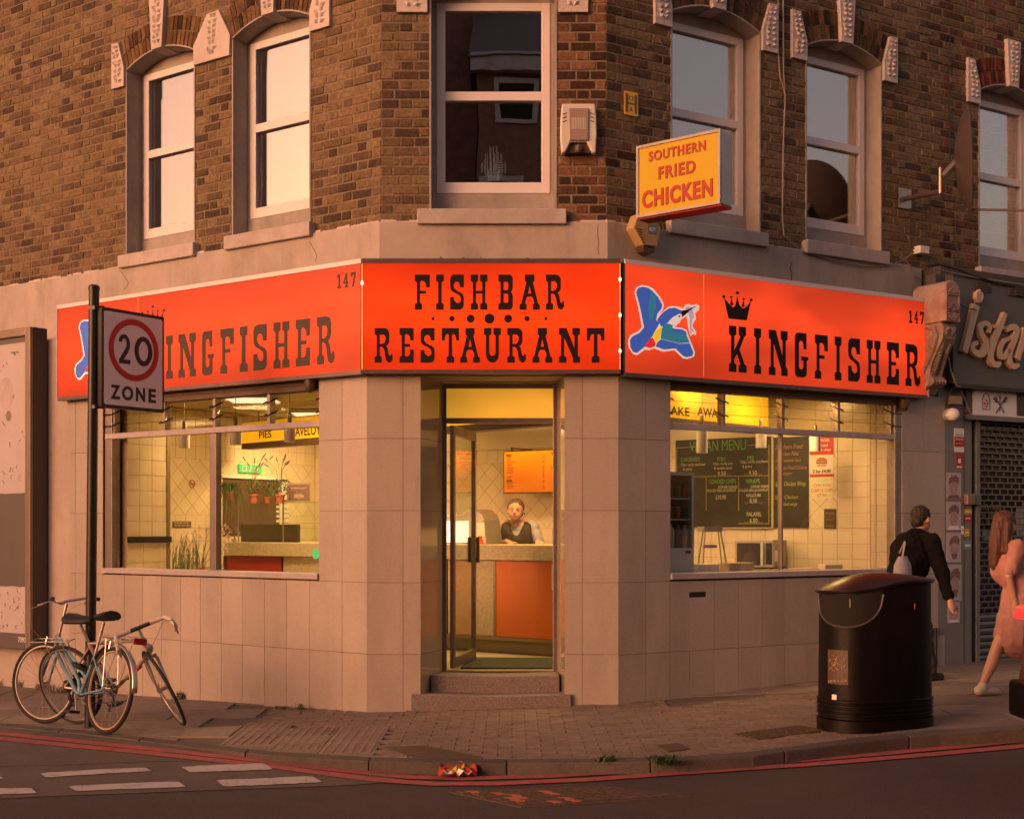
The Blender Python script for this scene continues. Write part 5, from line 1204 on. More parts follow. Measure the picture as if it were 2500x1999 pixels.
for k, zz in enumerate(shz):
    if k: MB().fbox(Rr, s0+.02, s1-.03, -.60, -.27, zz-.012, zz).build('shelf', M['offwhite'], fg)
    for i in range(5):
        sc_ = s0+.07+i*.083; q = Rr.pt(sc_, -.33, zz+.002); mm = ['redlam', 'lav', 'green', 'redpaint', 'green'][(i+k*2) % 5]
        c_ = MB().lathe(q, [(.028, 0), (.032, .008), (.032, .105), (.024, .115)] if k else [(.035, 0), (.04, .02), (.04, .16), (.02, .19), (.02, .21)], 12).build('drink_can' if k else 'jar', M[mm if k else ['rimg','wood','laminate','wood','rimg'][i]], None, smooth=True)
        tag(c_, ['red', 'mauve', 'green', 'bright red', 'dark green'][(i+k*2) % 5]+' drink can on the '+['', 'middle', 'top'][k]+' shelf of the small fridge, place '+['one','two','three','four','five'][i] if k else ['tan','brown','cream','dark brown','sandy'][i]+' sauce jar at the bottom of the small fridge', 'can' if k else 'jar', 'cans and jars in the small fridge')
# stand
sd = empty('steel_stand', rp(1738, 1395, -.42, 1.10), 'narrow steel A-frame stand between fridge and microwave', 'stand')
def bar(par, pts, r, m, name='leg', k=6): MB().tube(pts, r, k).build(name, M[m], par)
tz = Rr.px(1738, 1285, -.42)[1]
bar(sd, [rp(1718, 1285, -.42), rp(1700, 1400, -.38, 1.102)], .008, 'steel'); bar(sd, [rp(1757, 1285, -.42), rp(1779, 1400, -.38, 1.102)], .008, 'steel')
bar(sd, [rp(1722, 1285, -.5), rp(1715, 1385, -.62, 1.102)], .006, 'steel'); bar(sd, [rp(1752, 1285, -.5), rp(1765, 1385, -.62, 1.102)], .006, 'steel')
a, b = Rr.px(1716, 1285, -.42)[0], Rr.px(1760, 1285, -.42)[0]
MB().fbox(Rr, a, b, -.50, -.40, tz-.05, tz).build('top_plate', M['steel'], sd); MB().fbox(Rr, a+.03, b-.03, -.46, -.44, tz-.20, tz-.17).build('crossbar', M['steel'], sd)
# microwave, back to the tiled wall
ms0 = BW.px(1793, 1350, .40)[0]; ms1 = BW.px(1889, 1350, .40)[0]
mw = empty('microwave', BW.pt((ms0+ms1)/2, .2, 1.1), 'grey steel microwave oven with dark door standing on the worktop', 'microwave')
mz1 = BW.px(1840, 1318, .40)[1]; mz0 = BW.px(1840, 1384, .40)[1]
MB().fbox(BW, ms0, ms1, .06, .40, mz0, mz1).build('body', M['steel'], mw, bevel=.006)
w = ms1-ms0
MB().fbox(BW, ms0+.03, ms0+w*.66, .4005, .408, mz0+.02, mz1-.03).build('door', M['black'], mw); MB().fbox(BW, ms0+w*.69, ms0+w*.75, .4005, .425, mz0+.02, mz1-.03).build('handle', M['offwhite'], mw); MB().fbox(BW, ms0+w*.80, ms1-.02, .4005, .405, mz0+.03, mz1-.03).build('control_panel', M['black'], mw)
MB().fbox(BW, ms0+.02, ms1-.02, .08, .38, 1.101, mz0).build('foot', M['black'], mw)
sidef = Fr(w2(BW, ms1, .40), (.562, .827), (.827, -.562), 1)
MB().fbox(sidef, .02, .14, .0005, .003, mz0+.06, mz0+.21).build('sticker', M['sgn'], mw); MB().fbox(sidef, .02, .14, .0032, .004, mz0+.17, mz0+.21).build('sticker_band', M['bblue'], mw)
def wbox(x0, x1, y0, y1, n, dep, m, name, lab, cat, bev=.004):
    a, zt = Rr.px(x0, y0, n); b = Rr.px(x1, y0, n)[0]
    o = MB().fbox(Rr, a, b, n-dep, n, 1.102, max(zt, 1.115)).build(name, M[m], None, label=lab, cat=cat, bevel=bev); return o
wbox(1705, 1757, 1377, 1400, -.28, .15, 'white', 'food_box', 'white takeaway box under the steel stand', 'box'); wbox(1781, 1842, 1374, 1400, -.28, .14, 'rimg', 'food_box', 'brown takeaway box left of the microwave front', 'box')
wbox(1842, 1975, 1391, 1400, -.22, .12, 'laminate', 'wooden_board', 'long low wooden board along the window below the microwave', 'board', 0)
wbox(2015, 2058, 1378, 1394, -.24, .10, 'cream', 'plastic_tub', 'shallow pale green tub at the right end of the worktop', 'tub')
for i, (x0, x1, y, n, m, lab) in enumerate(((1922, 1985, 1389, -.30, 'paper', 'lowest loose white paper on the pile by the microwave'), (1930, 1978, 1384, -.33, 'sgn', 'middle white paper of the pile by the microwave'), (1945, 1990, 1379, -.36, 'paper', 'topmost white paper of the pile by the microwave'))):
    a = Rr.px(x0, y, n)[0]; b = Rr.px(x1, y, n)[0]; zb = 1.102+i*.018; MB().fbox(Rr, a, b, n-.12, n, zb, zb+.017).build('paper', M[m], None, label=lab, cat='paper', group='papers piled by the microwave')
a, zt = Rr.px(1982, 1368, -.3); b = Rr.px(2006, 1368, -.3)[0]; mb = MB(); mb.fbox(Rr, a, b, -.38, -.3, 1.102, 1.15); mb.build('chip_box', M['redpaint'], None, label='small red and white carton on the paper pile', cat='carton')
# ---- blackboards, poster, plaque on the back wall
def bpx(x, y, n=.02): return BW.px(x, y, n)
def board(x0, x1, yt, yb, lab, framem='wood'):
    a, zt = bpx(x0, yt); b = bpx(x1, yt)[0]; zt = bpx((x0+x1)/2, yt)[1]; zb = bpx((x0+x1)/2, yb)[1]
    r = empty('blackboard', BW.pt((a+b)/2, 0, zb), lab, 'menu board', 'menu boards on the tiled back wall')
    MB().fbox(BW, a, b, .001, .016, zb, zt).build('panel', M['chalk'], r); return r, a, b, zb, zt
r, a, b, zb, zt = board(1649, 1883, 1070, 1287, 'blackboard headed VEGAN MENU in green with framed price boxes')
MB().fbox(BW, b+.001, b+.022, .001, .02, zb-.01, zt).build('frame', M['laminate'], r); MB().fbox(BW, a, b, .001, .02, zb-.014, zb-.001).build('frame', M['laminate'], r)
def bt(r, t, x0, x1, y0, y1, m, off=.0, sh=0):
    s0, z1 = bpx(x0, y0); s1 = bpx(x1, y0)[0]; z0 = bpx(x0, y1)[1]
    flat('lettering', fit_text(t, abs(s1-s0), abs(z1-z0), .001, off, sh), M[m], r, BW, (s0+s1)/2, (z0+z1)/2, .0172)
bt(r, 'VEGAN MENU', 1683, 1821, 1077, 1103, 'chalkg', .0)
for t, x0, x1, y0, y1, m in (('2 SAUSAGES',1662,1708,1117,1127,'chalkg'),('FISH',1751,1770,1116,1126,'chalkg'),('PIE',1824,1841,1113,1124,'chalkg'),('Chips, mushy peas/beans',1662,1722,1131,1140,'chalkw'),('& gravy',1667,1690,1142,1150,'chalkw'),('Chips, mushy peas',1741,1788,1129,1137,'chalkw'),('& tartare sauce',1743,1787,1139,1146,'chalkw'),('Chips, mushy peas/beans',1807,1875,1124,1133,'chalkw'),('& gravy',1812,1836,1135,1144,'chalkw'),
  ('9.50',1752,1772,1151,1161,'chalkw'),('9.50',1828,1848,1149,1160,'chalkw'),('LOADED CHIPS',1732,1797,1170,1181,'chalkg'),('WRAPS',1820,1855,1169,1180,'chalkg'),('DÖNER KEBAB',1753,1799,1184,1192,'chalkw'),('PULLED BBQ JACKFRUIT',1726,1797,1194,1203,'chalkw'),('£10.90',1747,1772,1208,1219,'chalkw'),
  ('DÖNER KEBAB',1833,1876,1183,1191,'chalkw'),('PULLED BBQ JACKFRUIT',1805,1876,1194,1202,'chalkw'),('HALLOUMI',1822,1857,1205,1213,'chalkw'),('8.50',1830,1848,1217,1228,'chalkw'),('FALAFEL',1823,1859,1250,1260,'chalkw'),('6.50',1830,1849,1265,1276,'chalkw')):
    bt(r, t, x0, x1, y0, y1, m, .012)
ln = MB()
def bline(x0, y0, x1, y1, w=.004):
    s0, z0 = bpx(x0, y0); s1, z1_ = bpx(x1, y1); ln.tube([BW.pt(s0, .0175, z0), BW.pt(s1, .0175, z1_)], w, 4)
for q in ((1652,1164,1877,1161),(1877,1085,1877,1278),(1803,1164,1803,1246),(1724,1165,1724,1246),(1652,1093,1697,1091),(1652,1093,1652,1160),(1803,1278,1877,1278),(1825,1087,1843,1086)): bline(*q)
ln.build('chalk_line', M['chalky'], r, kind='stuff')
sc = MB()
for x, y in ((1762,1160),(1838,1158),(1839,1228),(1839,1275)):
    s, z = bpx(x, y)
    for sg in (-1, 1):
        sc.tube([BW.pt(s+sg*(.05+.012*k), .0175, z+.012*math.sin(k*1.9)) for k in range(5)], .003, 4)
sc.build('scroll', M['chalko'], r, kind='stuff')
r, a, b, zb, zt = board(1889, 1973, 1066, 1287, 'tall narrow blackboard of handwritten chicken dishes behind the mullion')
for t, x0, x1, y0, y1 in (('Southern Fried',1893,1960,1086,1097),('Chicken Fillet',1900,1950,1103,1113),('in a toasted bun',1893,1955,1120,1128),('Southern Fried Chicken',1892,1970,1138,1147),('Burger',1902,1935,1152,1161),('Spicy Chicken Wrap',1892,1967,1176,1190),('Spicy Chicken',1891,1948,1209,1221),('Loaded wings',1902,1946,1226,1237)):
    bt(r, t, x0, x1, y0, y1, 'chalky' if y0 > 1170 else 'chalko', .0, .35)
a, zt = bpx(1976, 1066); b = bpx(2034, 1066)[0]; zb = bpx(2005, 1163)[1]
ps = empty('poster', BW.pt((a+b)/2, 0, zb), 'red and white burger poster right of the blackboards', 'poster')
zm1 = bpx(2005, 1110)[1]; zm2 = bpx(2005, 1157)[1]
MB().fbox(BW, a, b, .001, .004, zb, zt).build('sheet', M['paper'], ps); MB().fbox(BW, a, b, .0042, .005, zm1, zt).build('red_panel', M['redpaint'], ps); MB().fbox(BW, a, b, .0042, .005, zb, zm2).build('red_band', M['redpaint'], ps)
mb = MB(); c = BW.pt((a+b)/2, .0055, bpx(2005, 1128)[1]); flat('burger', shape_mesh([[(-.06,.005)]+[(.06*math.cos(PI-k*PI/10), .005+.045*math.sin(k*PI/10)) for k in range(1, 10)]+[(.06,.005)]], .001), M['terracotta'], ps, BW, (a+b)/2, c.z, .0056)
flat('burger', shape_mesh([[(-.058,0),(.058,0),(.058,-.012),(-.058,-.012)]], .001), M['green'], ps, BW, (a+b)/2, c.z, .0056); flat('burger', shape_mesh([[(-.055,-.016),(.055,-.016),(.045,-.045),(-.045,-.045)]], .001), M['rimg'], ps, BW, (a+b)/2, c.z, .0056)
flat('lettering', fit_text('2 for £4.00', (b-a)*.75, .035, .001, .02), M['letter'], ps, BW, (a+b)/2, bpx(2005, 1150)[1], .0056)
for i, t in enumerate(('BURGER', 'meal', 'with chips')): flat('lettering', fit_text(t, (b-a)*(.5, .35, .6)[i], .028, .001, .01), M['white'], ps, BW, (a+b)/2+.02, zt-.04-.05*i, .0056)
nn = empty('handwritten_notice', BW.pt((a+b)/2, 0, bpx(2005, 1215)[1]), 'cream notice reading VEGAN CHICKEN CURRY & CHIPS under the poster', 'notice')
zt = bpx(2005, 1165)[1]; zb = bpx(2005, 1216)[1]; MB().fbox(BW, a, b, .001, .003, zb, zt).build('sheet', M['cream'], nn)
for i, t in enumerate(('VEGAN', 'CHICKEN', 'CURRY & CHIPS', '£7.90')): flat('lettering', fit_text(t, (b-a)*(.5, .7, .9, .4)[i], (zt-zb)*.16, .001), M['chalko'] if i else M['exit'], nn, BW, (a+b)/2, zt-(zt-zb)*(.14+.24*i), .0042)
a, zt = bpx(2011, 1242); b, zb = bpx(2040, 1290); pl_ = empty('wall_plaque', BW.pt((a+b)/2, 0, zb), 'small brown plaque with three lines of relief on the tiles', 'plaque')
MB().fbox(BW, a, b, .001, .012, zb, zt).build('board', M['wood'], pl_, bevel=.004)
for i, t in enumerate(('PUSH', 'WAIT', 'OPEN')): flat('lettering', fit_text(t, (b-a)*.7, .03, .003, .01), M['ltrim'], pl_, BW, (a+b)/2, zt-.045-.065*i, .013)
# ================================================================== NEIGHBOUR SHOP FRONT
def nbx(x, y, n): return Rr.px(x, y, n)
sa = nbx(2327, 700, .12)[0]; zt = nbx(2330, 668, .12)[1]; zb = nbx(2360, 938, .12)[1]; print('nb', sa, zt, zb, nbx(2290,1645,0), nbx(2372,1000,0), nbx(2373,1030,-.1), nbx(2235,780,0), nbx(2308,783,.36), nbx(2343,783,.36), nbx(2500,1645,0))
fs_ = empty('restaurant_sign', Rr.pt(6, .1, zb), 'dark grey fascia with raised beige script letters', 'sign')
MB().fbox(Rr, sa, 8.0, -.1, .12, zb, zt).build('board', M['sgrey'], fs_); MB().fbox(Rr, sa-.14, sa-.002, -.1, .02, zb, zt).build('board_end', M['sgrey'], fs_); MB().fbox(Rr, sa+.02, 8.0, -.1, .13, zb-.04, zb-.001).build('lower_trim', M['black'], fs_)
def stroke(name, pts, ws, par, m='beige', n0=.122, n1=.17):
    """a brush-like raised letter: centre line in photo pixels, half widths in pixels"""
    P_ = [nbx(x, y, .16) for x, y in pts]; W_ = [w/235 for w in ws]; Lf = []; Rg = []
    # smooth
    def cm(A, k, t):
        p0, p1, p2, p3 = A[max(k-1, 0)], A[k], A[min(k+1, len(A)-1)], A[min(k+2, len(A)-1)]
        f = lambda a, b, c, d: .5*(2*b+(c-a)*t+(2*a-5*b+4*c-d)*t*t+(3*b-a-3*c+d)*t**3)
        return tuple(f(*v) for v in zip(p0, p1, p2, p3))
    pp = []; ww = []
    A = [(*p, w) for p, w in zip(P_, W_)]
    for k in range(len(A)-1):
        for t in (0, .25, .5, .75): q = cm(A, k, t); pp.append(q[:2]); ww.append(q[2])
    pp.append(P_[-1]); ww.append(W_[-1])
    for i, p in enumerate(pp):
        a, b = pp[max(i-1, 0)], pp[min(i+1, len(pp)-1)]; dx, dz = b[0]-a[0], b[1]-a[1]; l_ = math.hypot(dx, dz) or 1; nx, nz = -dz/l_, dx/l_
        Lf.append((p[0]+nx*ww[i], p[1]+nz*ww[i])); Rg.append((p[0]-nx*ww[i], p[1]-nz*ww[i]))
    mb = MB()
    for i in range(len(pp)-1):
        mb.fprism(Rr, [Lf[i], Rg[i], Rg[i+1], Lf[i+1]], n0, n1)
    return mb
def S(x, y): return (2160+x/5.07, 660+y/5.07)
stroke('l', [S(985,1010), S(1040,800), S(1130,430)], [9, 10, 11], fs_).build('letter', M['beige'], fs_)
mb = stroke('s', [S(1285,775), S(1300,700), S(1240,655), S(1185,700), S(1200,800), S(1250,890), S(1240,990), S(1180,1040), S(1100,1000), S(1090,930), S(1150,890)], [4,6,6,7,8,9,9,8,7,6,4], fs_); mb.build('letter', M['beige'], fs_)
stroke('t', [S(1490,530), S(1430,690), S(1350,880), S(1310,1040), S(1330,1140), S(1390,1170), S(1430,1140)], [6,8,9,9,8,7,4], fs_).build('letter', M['beige'], fs_)
stroke('tb', [S(1340,690), S(1480,710)], [4, 4], fs_, n1=.165).build('letter', M['beige'], fs_)
stroke('a', [S(1550,840), S(1470,880), S(1420,980), S(1440,1060), S(1490,1060), S(1560,960)], [4,6,8,8,7,5], fs_).build('letter', M['beige'], fs_)
stroke('a2', [S(1510,740), S(1580,700), S(1630,740), S(1600,860), S(1550,1000), S(1545,1120), S(1590,1190), S(1660,1170)], [5,7,9,9,8,8,7,4], fs_).build('letter', M['beige'], fs_)
stroke('n', [S(1640,1100), S(1700,900), S(1740,720)], [8,9,9], fs_).build('letter', M['beige'], fs_)
stroke('n2', [S(1740,760), S(1850,690), S(1900,780), S(1850,1000)], [5,7,9,9], fs_).build('letter', M['beige'], fs_)
for (x0, y0, x1, y1, w) in ((1165,400,1175,240,5.5),(1155,395,1145,260,4.5),(1180,390,1200,275,4.5)): stroke('tulip', [S(x0,y0), S((x0+x1)/2+ (8 if w<5 and x0>1170 else -8), (y0+y1)/2), S(x1,y1)], [w*.4, w, w*.3], fs_).build('tulip_petal', M['beige'], fs_)
# pilaster
pa = nbx(2290, 1500, 0)[0]; pb = nbx(2372, 1500, 0)[0]
pf = empty('painted_pilaster', Rr.pt((pa+pb)/2, 0, .1), 'grey painted pilaster covered in haircut posters', 'pilaster')
MB().fbox(Rr, pa, pb, -.3, .0, -.1, zb).build('shaft', M['pilaster'], pf)
pm = nbx(2353, 1500, 0)[0]; MB().fbox(Rr, pm, pm+.006, 0, .002, .1, zb).build('groove', M['black'], pf)
MB().fbox(Rr, 4.03, pa-.004, -.3, -.02, -.1, 2.86).build('gap', M['alud'], pf)
MB().tube([Rr.pt(pa-.05, .01, .12), Rr.pt(pa-.05, .01, .55)], .022, 8).build('conduit', M['black'], pf)
pos = [(2310,2346,1153,1218),(2310,2346,1224,1294),(2310,2346,1300,1372),(2312,2347,1378,1465),(2313,2343,1470,1519)]
labs = ['uppermost haircut poster, a quiff seen from behind','second haircut poster from the top, a profile with short dark hair','third haircut poster from the top, a bearded face','fourth haircut poster from the top, a large face','lowest haircut poster, curly hair over a white shirt']
for i, (x0, x1, y0, y1) in enumerate(pos):
    a, z1_ = nbx(x0, y0, 0); b, z0_ = nbx(x1, y1, 0); h = z1_-z0_; w = b-a
    r = empty('haircut_poster', Rr.pt((a+b)/2, .001, z0_), labs[i], 'poster', 'haircut posters on the grey pilaster')
    MB().fbox(Rr, a, b, .001, .003, z0_, z1_).build('sheet', M['posterp'], r)
    rnd = random.Random(i+3); cx2 = rnd.uniform(-.01, .015)
    face = [(cx2+w*.27*math.cos(t*PI/8)*(1+.12*math.sin(t*2.3+i)), -h*.08+h*.27*math.sin(t*PI/8)) for t in range(16)]
    flat('face', shape_mesh([face], .001), M['skinp'], r, Rr, (a+b)/2, (z0_+z1_)/2, .0042)
    hair = [(cx2-w*.33, h*.03), (cx2-w*.32, h*.25), (cx2-w*.1, h*.38), (cx2+w*.18, h*.40), (cx2+w*.34, h*.27), (cx2+w*.30, h*.06), (cx2+w*.2, h*.13), (cx2, h*.17), (cx2-w*.2, h*.12)]
    flat('hair', shape_mesh([hair], .001), M['bone'], r, Rr, (a+b)/2, (z0_+z1_)/2, .0056)
    if i in (2, 3): flat('beard', shape_mesh([[(cx2-w*.2,-h*.2),(cx2+w*.2,-h*.2),(cx2+w*.12,-h*.38),(cx2-w*.1,-h*.38)]], .001), M['bone'], r, Rr, (a+b)/2, (z0_+z1_)/2, .0056)
    if i in (0, 1, 4): flat('collar', shape_mesh([[(-w*.45,-h*.48),(w*.45,-h*.48),(w*.25,-h*.34),(-w*.3,-h*.36)]], .001), M['bone'] if i == 0 else M['sgn'], r, Rr, (a+b)/2, (z0_+z1_)/2, .0049)
# alarm notices and stickers
def notice(x0, x1, y0, y1, m, lab, name='notice', extra=(), n=.0, cat='notice', grp=None):
    a, z1_ = nbx(x0, y0, n); b, z0_ = nbx(x1, y1, n); r = empty(name, Rr.pt((a+b)/2, n, z0_), lab, cat, grp)
    MB().fbox(Rr, a, b, n+.001, n+.004, z0_, z1_).build('sheet', M[m], r)
    for e in extra:
        if e[0] == 'r': MB().fbox(Rr, a+(b-a)*e[1], a+(b-a)*e[2], n+.0042, n+.005, z0_+(z1_-z0_)*e[3], z0_+(z1_-z0_)*e[4]).build('colour_block', M[e[5]], r)
        else: flat('lettering', fit_text(e[0], (b-a)*e[1], (z1_-z0_)*e[2], .001, .01), M[e[4]], r, Rr, (a+b)/2, z0_+(z1_-z0_)*e[3], n+.0056)
notice(2329, 2353, 1045, 1104, 'sgn', 'white and red alarm warning notice above the haircut posters', 'alarm_notice', (('r',0,1,.22,.65,'redpaint'),('Alarm',.8,.10,.55,'white'),('Warning',.7,.06,.36,'white'),('NOTICE',.7,.05,.73,'letter')))
notice(2334, 2350, 1107, 1143, 'redpaint', 'small red security sticker below the alarm notice', 'security_sticker', (('r',.1,.9,.02,.14,'sgn'),('r',.3,.7,.35,.65,'sgn')))
for i, (x0, x1, y0, y1, m, lab) in enumerate(((2354,2372,1242,1255,'yellow','yellow sticker uppermost on the strip beside the shutter'),(2354,2371,1258,1272,'redpaint','orange red sticker beside the shutter'),(2355,2366,1290,1309,'yellow','yellow upright sticker beside the shutter'),(2353,2371,1320,1342,'bblue','pale blue and white sticker lowest beside the shutter'),(2347,2353,1284,1304,'sgn','thin white sticker by the poster edge'))):
    notice(x0, x1, y0, y1, m, lab, 'sticker', (('r',.15,.85,.4,.6,'sgn' if m != 'sgn' else 'bblue'),), cat='sticker', grp='stickers beside the shutter')
# white sign above the shutter
a, zt = nbx(2378, 962, .05); zb2 = nbx(2378, 1012, .05)[1]
wsg = empty('white_sign', Rr.pt(a+.6, .05, zb2), 'white board with cutlery and grill emblems above the shutter', 'sign')
zt = nbx(2378, 945, .05)[1]
MB().fbox(Rr, a, 8, -.1, .05, zb2, zt).build('board', M['sgn'], wsg); MB().fbox(Rr, a-.09, a-.002, -.1, .03, zb2+.02, zt).build('end_box', M['sgrey'], wsg); MB().fbox(Rr, a-.09, 8, -.1, .055, zb2-.05, zb2-.001).build('bottom_rail', M['pilaster'], wsg)
def wpt(x, y): return nbx(x, y, .055)
em = MB()
for (x0,y0,x1,y1,w) in ((2430,968,2452,1008,.006),(2456,968,2432,1008,.006),(2442,964,2441,1004,.005),(2427,972,2433,982,.010),(2458,970,2452,982,.012),(2441,964,2442,974,.011)):
    p0, p1 = wpt(x0,y0), wpt(x1,y1); em.tube([Rr.pt(p0[0], .053, p0[1]), Rr.pt(p1[0], .053, p1[1])], w, 5)
em.build('cutlery_emblem', M['sgrey'], wsg)
em = MB(); c = wpt(2408, 985); em.tube([Rr.pt(c[0]+.055*math.cos(t*PI/10), .053, c[1]+.02+.085*math.sin(t*PI/10)) for t in range(0, 11)]+[Rr.pt(c[0]-.055, .053, c[1]-.06), Rr.pt(c[0]+.055, .053, c[1]-.06), Rr.pt(c[0]+.055, .053, c[1]+.02)], .004, 4)
em.build('grill_emblem', M['sgrey'], wsg); em = MB()
for dx, dz in ((0,.03),(-.02,0),(.02,0),(0,-.03)): em.ell(Rr.pt(c[0]+dx, .053, c[1]+dz), .012, .006, .014, 8, 5)
em.build('grill_emblem', M['redpaint'], wsg)
a2 = nbx(2482, 945, .05)[0]; MB().fbox(Rr, a2, 8, .051, .056, zb2+.02, zt-.03).build('picture_panel', M['wood'], wsg)
# roller shutter: punched brick-bond upper part, solid slats below
sh0 = nbx(2373, 1300, -.1)[0]; zT = zb2-.05; zS = nbx(2400, 1500, -.1)[1]; zB = .12
rs_ = empty('roller_shutter', Rr.pt(6, -.1, zB), 'closed steel roller shutter with brick pattern grille', 'shutter')
g = MB(); v_ = MB(); pitch = .062; k = 0; z = zT-.01; SE = 7.9
while z > zS:
    g.fbox(Rr, sh0, SE, -.112, -.100, z-.0075, z+.0075); s = sh0+(.062 if k % 2 else 0)
    while s < SE: g.fbox(Rr, s, s+.016, -.109, -.103, z-pitch+.006, z-.006); s += .124
    z -= pitch; k += 1
g.build('grille', M['shutter'], rs_, kind='stuff')
z = zS; k = 0
while z > zB-.1:
    pr_ = [(-.12, z), (-.098, z-.004), (-.09, z-.03), (-.098, z-.062), (-.12, z-.066)]
    MB().prism([Rr.pt(sh0, n_, zz) for n_, zz in pr_], [Rr.pt(SE, n_, zz) for n_, zz in pr_]).build('slat', M['shutter'], rs_); z -= .07
MB().fbox(Rr, sh0-.05, sh0, -.14, -.0, zB-.1, zT).build('guide_rail', M['pilaster'], rs_)
sb = MB(); sb.fbox(Rr, sh0, 8, -1.3, -1.2, -.1, 3.2); sb.fbox(Rr, sh0-.1, sh0, -1.2, -.31, -.1, 3.2); sb.fbox(Rr, 7.95, 8.05, -1.2, -.31, -.1, 3.2); sb.build('shop_interior', M['dark'], NB)
MB().fbox(Rr, sh0-.1, 8, -1.3, -.0, zT+.0, zT+.5).build('lintel', M['dark'], NB)
wn = empty('window_lettering', Rr.pt(sh0+.35, -.2, 1.6), 'yellow OPENING TIMES lettering on the glass behind the grille', 'lettering')
MB().fbox(Rr, sh0+.01, 7.9, -.22, -.21, .2, zT).build('pane', M['glasslow'], wn)
for i, (t, w, h) in enumerate((('OPENING TIMES', .52, .06), ('MON - SUN', .4, .05), ('9 am - 11 pm', .44, .05))): flat('lettering', fit_text(t, w, h, .002, .02), M['yellow'], wn, Rr, nbx(2405, 1240, -.2)[0], nbx(2405, 1238+i*18, -.2)[1], -.205)
for x, y0, y1, m, nm_ in ((2407,1292,1318,'paper','taped paper on the glass behind the grille'),(2490,1240,1310,'matgreen','large pale notice on the glass at the right end of the grille')):
    a, z1_ = nbx(x, y0, -.2); z0_ = nbx(x, y1, -.2)[1]; MB().fbox(Rr, a-.05, a+.08, -.208, -.205, z0_, z1_).build('notice', M['paper'], None, label=nm_, cat='notice')
# lock box, door bell, small lamp
for (x0,x1,y0,y1,n1,m,nm_,lab,cat) in ((2353,2371,1206,1232,.05,'bbframe','letter_box','small brown box on the pilaster beside the shutter','box'),(2372,2392,1205,1232,.02,'pilaster','shutter_lock','grey lock housing on the edge of the shutter','lock'),(2312,2334,967,989,.08,'rimg','floodlight_box','small cream junction box above the round lamp','box')):
    a, z1_ = nbx(x0, y0, 0); b, z0_ = nbx(x1, y1, 0); MB().fbox(Rr, a, b, .001, n1, z0_, z1_).build(nm_, M[m], None, label=lab, cat=cat, bevel=.005)
c = Rr.pt(nbx(2323, 1012, .06)[0], .07, nbx(2323, 1012, .06)[1]); gl_ = empty('round_lamp', c, 'round white bulkhead lamp on the grey pilaster', 'lamp')
MB().ell(c, .072, .06, .065).build('globe', M['sgn'], gl_, smooth=True); MB().lathe(c-Rr.nm*.07, [(.06, 0), (.06, .03)], 16, tuple(Rr.nm), (0,0,1)).build('base', M['offwhite'], gl_)
# masonry below the neighbour's brickwork
MB().fbox(Rr, 4.02, 8, -.5, -.05, zt-.3, 4.197).build('ledge', M['kerb'], NB); lg = MB(); s = 4.1
while s < 8: l_ = random.uniform(.08,.25); lg.fbox(Rr, s, s+l_*.95, -.3, .13+random.uniform(-.02,.02), 3.93+random.uniform(-.01,.02), 4.02+random.uniform(-.015,.02)); s += l_
lg.build('ledge', M['kerb'], NB, kind='stuff')
# ---- carved console bracket between the two shops
ca = nbx(2308, 783, .36)[0]; cb = nbx(2343, 783, .36)[0]; zc0 = nbx(2308, 783, .36)[1]; zc1 = nbx(2325, 684, .36)[1]
cbk = empty('console_bracket', Rr.pt((ca+cb)/2, .1, 2.85), 'weathered carved stone bracket between the two shop signs', 'bracket')
w = cb-ca; pl = [(ca, zc0), (cb, zc0), (cb, zc1-w*.5)]+[((ca+cb)/2+w/2*math.cos(t*PI/10), zc1-w*.5+w*.5*math.sin(t*PI/10)) for t in range(1, 10)]+[(ca, zc1-w*.5)]
MB().fprism(Rr, pl, -.05, .36).build('top_block', M['stonered'], cbk, bevel=.008)
fan = MB(); 
for cz_, rr_ in ((zc0+.10, .085), (zc0+.26, .075)):
    for k in range(9):
        a_ = PI*(k/8)*1.0+(0 if cz_ > zc0+.2 else PI*.0); cc = (ca+cb)/2
        for sg in ((1,) if cz_ > zc0+.2 else (1, -1)):
            x1_, z1_ = cc+rr_*math.cos(a_)*.95, cz_+sg*rr_*math.sin(a_); fan.tube([Rr.pt(cc, .366, cz_), Rr.pt(x1_, .368, z1_)], [.004, .011], 5)
fan.build('fan_relief', M['stone'], cbk, kind='stuff')
bd = MB()
for k in range(20):
    t = k/19; q = [(ca+.012, zc0+.012+(zc1-w*.5-zc0)*t), (cb-.012, zc0+.012+(zc1-w*.5-zc0)*t)]
    for s_, z_ in q: bd.ell(Rr.pt(s_, .362, z_), .009, .009, .012, 6, 4)
bd.build('bead_border', M['stonered'], cbk, kind='stuff')
pr_ = [(.30, zc0-.003), (.33, zc0-.06), (.32, zc0-.16), (.25, zc0-.28), (.20, zc0-.36), (.17, zc0-.44), (.16, zc0-.50), (.19, zc0-.53), (.20, zc0-.57), (.17, zc0-.61), (.12, zc0-.62), (.08, zc0-.68), (-.05, zc0-.70), (-.05, zc0-.003)]
MB().prism([Rr.pt(ca+.01, n_, z_) for n_, z_ in pr_], [Rr.pt(cb-.01, n_, z_) for n_, z_ in pr_]).build('scroll_body', M['stone'], cbk, bevel=.006)
sv = MB(); lv = MB()
for side in (ca+.005, cb-.005):
    sv.tube([Rr.pt(side, .10, zc0-.02), Rr.pt(side, .22, zc0-.05), Rr.pt(side, .25, zc0-.13), Rr.pt(side, .20, zc0-.26), Rr.pt(side, .10, zc0-.44), Rr.pt(side, .06, zc0-.52)], [.02,.03,.032,.03,.024,.02], 8)
    sv.torus(Rr.pt(side, .12, zc0-.57), tuple(Rr.nm), (0,0,1), .035, .014, 16, 6)
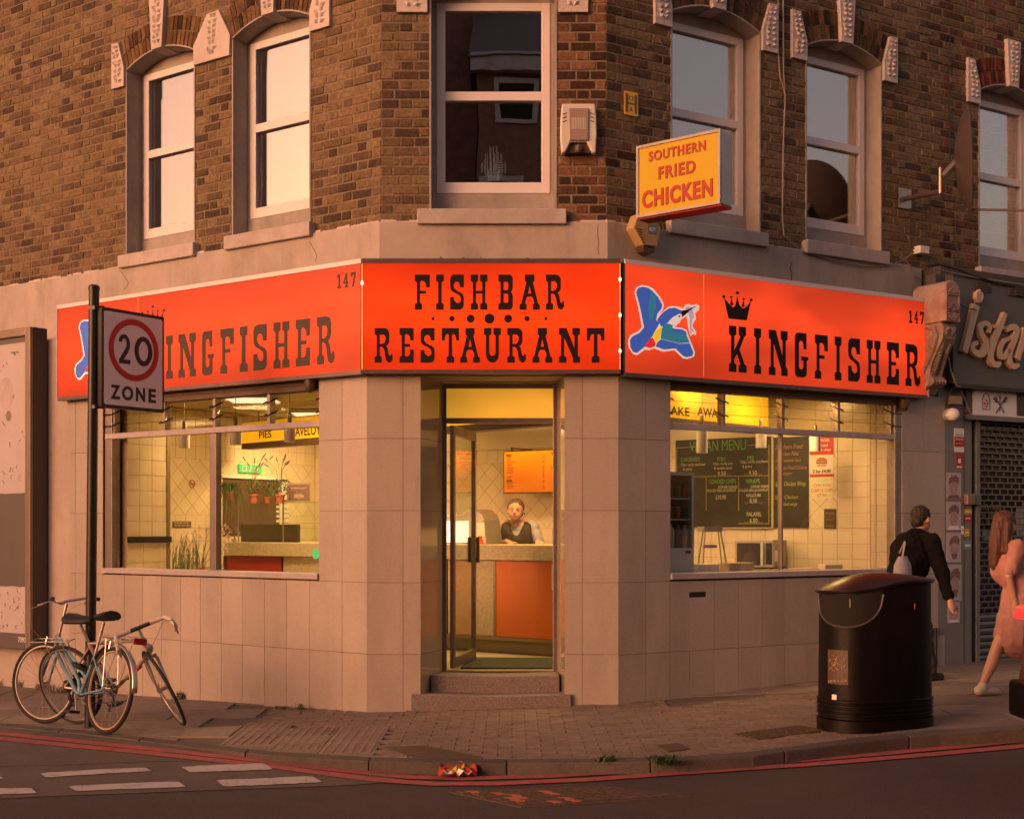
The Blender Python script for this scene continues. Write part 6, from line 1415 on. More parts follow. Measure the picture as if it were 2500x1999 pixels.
for k in range(5):
    t = k/4; sv.ell(Rr.pt(ca+w*.1+w*.8*t, .19, zc0-.57), .022, .04, .032, 8, 6)
sv.build('scroll', M['stone'], cbk, smooth=True)
for i in range(26):
    t = i/25; z_ = zc0-.06-.44*t; n_ = .335-.17*t; 
    for sg in (-1, 1):
        b0 = Rr.pt((ca+cb)/2+sg*.01, n_, z_); b1 = Rr.pt((ca+cb)/2+sg*w*.42, n_-.02, z_-.05+random.uniform(-.01,.01)); lv.tube([b0, (b0+b1)/2+Rr.nm*.012, b1], [.008, .012, .003], 5)
lv.build('leaf_relief', M['stone'], cbk, kind='stuff')
# ================================================================== THINGS ON THE WALLS
def mesh_from(mb):
    me = bpy.data.meshes.new('m'); me.from_pydata(mb.v, [], mb.f); me.update(); return me
# speed zone sign and its pole
pb_ = Vector((-3.457, 10.56-CD, G(-3.457)))
pole = empty('speed_sign', pb_, 'black post with white 20 ZONE speed sign, bicycles locked to it', 'sign')
MB().tube([pb_-Vector((0,0,.1)), pb_+Vector((.012,0,1.0)), Vector((-3.42, pb_.y, 3.50))], .042, 16).build('pole', M['black'], pole, smooth=True)
MB().lathe((-3.42, pb_.y, 3.49), [(.046, 0), (.046, .03), (.03, .045)], 14).build('pole_cap', M['black'], pole, smooth=True)
PL = Fr((-3.336, -.42), (.565, .825), (.825, -.565), 1)
zt, zb = 3.35, 2.53
def rrect(x0, x1, y0, y1, r, k=5):
    out = []
    for cx, cy, a in ((x1-r, y1-r, 0), (x0+r, y1-r, PI/2), (x0+r, y0+r, PI), (x1-r, y0+r, 1.5*PI)):
        out += [(cx+r*math.cos(a+PI/2*i/k), cy+r*math.sin(a+PI/2*i/k)) for i in range(k+1)]
    return out
PW = .645; cxp, czp = PW/2, (zt+zb)/2; hw, hh = PW/2, (zt-zb)/2
flat('backing_frame', shape_mesh([rrect(-hw, hw, -hh, hh, .012)], .05), M['black'], pole, PL, cxp, czp, -.03)
flat('plate', shape_mesh([rrect(-hw+.022, hw-.022, -hh+.028, hh-.028, .02)], .004), M['sgn'], pole, PL, cxp, czp, -.0025)
zr = 3.03
flat('red_ring', shape_mesh([circ(0, 0, .258, 48), circ(0, 0, .208, 48)], .003), M['sgnred'], pole, PL, cxp, zr, .0008)
def digit_shapes():
    two = [(-.5,-1),(.52,-1),(.52,-.72),(-.08,-.72),(.3,-.25),(.48,.1),(.5,.45),(.4,.75),(.2,.93),(-.05,1),(-.3,.93),(-.48,.72),(-.53,.45),(-.25,.45),(-.2,.62),(-.05,.72),(.1,.68),(.2,.5),(.18,.2),(.0,-.1),(-.3,-.48),(-.5,-.75)]
    return two
two = [(x*1.2, y) for x, y in digit_shapes()]
flat('digit', shape_mesh([[(x*.092, y*.122) for x, y in two]], .003), M['txt'], pole, PL, cxp-.098, zr, .0008)
flat('digit', shape_mesh([circ(0, 0, .093, 28, .124), circ(0, 0, .050, 24, .083)], .003), M['txt'], pole, PL, cxp+.098, zr, .0008)
zz_ = 2.665
for ch, x, w in (('Z', -.19, .095), ('O', -.066, .115), ('N', .067, .095), ('E', .19, .078)):
    flat('letter', fit_text(ch, w, .118, .003, .035), M['txt'], pole, PL, cxp+x, zz_, .0008)
br = MB()
for z in (zt-.0, zb+.01): br.prism([Vector((-3.46, pb_.y-.03, z-.02)), PL.pt(.0, -.055, z-.02), PL.pt(.03, -.01, z-.02), Vector((-3.40, pb_.y-.05, z-.02))], [Vector((-3.46, pb_.y-.03, z+.01)), PL.pt(.0, -.055, z+.01), PL.pt(.03, -.01, z+.01), Vector((-3.40, pb_.y-.05, z+.01))])
br.build('bracket', M['black'], pole)
# projecting chicken sign
q0 = unp(1555, 446, 11.0); q1 = unp(1760, 404, 10.5)
d_ = Vector((q1.x-q0.x, q1.y-q0.y, 0)); wS = d_.length; d_.normalize(); nS = Vector((d_.y, -d_.x, 0))
CS = Fr((q0.x, q0.y), (d_.x, d_.y), (nS.x, nS.y), 1); z0, z1 = 4.185, 4.795
chs = empty('projecting_sign', CS.pt(wS/2, -.1, z0), 'yellow projecting sign with red letters SOUTHERN FRIED CHICKEN', 'sign')
MB().fbox(CS, 0, wS, -.19, -.006, z0+.004, z1).build('box', M['offwhite'], chs, bevel=.006)
MB().fbox(CS, 0.002, wS-.002, -.188, -.01, z0-.012, z0+.002).build('underside', M['redpaint'], chs)
fr4 = MB(); t = .022
flat('front_frame', shape_mesh([[(-wS/2,-.305),(wS/2,-.305),(wS/2,.305),(-wS/2,.305)],[(-wS/2+t,-.305+t),(wS/2-t,-.305+t),(wS/2-t,.305-t),(-wS/2+t,.305-t)]], .02), M['sill'], chs, CS, wS/2, (z0+z1)/2, .004)
MB().fbox(CS, t, wS-t, -.006, .002, z0+t, z1-t).build('yellow_face', M['yellow'], chs)
def cal(t_, cx, w, zc, h, sc=.03):
    flat('lettering', fit_text(t_, w, h, .006, sc, 0, 1.15), M['redpaint'], chs, CS, cx, zc, .0062)
cal('SOUTHERN', wS*.49, wS*.68, z0+.50, .085); cal('FRIED', wS*.49, wS*.44, z0+.345, .105); cal('CHICKEN', wS*.49, wS*.84, z0+.145, .15, .04)
MB().fbox(CS, .25, .29, -.75, -.19, z0+.45, z0+.49).build('arm', M['alud'], chs); MB().fbox(CS, .05, .09, -.55, -.19, z0+.1, z0+.14).build('arm', M['alud'], chs)
# hydrant plate
a, z1 = Rr.px(1522, 222, NU); b = Rr.px(1556, 222, NU)[0]; z0 = Rr.px(1522, 280, NU)[1]; w = b-a; h = z1-z0
hyd = mat('hydrant enamel', (.85,.50,.03), .5)
hp = empty('hydrant_plate', Rr.pt((a+b)/2, NU, z0), 'yellow hydrant plate with black H, 12 and 6 on the brick', 'sign')
flat('plate', shape_mesh([rrect(-w/2, w/2, -h/2, h/2, .012)], .006), hyd, hp, Rr, (a+b)/2, (z0+z1)/2, NU+.01)
for x in (-.32, .32): MB().fbox(Rr, (a+b)/2+x*w-.012, (a+b)/2+x*w+.012, NU+.0132, NU+.015, z0+h*.12, z1-h*.1).build('letter_bar', M['sgrey'], hp)
MB().fbox(Rr, (a+b)/2-.32*w+.0125, (a+b)/2+.32*w-.0125, NU+.0132, NU+.0148, z0+h*.46, z0+h*.53).build('letter_bar', M['sgrey'], hp)
flat('digits', fit_text('12', w*.36, h*.19, .001, .01), M['sgrey'], hp, Rr, (a+b)/2+.0*w, z0+h*.73, NU+.0142); flat('digits', fit_text('6', w*.17, h*.19, .001, .01), M['sgrey'], hp, Rr, (a+b)/2, z0+h*.27, NU+.0142)
# alarm sounder by the centre window
s0 = C.px(1367, 300, NU)[0]; s1 = C.px(1455, 300, NU)[0]; z1 = C.px(1400, 262, NU)[1]; z0 = C.px(1400, 382, NU)[1]; sm_ = (s0+s1)/2; w = s1-s0
ab = empty('alarm_box', C.pt(sm_, NU, z0), 'white alarm lamp box with clear front, right of the middle window', 'alarm')
pr_ = [(s0+.01,z0),(s0,z0+.15),(s0+.003,z1-.12),(s0+.014,z1),(s1-.014,z1),(s1-.003,z1-.12),(s1,z0+.15),(s1-.01,z0),(s1-.045,z0+.01),(s1-.085,z0+.095),(s0+.085,z0+.095),(s0+.045,z0+.01)]
MB().fprism(C, pr_, NU+.004, NU+.10).build('case', M['white'], ab, bevel=.012)
MB().fprism(C, [(s0+.075,z0+.105),(s1-.075,z0+.105),(s1-.07,z1-.045),(s0+.07,z1-.045)], NU+.1005, NU+.118).build('lens', M['lampc'], ab, bevel=.006)
lr = MB()
for k in range(9): x = s0+.10+k*(w-.2)/8; lr.fbox(C, x-.003, x+.003, NU+.118, NU+.121, z0+.2, z0+.3)
lr.build('lens_rib', M['white'], ab, kind='stuff')
for sg in (0, 1):
    for k in range(3):
        x = s0+.03 if sg == 0 else s1-.03; dx = .03 if sg == 0 else -.03; zz = z1-.09-k*.033
        MB().tube([C.pt(x-dx*.3, NU+.101, zz-.006), C.pt(x+dx*.8, NU+.101, zz+.008)], .004, 5).build('vent_slot', M['black'], ab)
MB().fprism(C, [(s0+.05,z0+.012),(s1-.05,z0+.012),(s1-.088,z0+.092),(s0+.088,z0+.092)], NU+.004, NU+.06).build('recess', M['wood'], ab)
MB().lathe(C.pt(sm_, NU+.085, z0+.01), [(.022, 0), (.030, .012), (.030, .045), (.026, .06)], 16).build('lamp', M['sgrey'], ab, smooth=True)
# hexagonal intruder alarm
c0 = Rr.px(1562, 578, -.262); sC_, zC_ = c0; ks = 1/235
ad = empty('alarm_box', Rr.pt(sC_, -.26, zC_-.17), 'cream six sided alarm box with blue sticker under the yellow sign', 'alarm')
hexp = [(-.105,.165),(.075,.165),(.145,.06),(.095,-.10),(-.045,-.10),(-.155,.04)]
MB().fprism(Rr, [(sC_+x, zC_+z) for x, z in hexp], -.262, -.14).build('cover', M['adt'], ad, bevel=.008)
MB().fprism(Rr, [(sC_+.093, zC_-.102),(sC_-.045, zC_-.102),(sC_-.03, zC_-.15),(sC_+.03, zC_-.17),(sC_+.085, zC_-.15)], -.262, -.16).build('lower_lens', M['wood'], ad, bevel=.005)
flat('sticker', shape_mesh([[(-.045,-.042),(.045,-.042),(.045,.042),(-.045,.042)]], .002), M['adtb'], ad, Rr, sC_+.045, zC_+.045, -.1385)
flat('lettering', fit_text('ADT', .075, .035, .001, .03), M['sgn'], ad, Rr, sC_+.045, zC_+.045, -.1365)
for k in range(6): MB().tube([Rr.pt(sC_-.125+k*.012, -.139, zC_+.03-k*.022), Rr.pt(sC_-.07+k*.006, -.139, zC_+.028-k*.022)], .004, 5).build('vent', M['wood'], ad)
# camera domes under the signs
for fr, x, y, lab in ((L, 757, 938, 'dark camera dome under the left orange sign'), (Rr, 2207, 985, 'dark dome under the right end of the right orange sign')):
    s, z = fr.px(x, y, .04); cmr = empty('camera_dome', fr.pt(s, .04, z-.06), lab, 'camera', 'camera domes under the signs')
    zt_c = 2.842 if fr is L else 2.82
    MB().lathe(fr.pt(s, .04, 0), [(.012, z-.075), (.035, z-.06), (.047, z-.03), (.05, z), (.05, zt_c)], 16).build('dome', M['wood'], cmr, smooth=True)
# satellite dish
dc = unp(2362, 392, 12.35)
dsh = empty('satellite_dish', unp(2207, 485, 12.75), 'large dark satellite dish seen edge on, on a bracket arm', 'satellite dish')
ax = Vector((.965, -.26, .04)).normalized(); prof = [(.005+.5*i/10, -.12*(1-(i/10)**2)) for i in range(11)]+[(.512, .004), (.5, .012)]+[(.005+.49*i/10, -.105*(1-(i/10)**2)) for i in range(10, -1, -1)]
MB().lathe(dc, prof, 36, ax, (0, 0, 1), 1.02, .88).build('reflector_bowl', M['dish'], dsh, smooth=True)
bp_ = unp(2325, 432, 12.4)
MB().fbox(Rr, *[Rr.px(x, 485, NU)[0] for x in (2193, 2223)], NU+.001, NU+.012, Rr.px(2208, 510, NU)[1], Rr.px(2208, 461, NU)[1]).build('wall_plate', M['steel'], dsh)
a0 = Rr.pt(Rr.px(2208, 486, NU)[0], NU+.012, Rr.px(2208, 486, NU)[1]); a1 = unp(2296, 468, 12.35); a2 = unp(2296, 410, 12.35)
MB().tube([a0, a1], .026, 10).build('arm', M['dish'], dsh, smooth=True); MB().tube([a1-Vector((0,0,.02)), a2], .022, 10).build('arm', M['steel'], dsh, smooth=True)
MB().tube([unp(2300, 432, 12.35), dc-ax*.10], .035, 8).build('mount', M['steel'], dsh)
MB().tube([dc-Vector((0,0,.47)), unp(2520, 514, 11.7)], .012, 8).build('feed_arm', M['chrome'], dsh)
def cab(pts, r, m, lab, fr=Rr, n=NU+.02, name='cable', ns=None):
    P_ = []
    for i, (x, y) in enumerate(pts): nn_ = ns[i] if ns else n; s, z = fr.px(x, y, nn_); P_.append(fr.pt(s, nn_, z))
    return MB().tube(P_, r, 6).build(name, M[m], None, label=lab, cat='cable', smooth=True)
cab([(2328,72),(2319,95),(2316,130),(2315,200),(2317,300),(2319,400),(2322,428)], .006, 'cabledark', 'dark cable running down the brick to the satellite dish')
cab([(2330,520),(2334,580),(2338,640),(2342,670)], .006, 'cabledark', 'dark cable hanging below the satellite dish')
cab([(1900,0),(1899,120),(1905,190),(1917,230),(1916,285)], .007, 'cable', 'short pale cable on the pier between two right windows')
cab([(1912,0),(1913,180),(1917,240),(1913,330),(1911,430),(1910,520),(1914,575),(1935,595),(1958,615)], .007, 'cable', 'long pale cable on the pier between two right windows')
cab([(1958,615),(2000,625),(2050,640),(2110,650),(2170,648),(2205,636),(2232,615)], .006, 'cable', 'pale cable drooping along the band to the junction box', n=-.24)
cab([(2200,632),(2198,628),(2215,640),(2228,660),(2232,675),(2250,682)], .006, 'cable', 'pale cable looping above the carved bracket', n=-.24)
cab([(2296,500),(2220,510),(2224,560),(2226,600),(2234,610)], .005, 'cabledark', 'thin dark cable from the dish bracket to the junction box')
cab([(2300,720),(2330,735),(2360,752),(2384,757)], .005, 'cabledark', 'dark cable stretched across the neighbour fascia to the script letters', ns=[.3,.3,.25,.17])
cab([(2318,800),(2312,850),(2320,900),(2335,940),(2345,945)], .008, 'cable', 'pale cable hanging beside the carved bracket', ns=[.16]*5)
cab([(2345,945),(2325,950),(2315,965),(2313,985)], .006, 'cabledark', 'dark cable curling from the fascia to the cream box', ns=[.16,.14,.1,.08])
cab([(2345,950),(2355,975),(2365,1000),(2370,1010)], .008, 'cable', 'grey cable beside the white sign end box', ns=[.05]*4)
a, z1 = Rr.px(2236, 601, -.26); b, z0 = Rr.px(2258, 623, -.26)
MB().fbox(Rr, a, b, -.262 if False else NU+.005, -.20, z0, z1).build('junction_box', M['sgn'], None, label='small white junction box on brick above the carved bracket', cat='box', bevel=.006)
for i, pts in enumerate(([(2262,650),(2290,645),(2330,655),(2370,670),(2430,690),(2500,702)], [(2280,655),(2320,665),(2350,672),(2400,680),(2460,690),(2500,695)])):
    cab(pts, .012-.004*i, 'cabledark' if i == 0 else 'cable', ['thick dark', 'thin pale'][i]+' cable lying along the ledge over the neighbour fascia', n=.14)
# billboard at the left edge
s0, zt = L.px(74, 797, .20); zb = L.px(74, 1586, .20)[1]; sE = s0+3.2
bb = empty('billboard', L.pt(s0+1, 0, zb), 'grey advertising billboard with torn pale posters at the left edge', 'billboard')
MB().fbox(L, s0, sE, .0, .165, zb, zt).build('box', M['bbside'], bb)
fw = .085
MB().fbox(L, s0, s0+fw, .166, .205, zb, zt).build('frame', M['bbframe'], bb, bevel=.006); MB().fbox(L, s0+fw+.001, sE, .166, .205, zt-fw, zt).build('frame', M['bbframe'], bb, bevel=.006); MB().fbox(L, s0+fw+.001, sE, .166, .205, zb, zb+.13).build('frame', M['bbgrey'], bb, bevel=.006)
MB().fbox(L, s0+fw, sE, .166, .172, zb+.13, zt-fw).build('panel', M['bbgrey'], bb)
def torn(y0, y1, jag, name, m='posterp'):
    zt_, zb_ = L.px(40, y0, .172)[1], L.px(40, y1, .172)[1]; a = s0+fw+.012; n = 26; top = []; bot = []
    for i in range(n+1):
        s = a+(sE-a-.02)*i/n; top.append((s, zt_-(random.uniform(0, .012) if jag == 't' else 0))); bot.append((s, zb_+(random.uniform(0, .012) if jag == 'b' else 0)))
    MB().fprism(L, top+bot[::-1], .1722, .175).build(name, M[m], bb)
    return zt_, zb_
torn(838, 1205, 'b', 'torn_poster'); torn(1430, 1545, 't', 'torn_poster')
s, z = L.px(21, 1015, .176); flat('poster_spot', shape_mesh([circ(0, 0, .045, 16, .055)], .001), M['bbframe'], bb, L, s, z, .177)
for x, y, r in ((48,1165,.03),(55,1515,.035),(15,960,.12)): s, z = L.px(x, y, .176); flat('poster_mark', shape_mesh([circ(0, 0, r, 14, r*1.4)], .001), M['sill'], bb, L, s, z, .1765)
rk = MB(); rnd = random.Random(4)
for i in range(36):
    x, y = rnd.uniform(2, 56), rnd.choice([rnd.uniform(850, 1180), rnd.uniform(1440, 1540)]); s, z = L.px(x, y, .177); rk.tube([L.pt(s, .1765, z), L.pt(s+rnd.uniform(-.03,.03), .1765, z+rnd.uniform(-.03,.03)), L.pt(s+rnd.uniform(-.03,.03), .1765, z+rnd.uniform(-.04,.04))], .0025, 4)
rk.build('poster_scratch', M['bbgrey'], bb, kind='stuff')
s, z = L.px(53, 1561, .206); flat('number', fit_text('7090', .125, .055, .001, 0), M['sgn'], bb, L, s, z, .2062)
s, z = L.px(36, 860, .176); flat('lettering', fit_text('Unlock the', .13, .025, .001, 0), M['pilaster'], bb, L, s, z, .177)
# chandelier behind the middle upstairs window
cc = unp(1205, 445, 11.75); ch_ = empty('chandelier', cc, 'crystal bead chandelier hanging behind the middle upper window', 'chandelier')
bm = MB()
for ring, (r, zt_, zb_) in enumerate(((.035, .31, .08), (.075, .25, .02), (.11, .17, .06), (.05, .10, -.02))):
    for k in range(int(8+ring*5)):
        a = 2*PI*k/(8+ring*5); x, y = cc.x+r*math.cos(a), cc.y+r*math.sin(a)*.7; z = cc.z+zt_+random.uniform(-.01,.01)
        while z > cc.z+zb_+.03: bm.ell((x, y, z), .0045, .0045, .006, 5, 3); z -= .022
bm.build('bead', mat('crystal bead', (.75,.68,.62), .15, emit=(.9,.75,.65), estr=.1), ch_, kind='stuff')
# small trailing thing in window B, left of glass
# ================================================================== STREET
def gpoly(name, px, m, dz=.006, th=.02, parent=None, pav_=True, **kw):
    P_ = [unroad(x, y, pav_) for x, y in px]; zf = G if pav_ else RZ
    return MB().prism([Vector((x, y, zf(x)+dz-th)) for x, y in P_], [Vector((x, y, zf(x)+dz)) for x, y in P_]).build(name, m, parent, **kw)
pc = gpoly('utility_cover', [(936,1824),(1036,1820),(1180,1849),(1020,1853)], M['iron'], label='dark rectangular cover in the paving near the kerb', cat='manhole cover')
pc = gpoly('utility_cover', [(1790,1792),(1950,1771),(2012,1784),(1850,1806)], M['iron'], label='patterned iron cover in the paving left of the bin', cat='manhole cover')
P4 = [Vector((*unroad(x, y, True), 0)) for x, y in [(1790,1792),(1950,1771),(2012,1784),(1850,1806)]]
st_ = MB()
for i in range(14):
    for j in range(5):
        u_, v_ = (i+.5)/14, (j+.5)/5; c = P4[0].lerp(P4[1], u_).lerp(P4[3].lerp(P4[2], u_), v_); z = G(c.x)+.006; st_.box(c.x-.014, c.x+.014, c.y-.014, c.y+.014, z-.001, z+.005)
st_.build('stud', M['iron'], pc, kind='stuff')
gpoly('utility_cover', [(1604,1820),(1655,1814),(1684,1829),(1632,1835)], M['iron'], label='small iron stopcock cover in the paving', cat='manhole cover')
mc = gpoly('road_cover', [(1095,1934),(1490,1920),(1690,1946),(1272,1972)], M['iron'], dz=.007, pav_=False, label='long worn iron cover with brick pattern in the road', cat='manhole cover')
P4 = [Vector((*unroad(x, y), 0)) for x, y in [(1110,1935),(1485,1922),(1665,1946),(1275,1969)]]
for i in range(16):
    for j in range(6):
        o = .5 if j % 2 else 0; u0, u1, v0, v1 = (i+o)/16.5, (i+o+.8)/16.5, j/6+.02, (j+.78)/6
        if u1 > 1: continue
        cs_ = [P4[0].lerp(P4[1], a).lerp(P4[3].lerp(P4[2], a), b) for a, b in ((u0,v0),(u1,v0),(u1,v1),(u0,v1))]
        cs_ = [Vector((c.x, c.y, RZ(c.x)+.006)) for c in cs_]; MB().prism(cs_, [c+Vector((0,0,.008)) for c in cs_]).build('stud', M['terracotta'] if random.random() < .25 and i < 8 else M['iron'], mc)
# litter
p0 = unroad(1118, 1895); lz = RZ(p0[0])+.01
lt = empty('crisp_packet', (p0[0], p0[1], lz), 'crumpled red and yellow food packet lying in the gutter', 'litter')
rnd = random.Random(9); vs = []; fs = []
nx_, ny_ = 9, 6
for j in range(ny_+1):
    for i in range(nx_+1): vs.append((p0[0]+(i/nx_-.5)*.24+rnd.uniform(-.006,.006), p0[1]+(j/ny_-.45)*.2+rnd.uniform(-.006,.006), lz+.004+.05*abs(math.sin(i*1.3+j*.9))*rnd.uniform(.3,1)+.03*(j/ny_)))
fs = [(j*(nx_+1)+i, j*(nx_+1)+i+1, (j+1)*(nx_+1)+i+1, (j+1)*(nx_+1)+i) for j in range(ny_) for i in range(nx_)]
b_ = MB(); b_.add(vs, fs); o = b_.build('wrapper', M['redpaint'], lt); o.modifiers.new('s', 'SOLIDIFY').thickness = .003
for k, (a, b, m) in enumerate((((2,6),(1,3),'yellow'),((3,7),(3,4),'yellow'),((1,8),(0,1),'sgn'))):
    vv = [Vector(vs[j*(nx_+1)+i])+Vector((0,-.002,.004)) for j in range(b[0], b[1]+1) for i in range(a[0], a[1]+1)]; wd = a[1]-a[0]+1; hb = b[1]-b[0]+1
    MB().add(vv, [(j*wd+i, j*wd+i+1, (j+1)*wd+i+1, (j+1)*wd+i) for j in range(hb-1) for i in range(wd-1)]).build('print', M[m], lt)
# weeds
def weed(x, y, r, h, n, m, lab, pav_=True, dz=0):
    px_, py_ = unroad(x, y, pav_); z = G(px_)+dz; q = empty('weed', (px_, py_, z), lab, 'weed'); lv = MB(); rnd = random.Random(int(x*7+y))
    for i in range(n):
        a = rnd.uniform(0, 2*PI); b0 = Vector((px_+rnd.gauss(0, r*.4), py_+rnd.gauss(0, r*.2), z-.01)); tip = b0+Vector((math.cos(a)*r*rnd.uniform(.3, 1), math.sin(a)*r*.5, h*rnd.uniform(.3, 1))); mid = b0.lerp(tip, .5)+Vector((0,0,h*.2)); w_ = Vector((-math.sin(a), math.cos(a), .2))*rnd.uniform(.004, .011 if m == 'green' else .003)
        lv.add([b0-w_*.4, b0+w_*.4, mid+w_, mid-w_, tip], [(0,1,2,3),(3,2,4)])
    lv.build('leaves', M[m], q, kind='stuff')
weed(1477, 1858, .07, .06, 70, 'green', 'bright green weed growing over the kerb edge, nearer the doorway'); weed(1623, 1862, .09, .075, 90, 'green', 'bright green weed growing over the kerb edge, nearer the bin'); weed(1590, 1850, .05, .03, 30, 'green', 'flat sprig of weed lying on the kerb beside the larger one')
weed(443, 1706, .06, .10, 70, 'grassm', 'grass tuft at the foot of the tiled wall right of the bicycles'); weed(690, 1731, .08, .05, 60, 'grassm', 'low grass tuft at the wall foot below the left window'); weed(735, 1731, .05, .08, 40, 'grassm', 'small upright grass tuft near the corner of the tiled wall')
for i, (x, y) in enumerate(((8,1672),(60,1676),(110,1682),(150,1690),(185,1692))): weed(x, y, .14, .10, 80, 'dry' if i % 2 == 0 else 'grassm', ['dry brown weeds under the billboard at the picture edge','green weeds under the billboard','dry weeds behind the front wheel of the blue bicycle','green weeds behind the blue bicycle frame','dry weeds behind the black post'][i])
# ---- litter bin: two lobes under one domed lid
c1, r1, c2, r2 = Vector((2.48, -1.60)), .262, Vector((2.83, -1.50)), .225
cb_ = (c1+c2)/2; gz = G(cb_.x)
def sdf(p):
    a, b = (p-c1).length-r1, (p-c2).length-r2; k = .26; h = max(k-abs(a-b), 0)/k; return min(a, b)-h*h*k*.25
def ray(a, grow=0):
    d = Vector((math.cos(a), math.sin(a))); t = .05
    for _ in range(60): t -= sdf(cb_+d*t)*.7
    return t+grow
NA = 72; RAD = [ray(2*PI*i/NA) for i in range(NA)]
def surf(a, z, grow=0): 
    i = a/(2*PI)*NA; k = int(math.floor(i)); f = i-k; r = RAD[k % NA]*(1-f)+RAD[(k+1) % NA]*f+grow
    return Vector((cb_.x+r*math.cos(a), cb_.y+r*math.sin(a), z))
def ztop(a): return gz+.985+.075*sm(-.9, .9, math.cos(a+.15))
bn = empty('litter_bin', (cb_.x, cb_.y, gz), 'big black two lobed litter bin with domed lid near the kerb', 'litter bin')
def shell(rows, name, m, close_top=False):
    mb = MB(); vs = []; fs = []
    for zf, g in rows:
        for i in range(NA): a = 2*PI*i/NA; vs.append(surf(a, zf(a) if callable(zf) else zf, g))
    for j in range(len(rows)-1):
        for i in range(NA): fs.append((j*NA+i, j*NA+(i+1) % NA, (j+1)*NA+(i+1) % NA, (j+1)*NA+i))
    if close_top: fs.append(tuple(range((len(rows)-1)*NA, len(rows)*NA)))
    mb.add(vs, fs); return mb.build(name, M[m], bn, smooth=True)
shell([(gz-.01, .012), (gz+.075, .012), (gz+.08, -.01)], 'base_plate', 'binb', True)
rows = [(gz+.081, -.006), (gz+.085, .0)]
for k in range(4): z = gz+.10+k*.032; rows += [(z, .0), (z+.006, .010), (z+.020, .010), (z+.026, .0)]
rows += [(gz+.25, 0), (gz+.6, -.004), (lambda a: ztop(a)-.012, -.006), (lambda a: ztop(a), -.006)]
shell(rows, 'body', 'binb')
lid = [(lambda a: ztop(a)-.02, -.004), (lambda a: ztop(a)-.018, .010), (lambda a: ztop(a)+.006, .012)]
mb = MB(); vs = []; fs = []
for k in range(9):
    f = k/8
    for i in range(NA):
        a = 2*PI*i/NA; e = surf(a, ztop(a), .012)
        c = Vector((cb_.x-.03, cb_.y, gz+1.115)); p = e.lerp(c, f); p.z = (ztop(a)+.006)+(c.z-ztop(a)-.006)*math.sin(f*PI/2)**.9; vs.append(p)
for j in range(8):
    for i in range(NA): fs.append((j*NA+i, j*NA+(i+1) % NA, (j+1)*NA+(i+1) % NA, (j+1)*NA+i))
vs2 = [surf(2*PI*i/NA, ztop(2*PI*i/NA)-.02, .010) for i in range(NA)]
k0 = len(vs); vs += vs2; fs += [(k0+i, k0+(i+1) % NA, (i+1) % NA, i) for i in range(NA)]
mb.add(vs, fs); mb.build('lid', M['bintop'], bn, smooth=True)
rimt = MB(); rimt.tube([surf(2*PI*i/NA, ztop(2*PI*i/NA)-.006, .012) for i in range(NA+1)], .009, 6, False); rimt.build('lid_rim', M['binb'], bn, smooth=True)
# hooded opening: a flat dark patch on the shell stands for its shaded hollow
A0, A1 = R_(188), R_(262); mb = MB(); vs = []; n = 22
for i in range(n+1):
    t = i/n; a = A0+(A1-A0)*t; zb = ztop(a)-.055-.20*math.sqrt(max(0, 1-(2*t-1)**2)); vs += [surf(a, zb, .003), surf(a, ztop(a)-.025, .003)]
mb.add(vs, [(2*i, 2*i+2, 2*i+3, 2*i+1) for i in range(n)]); mb.build('opening', M['dark'], bn)
mb = MB(); mb.tube([surf(A0+(A1-A0)*i/n, ztop(A0+(A1-A0)*i/n)-.055-.20*math.sqrt(max(0, 1-(2*i/n-1)**2)), .006) for i in range(n+1)], .009, 6); mb.build('opening_rim', mat('worn bin edge', (.055,.045,.042), .45), bn, smooth=True)
def patch(a0, a1, z0, z1, m, name, g=.004):
    mb = MB(); n = 6; vs = []
    for i in range(n+1): a = a0+(a1-a0)*i/n; vs += [surf(a, z0, g), surf(a, z1, g)]
    mb.add(vs, [(2*i, 2*i+2, 2*i+3, 2*i+1) for i in range(n)]); return mb.build(name, M[m], bn)
def bang(px_): # angle on the bin facing the camera for a pixel column
    best = None
    for i in range(180, 360):
        a = R_(i); p = surf(a, 1); x, y = proj(p); d = Vector((math.cos(a), math.sin(a)))
        if best is None or abs(x-px_) < best[0]: best = (abs(x-px_), a)
        if x > px_ and best[0] < 4: break
    return best[1]
def bz(py, a): p = surf(a, 1); return CZ-(py-HY)/F*(p.y+CD)
aa, ab_ = bang(2022), bang(2070); am = (aa+ab_)/2
patch(aa, ab_, bz(1670, am), bz(1586, am), 'wood', 'council_plate')
cr_ = MB(); rnd = random.Random(2); zc_ = bz(1617, am)
for k in range(70):
    a = am+max(-.38, min(.38, rnd.gauss(0, .22)))*(ab_-aa); z = zc_+max(-.06, min(.06, rnd.gauss(0, .030))); cr_.tube([surf(a, z, .006), surf(a+rnd.uniform(-.02,.02), z+rnd.uniform(-.012,.012), .006)], rnd.uniform(.002,.0045), 4)
for k in range(14): a = aa+(ab_-aa)*(k+.8)/15.5; cr_.tube([surf(a, bz(1664, a), .006), surf(a+rnd.uniform(0,.03), bz(1659, a), .006)], .003, 4)
cr_.build('crest', M['rimg'], bn, kind='stuff')
a0 = bang(2032); a1 = bang(2044); patch(a0, a1, bz(1709, a0), bz(1694, a0), 'sgn', 'sticker'); patch(a0, a1, bz(1709, a0), bz(1706, a0), 'redpaint', 'sticker_band', .006)
a0 = bang(2077); MB().tube([surf(a0, bz(1462, a0), .008), surf(a0, bz(1483, a0), .008)], .004, 5).build('lock', M['rimg'], bn)
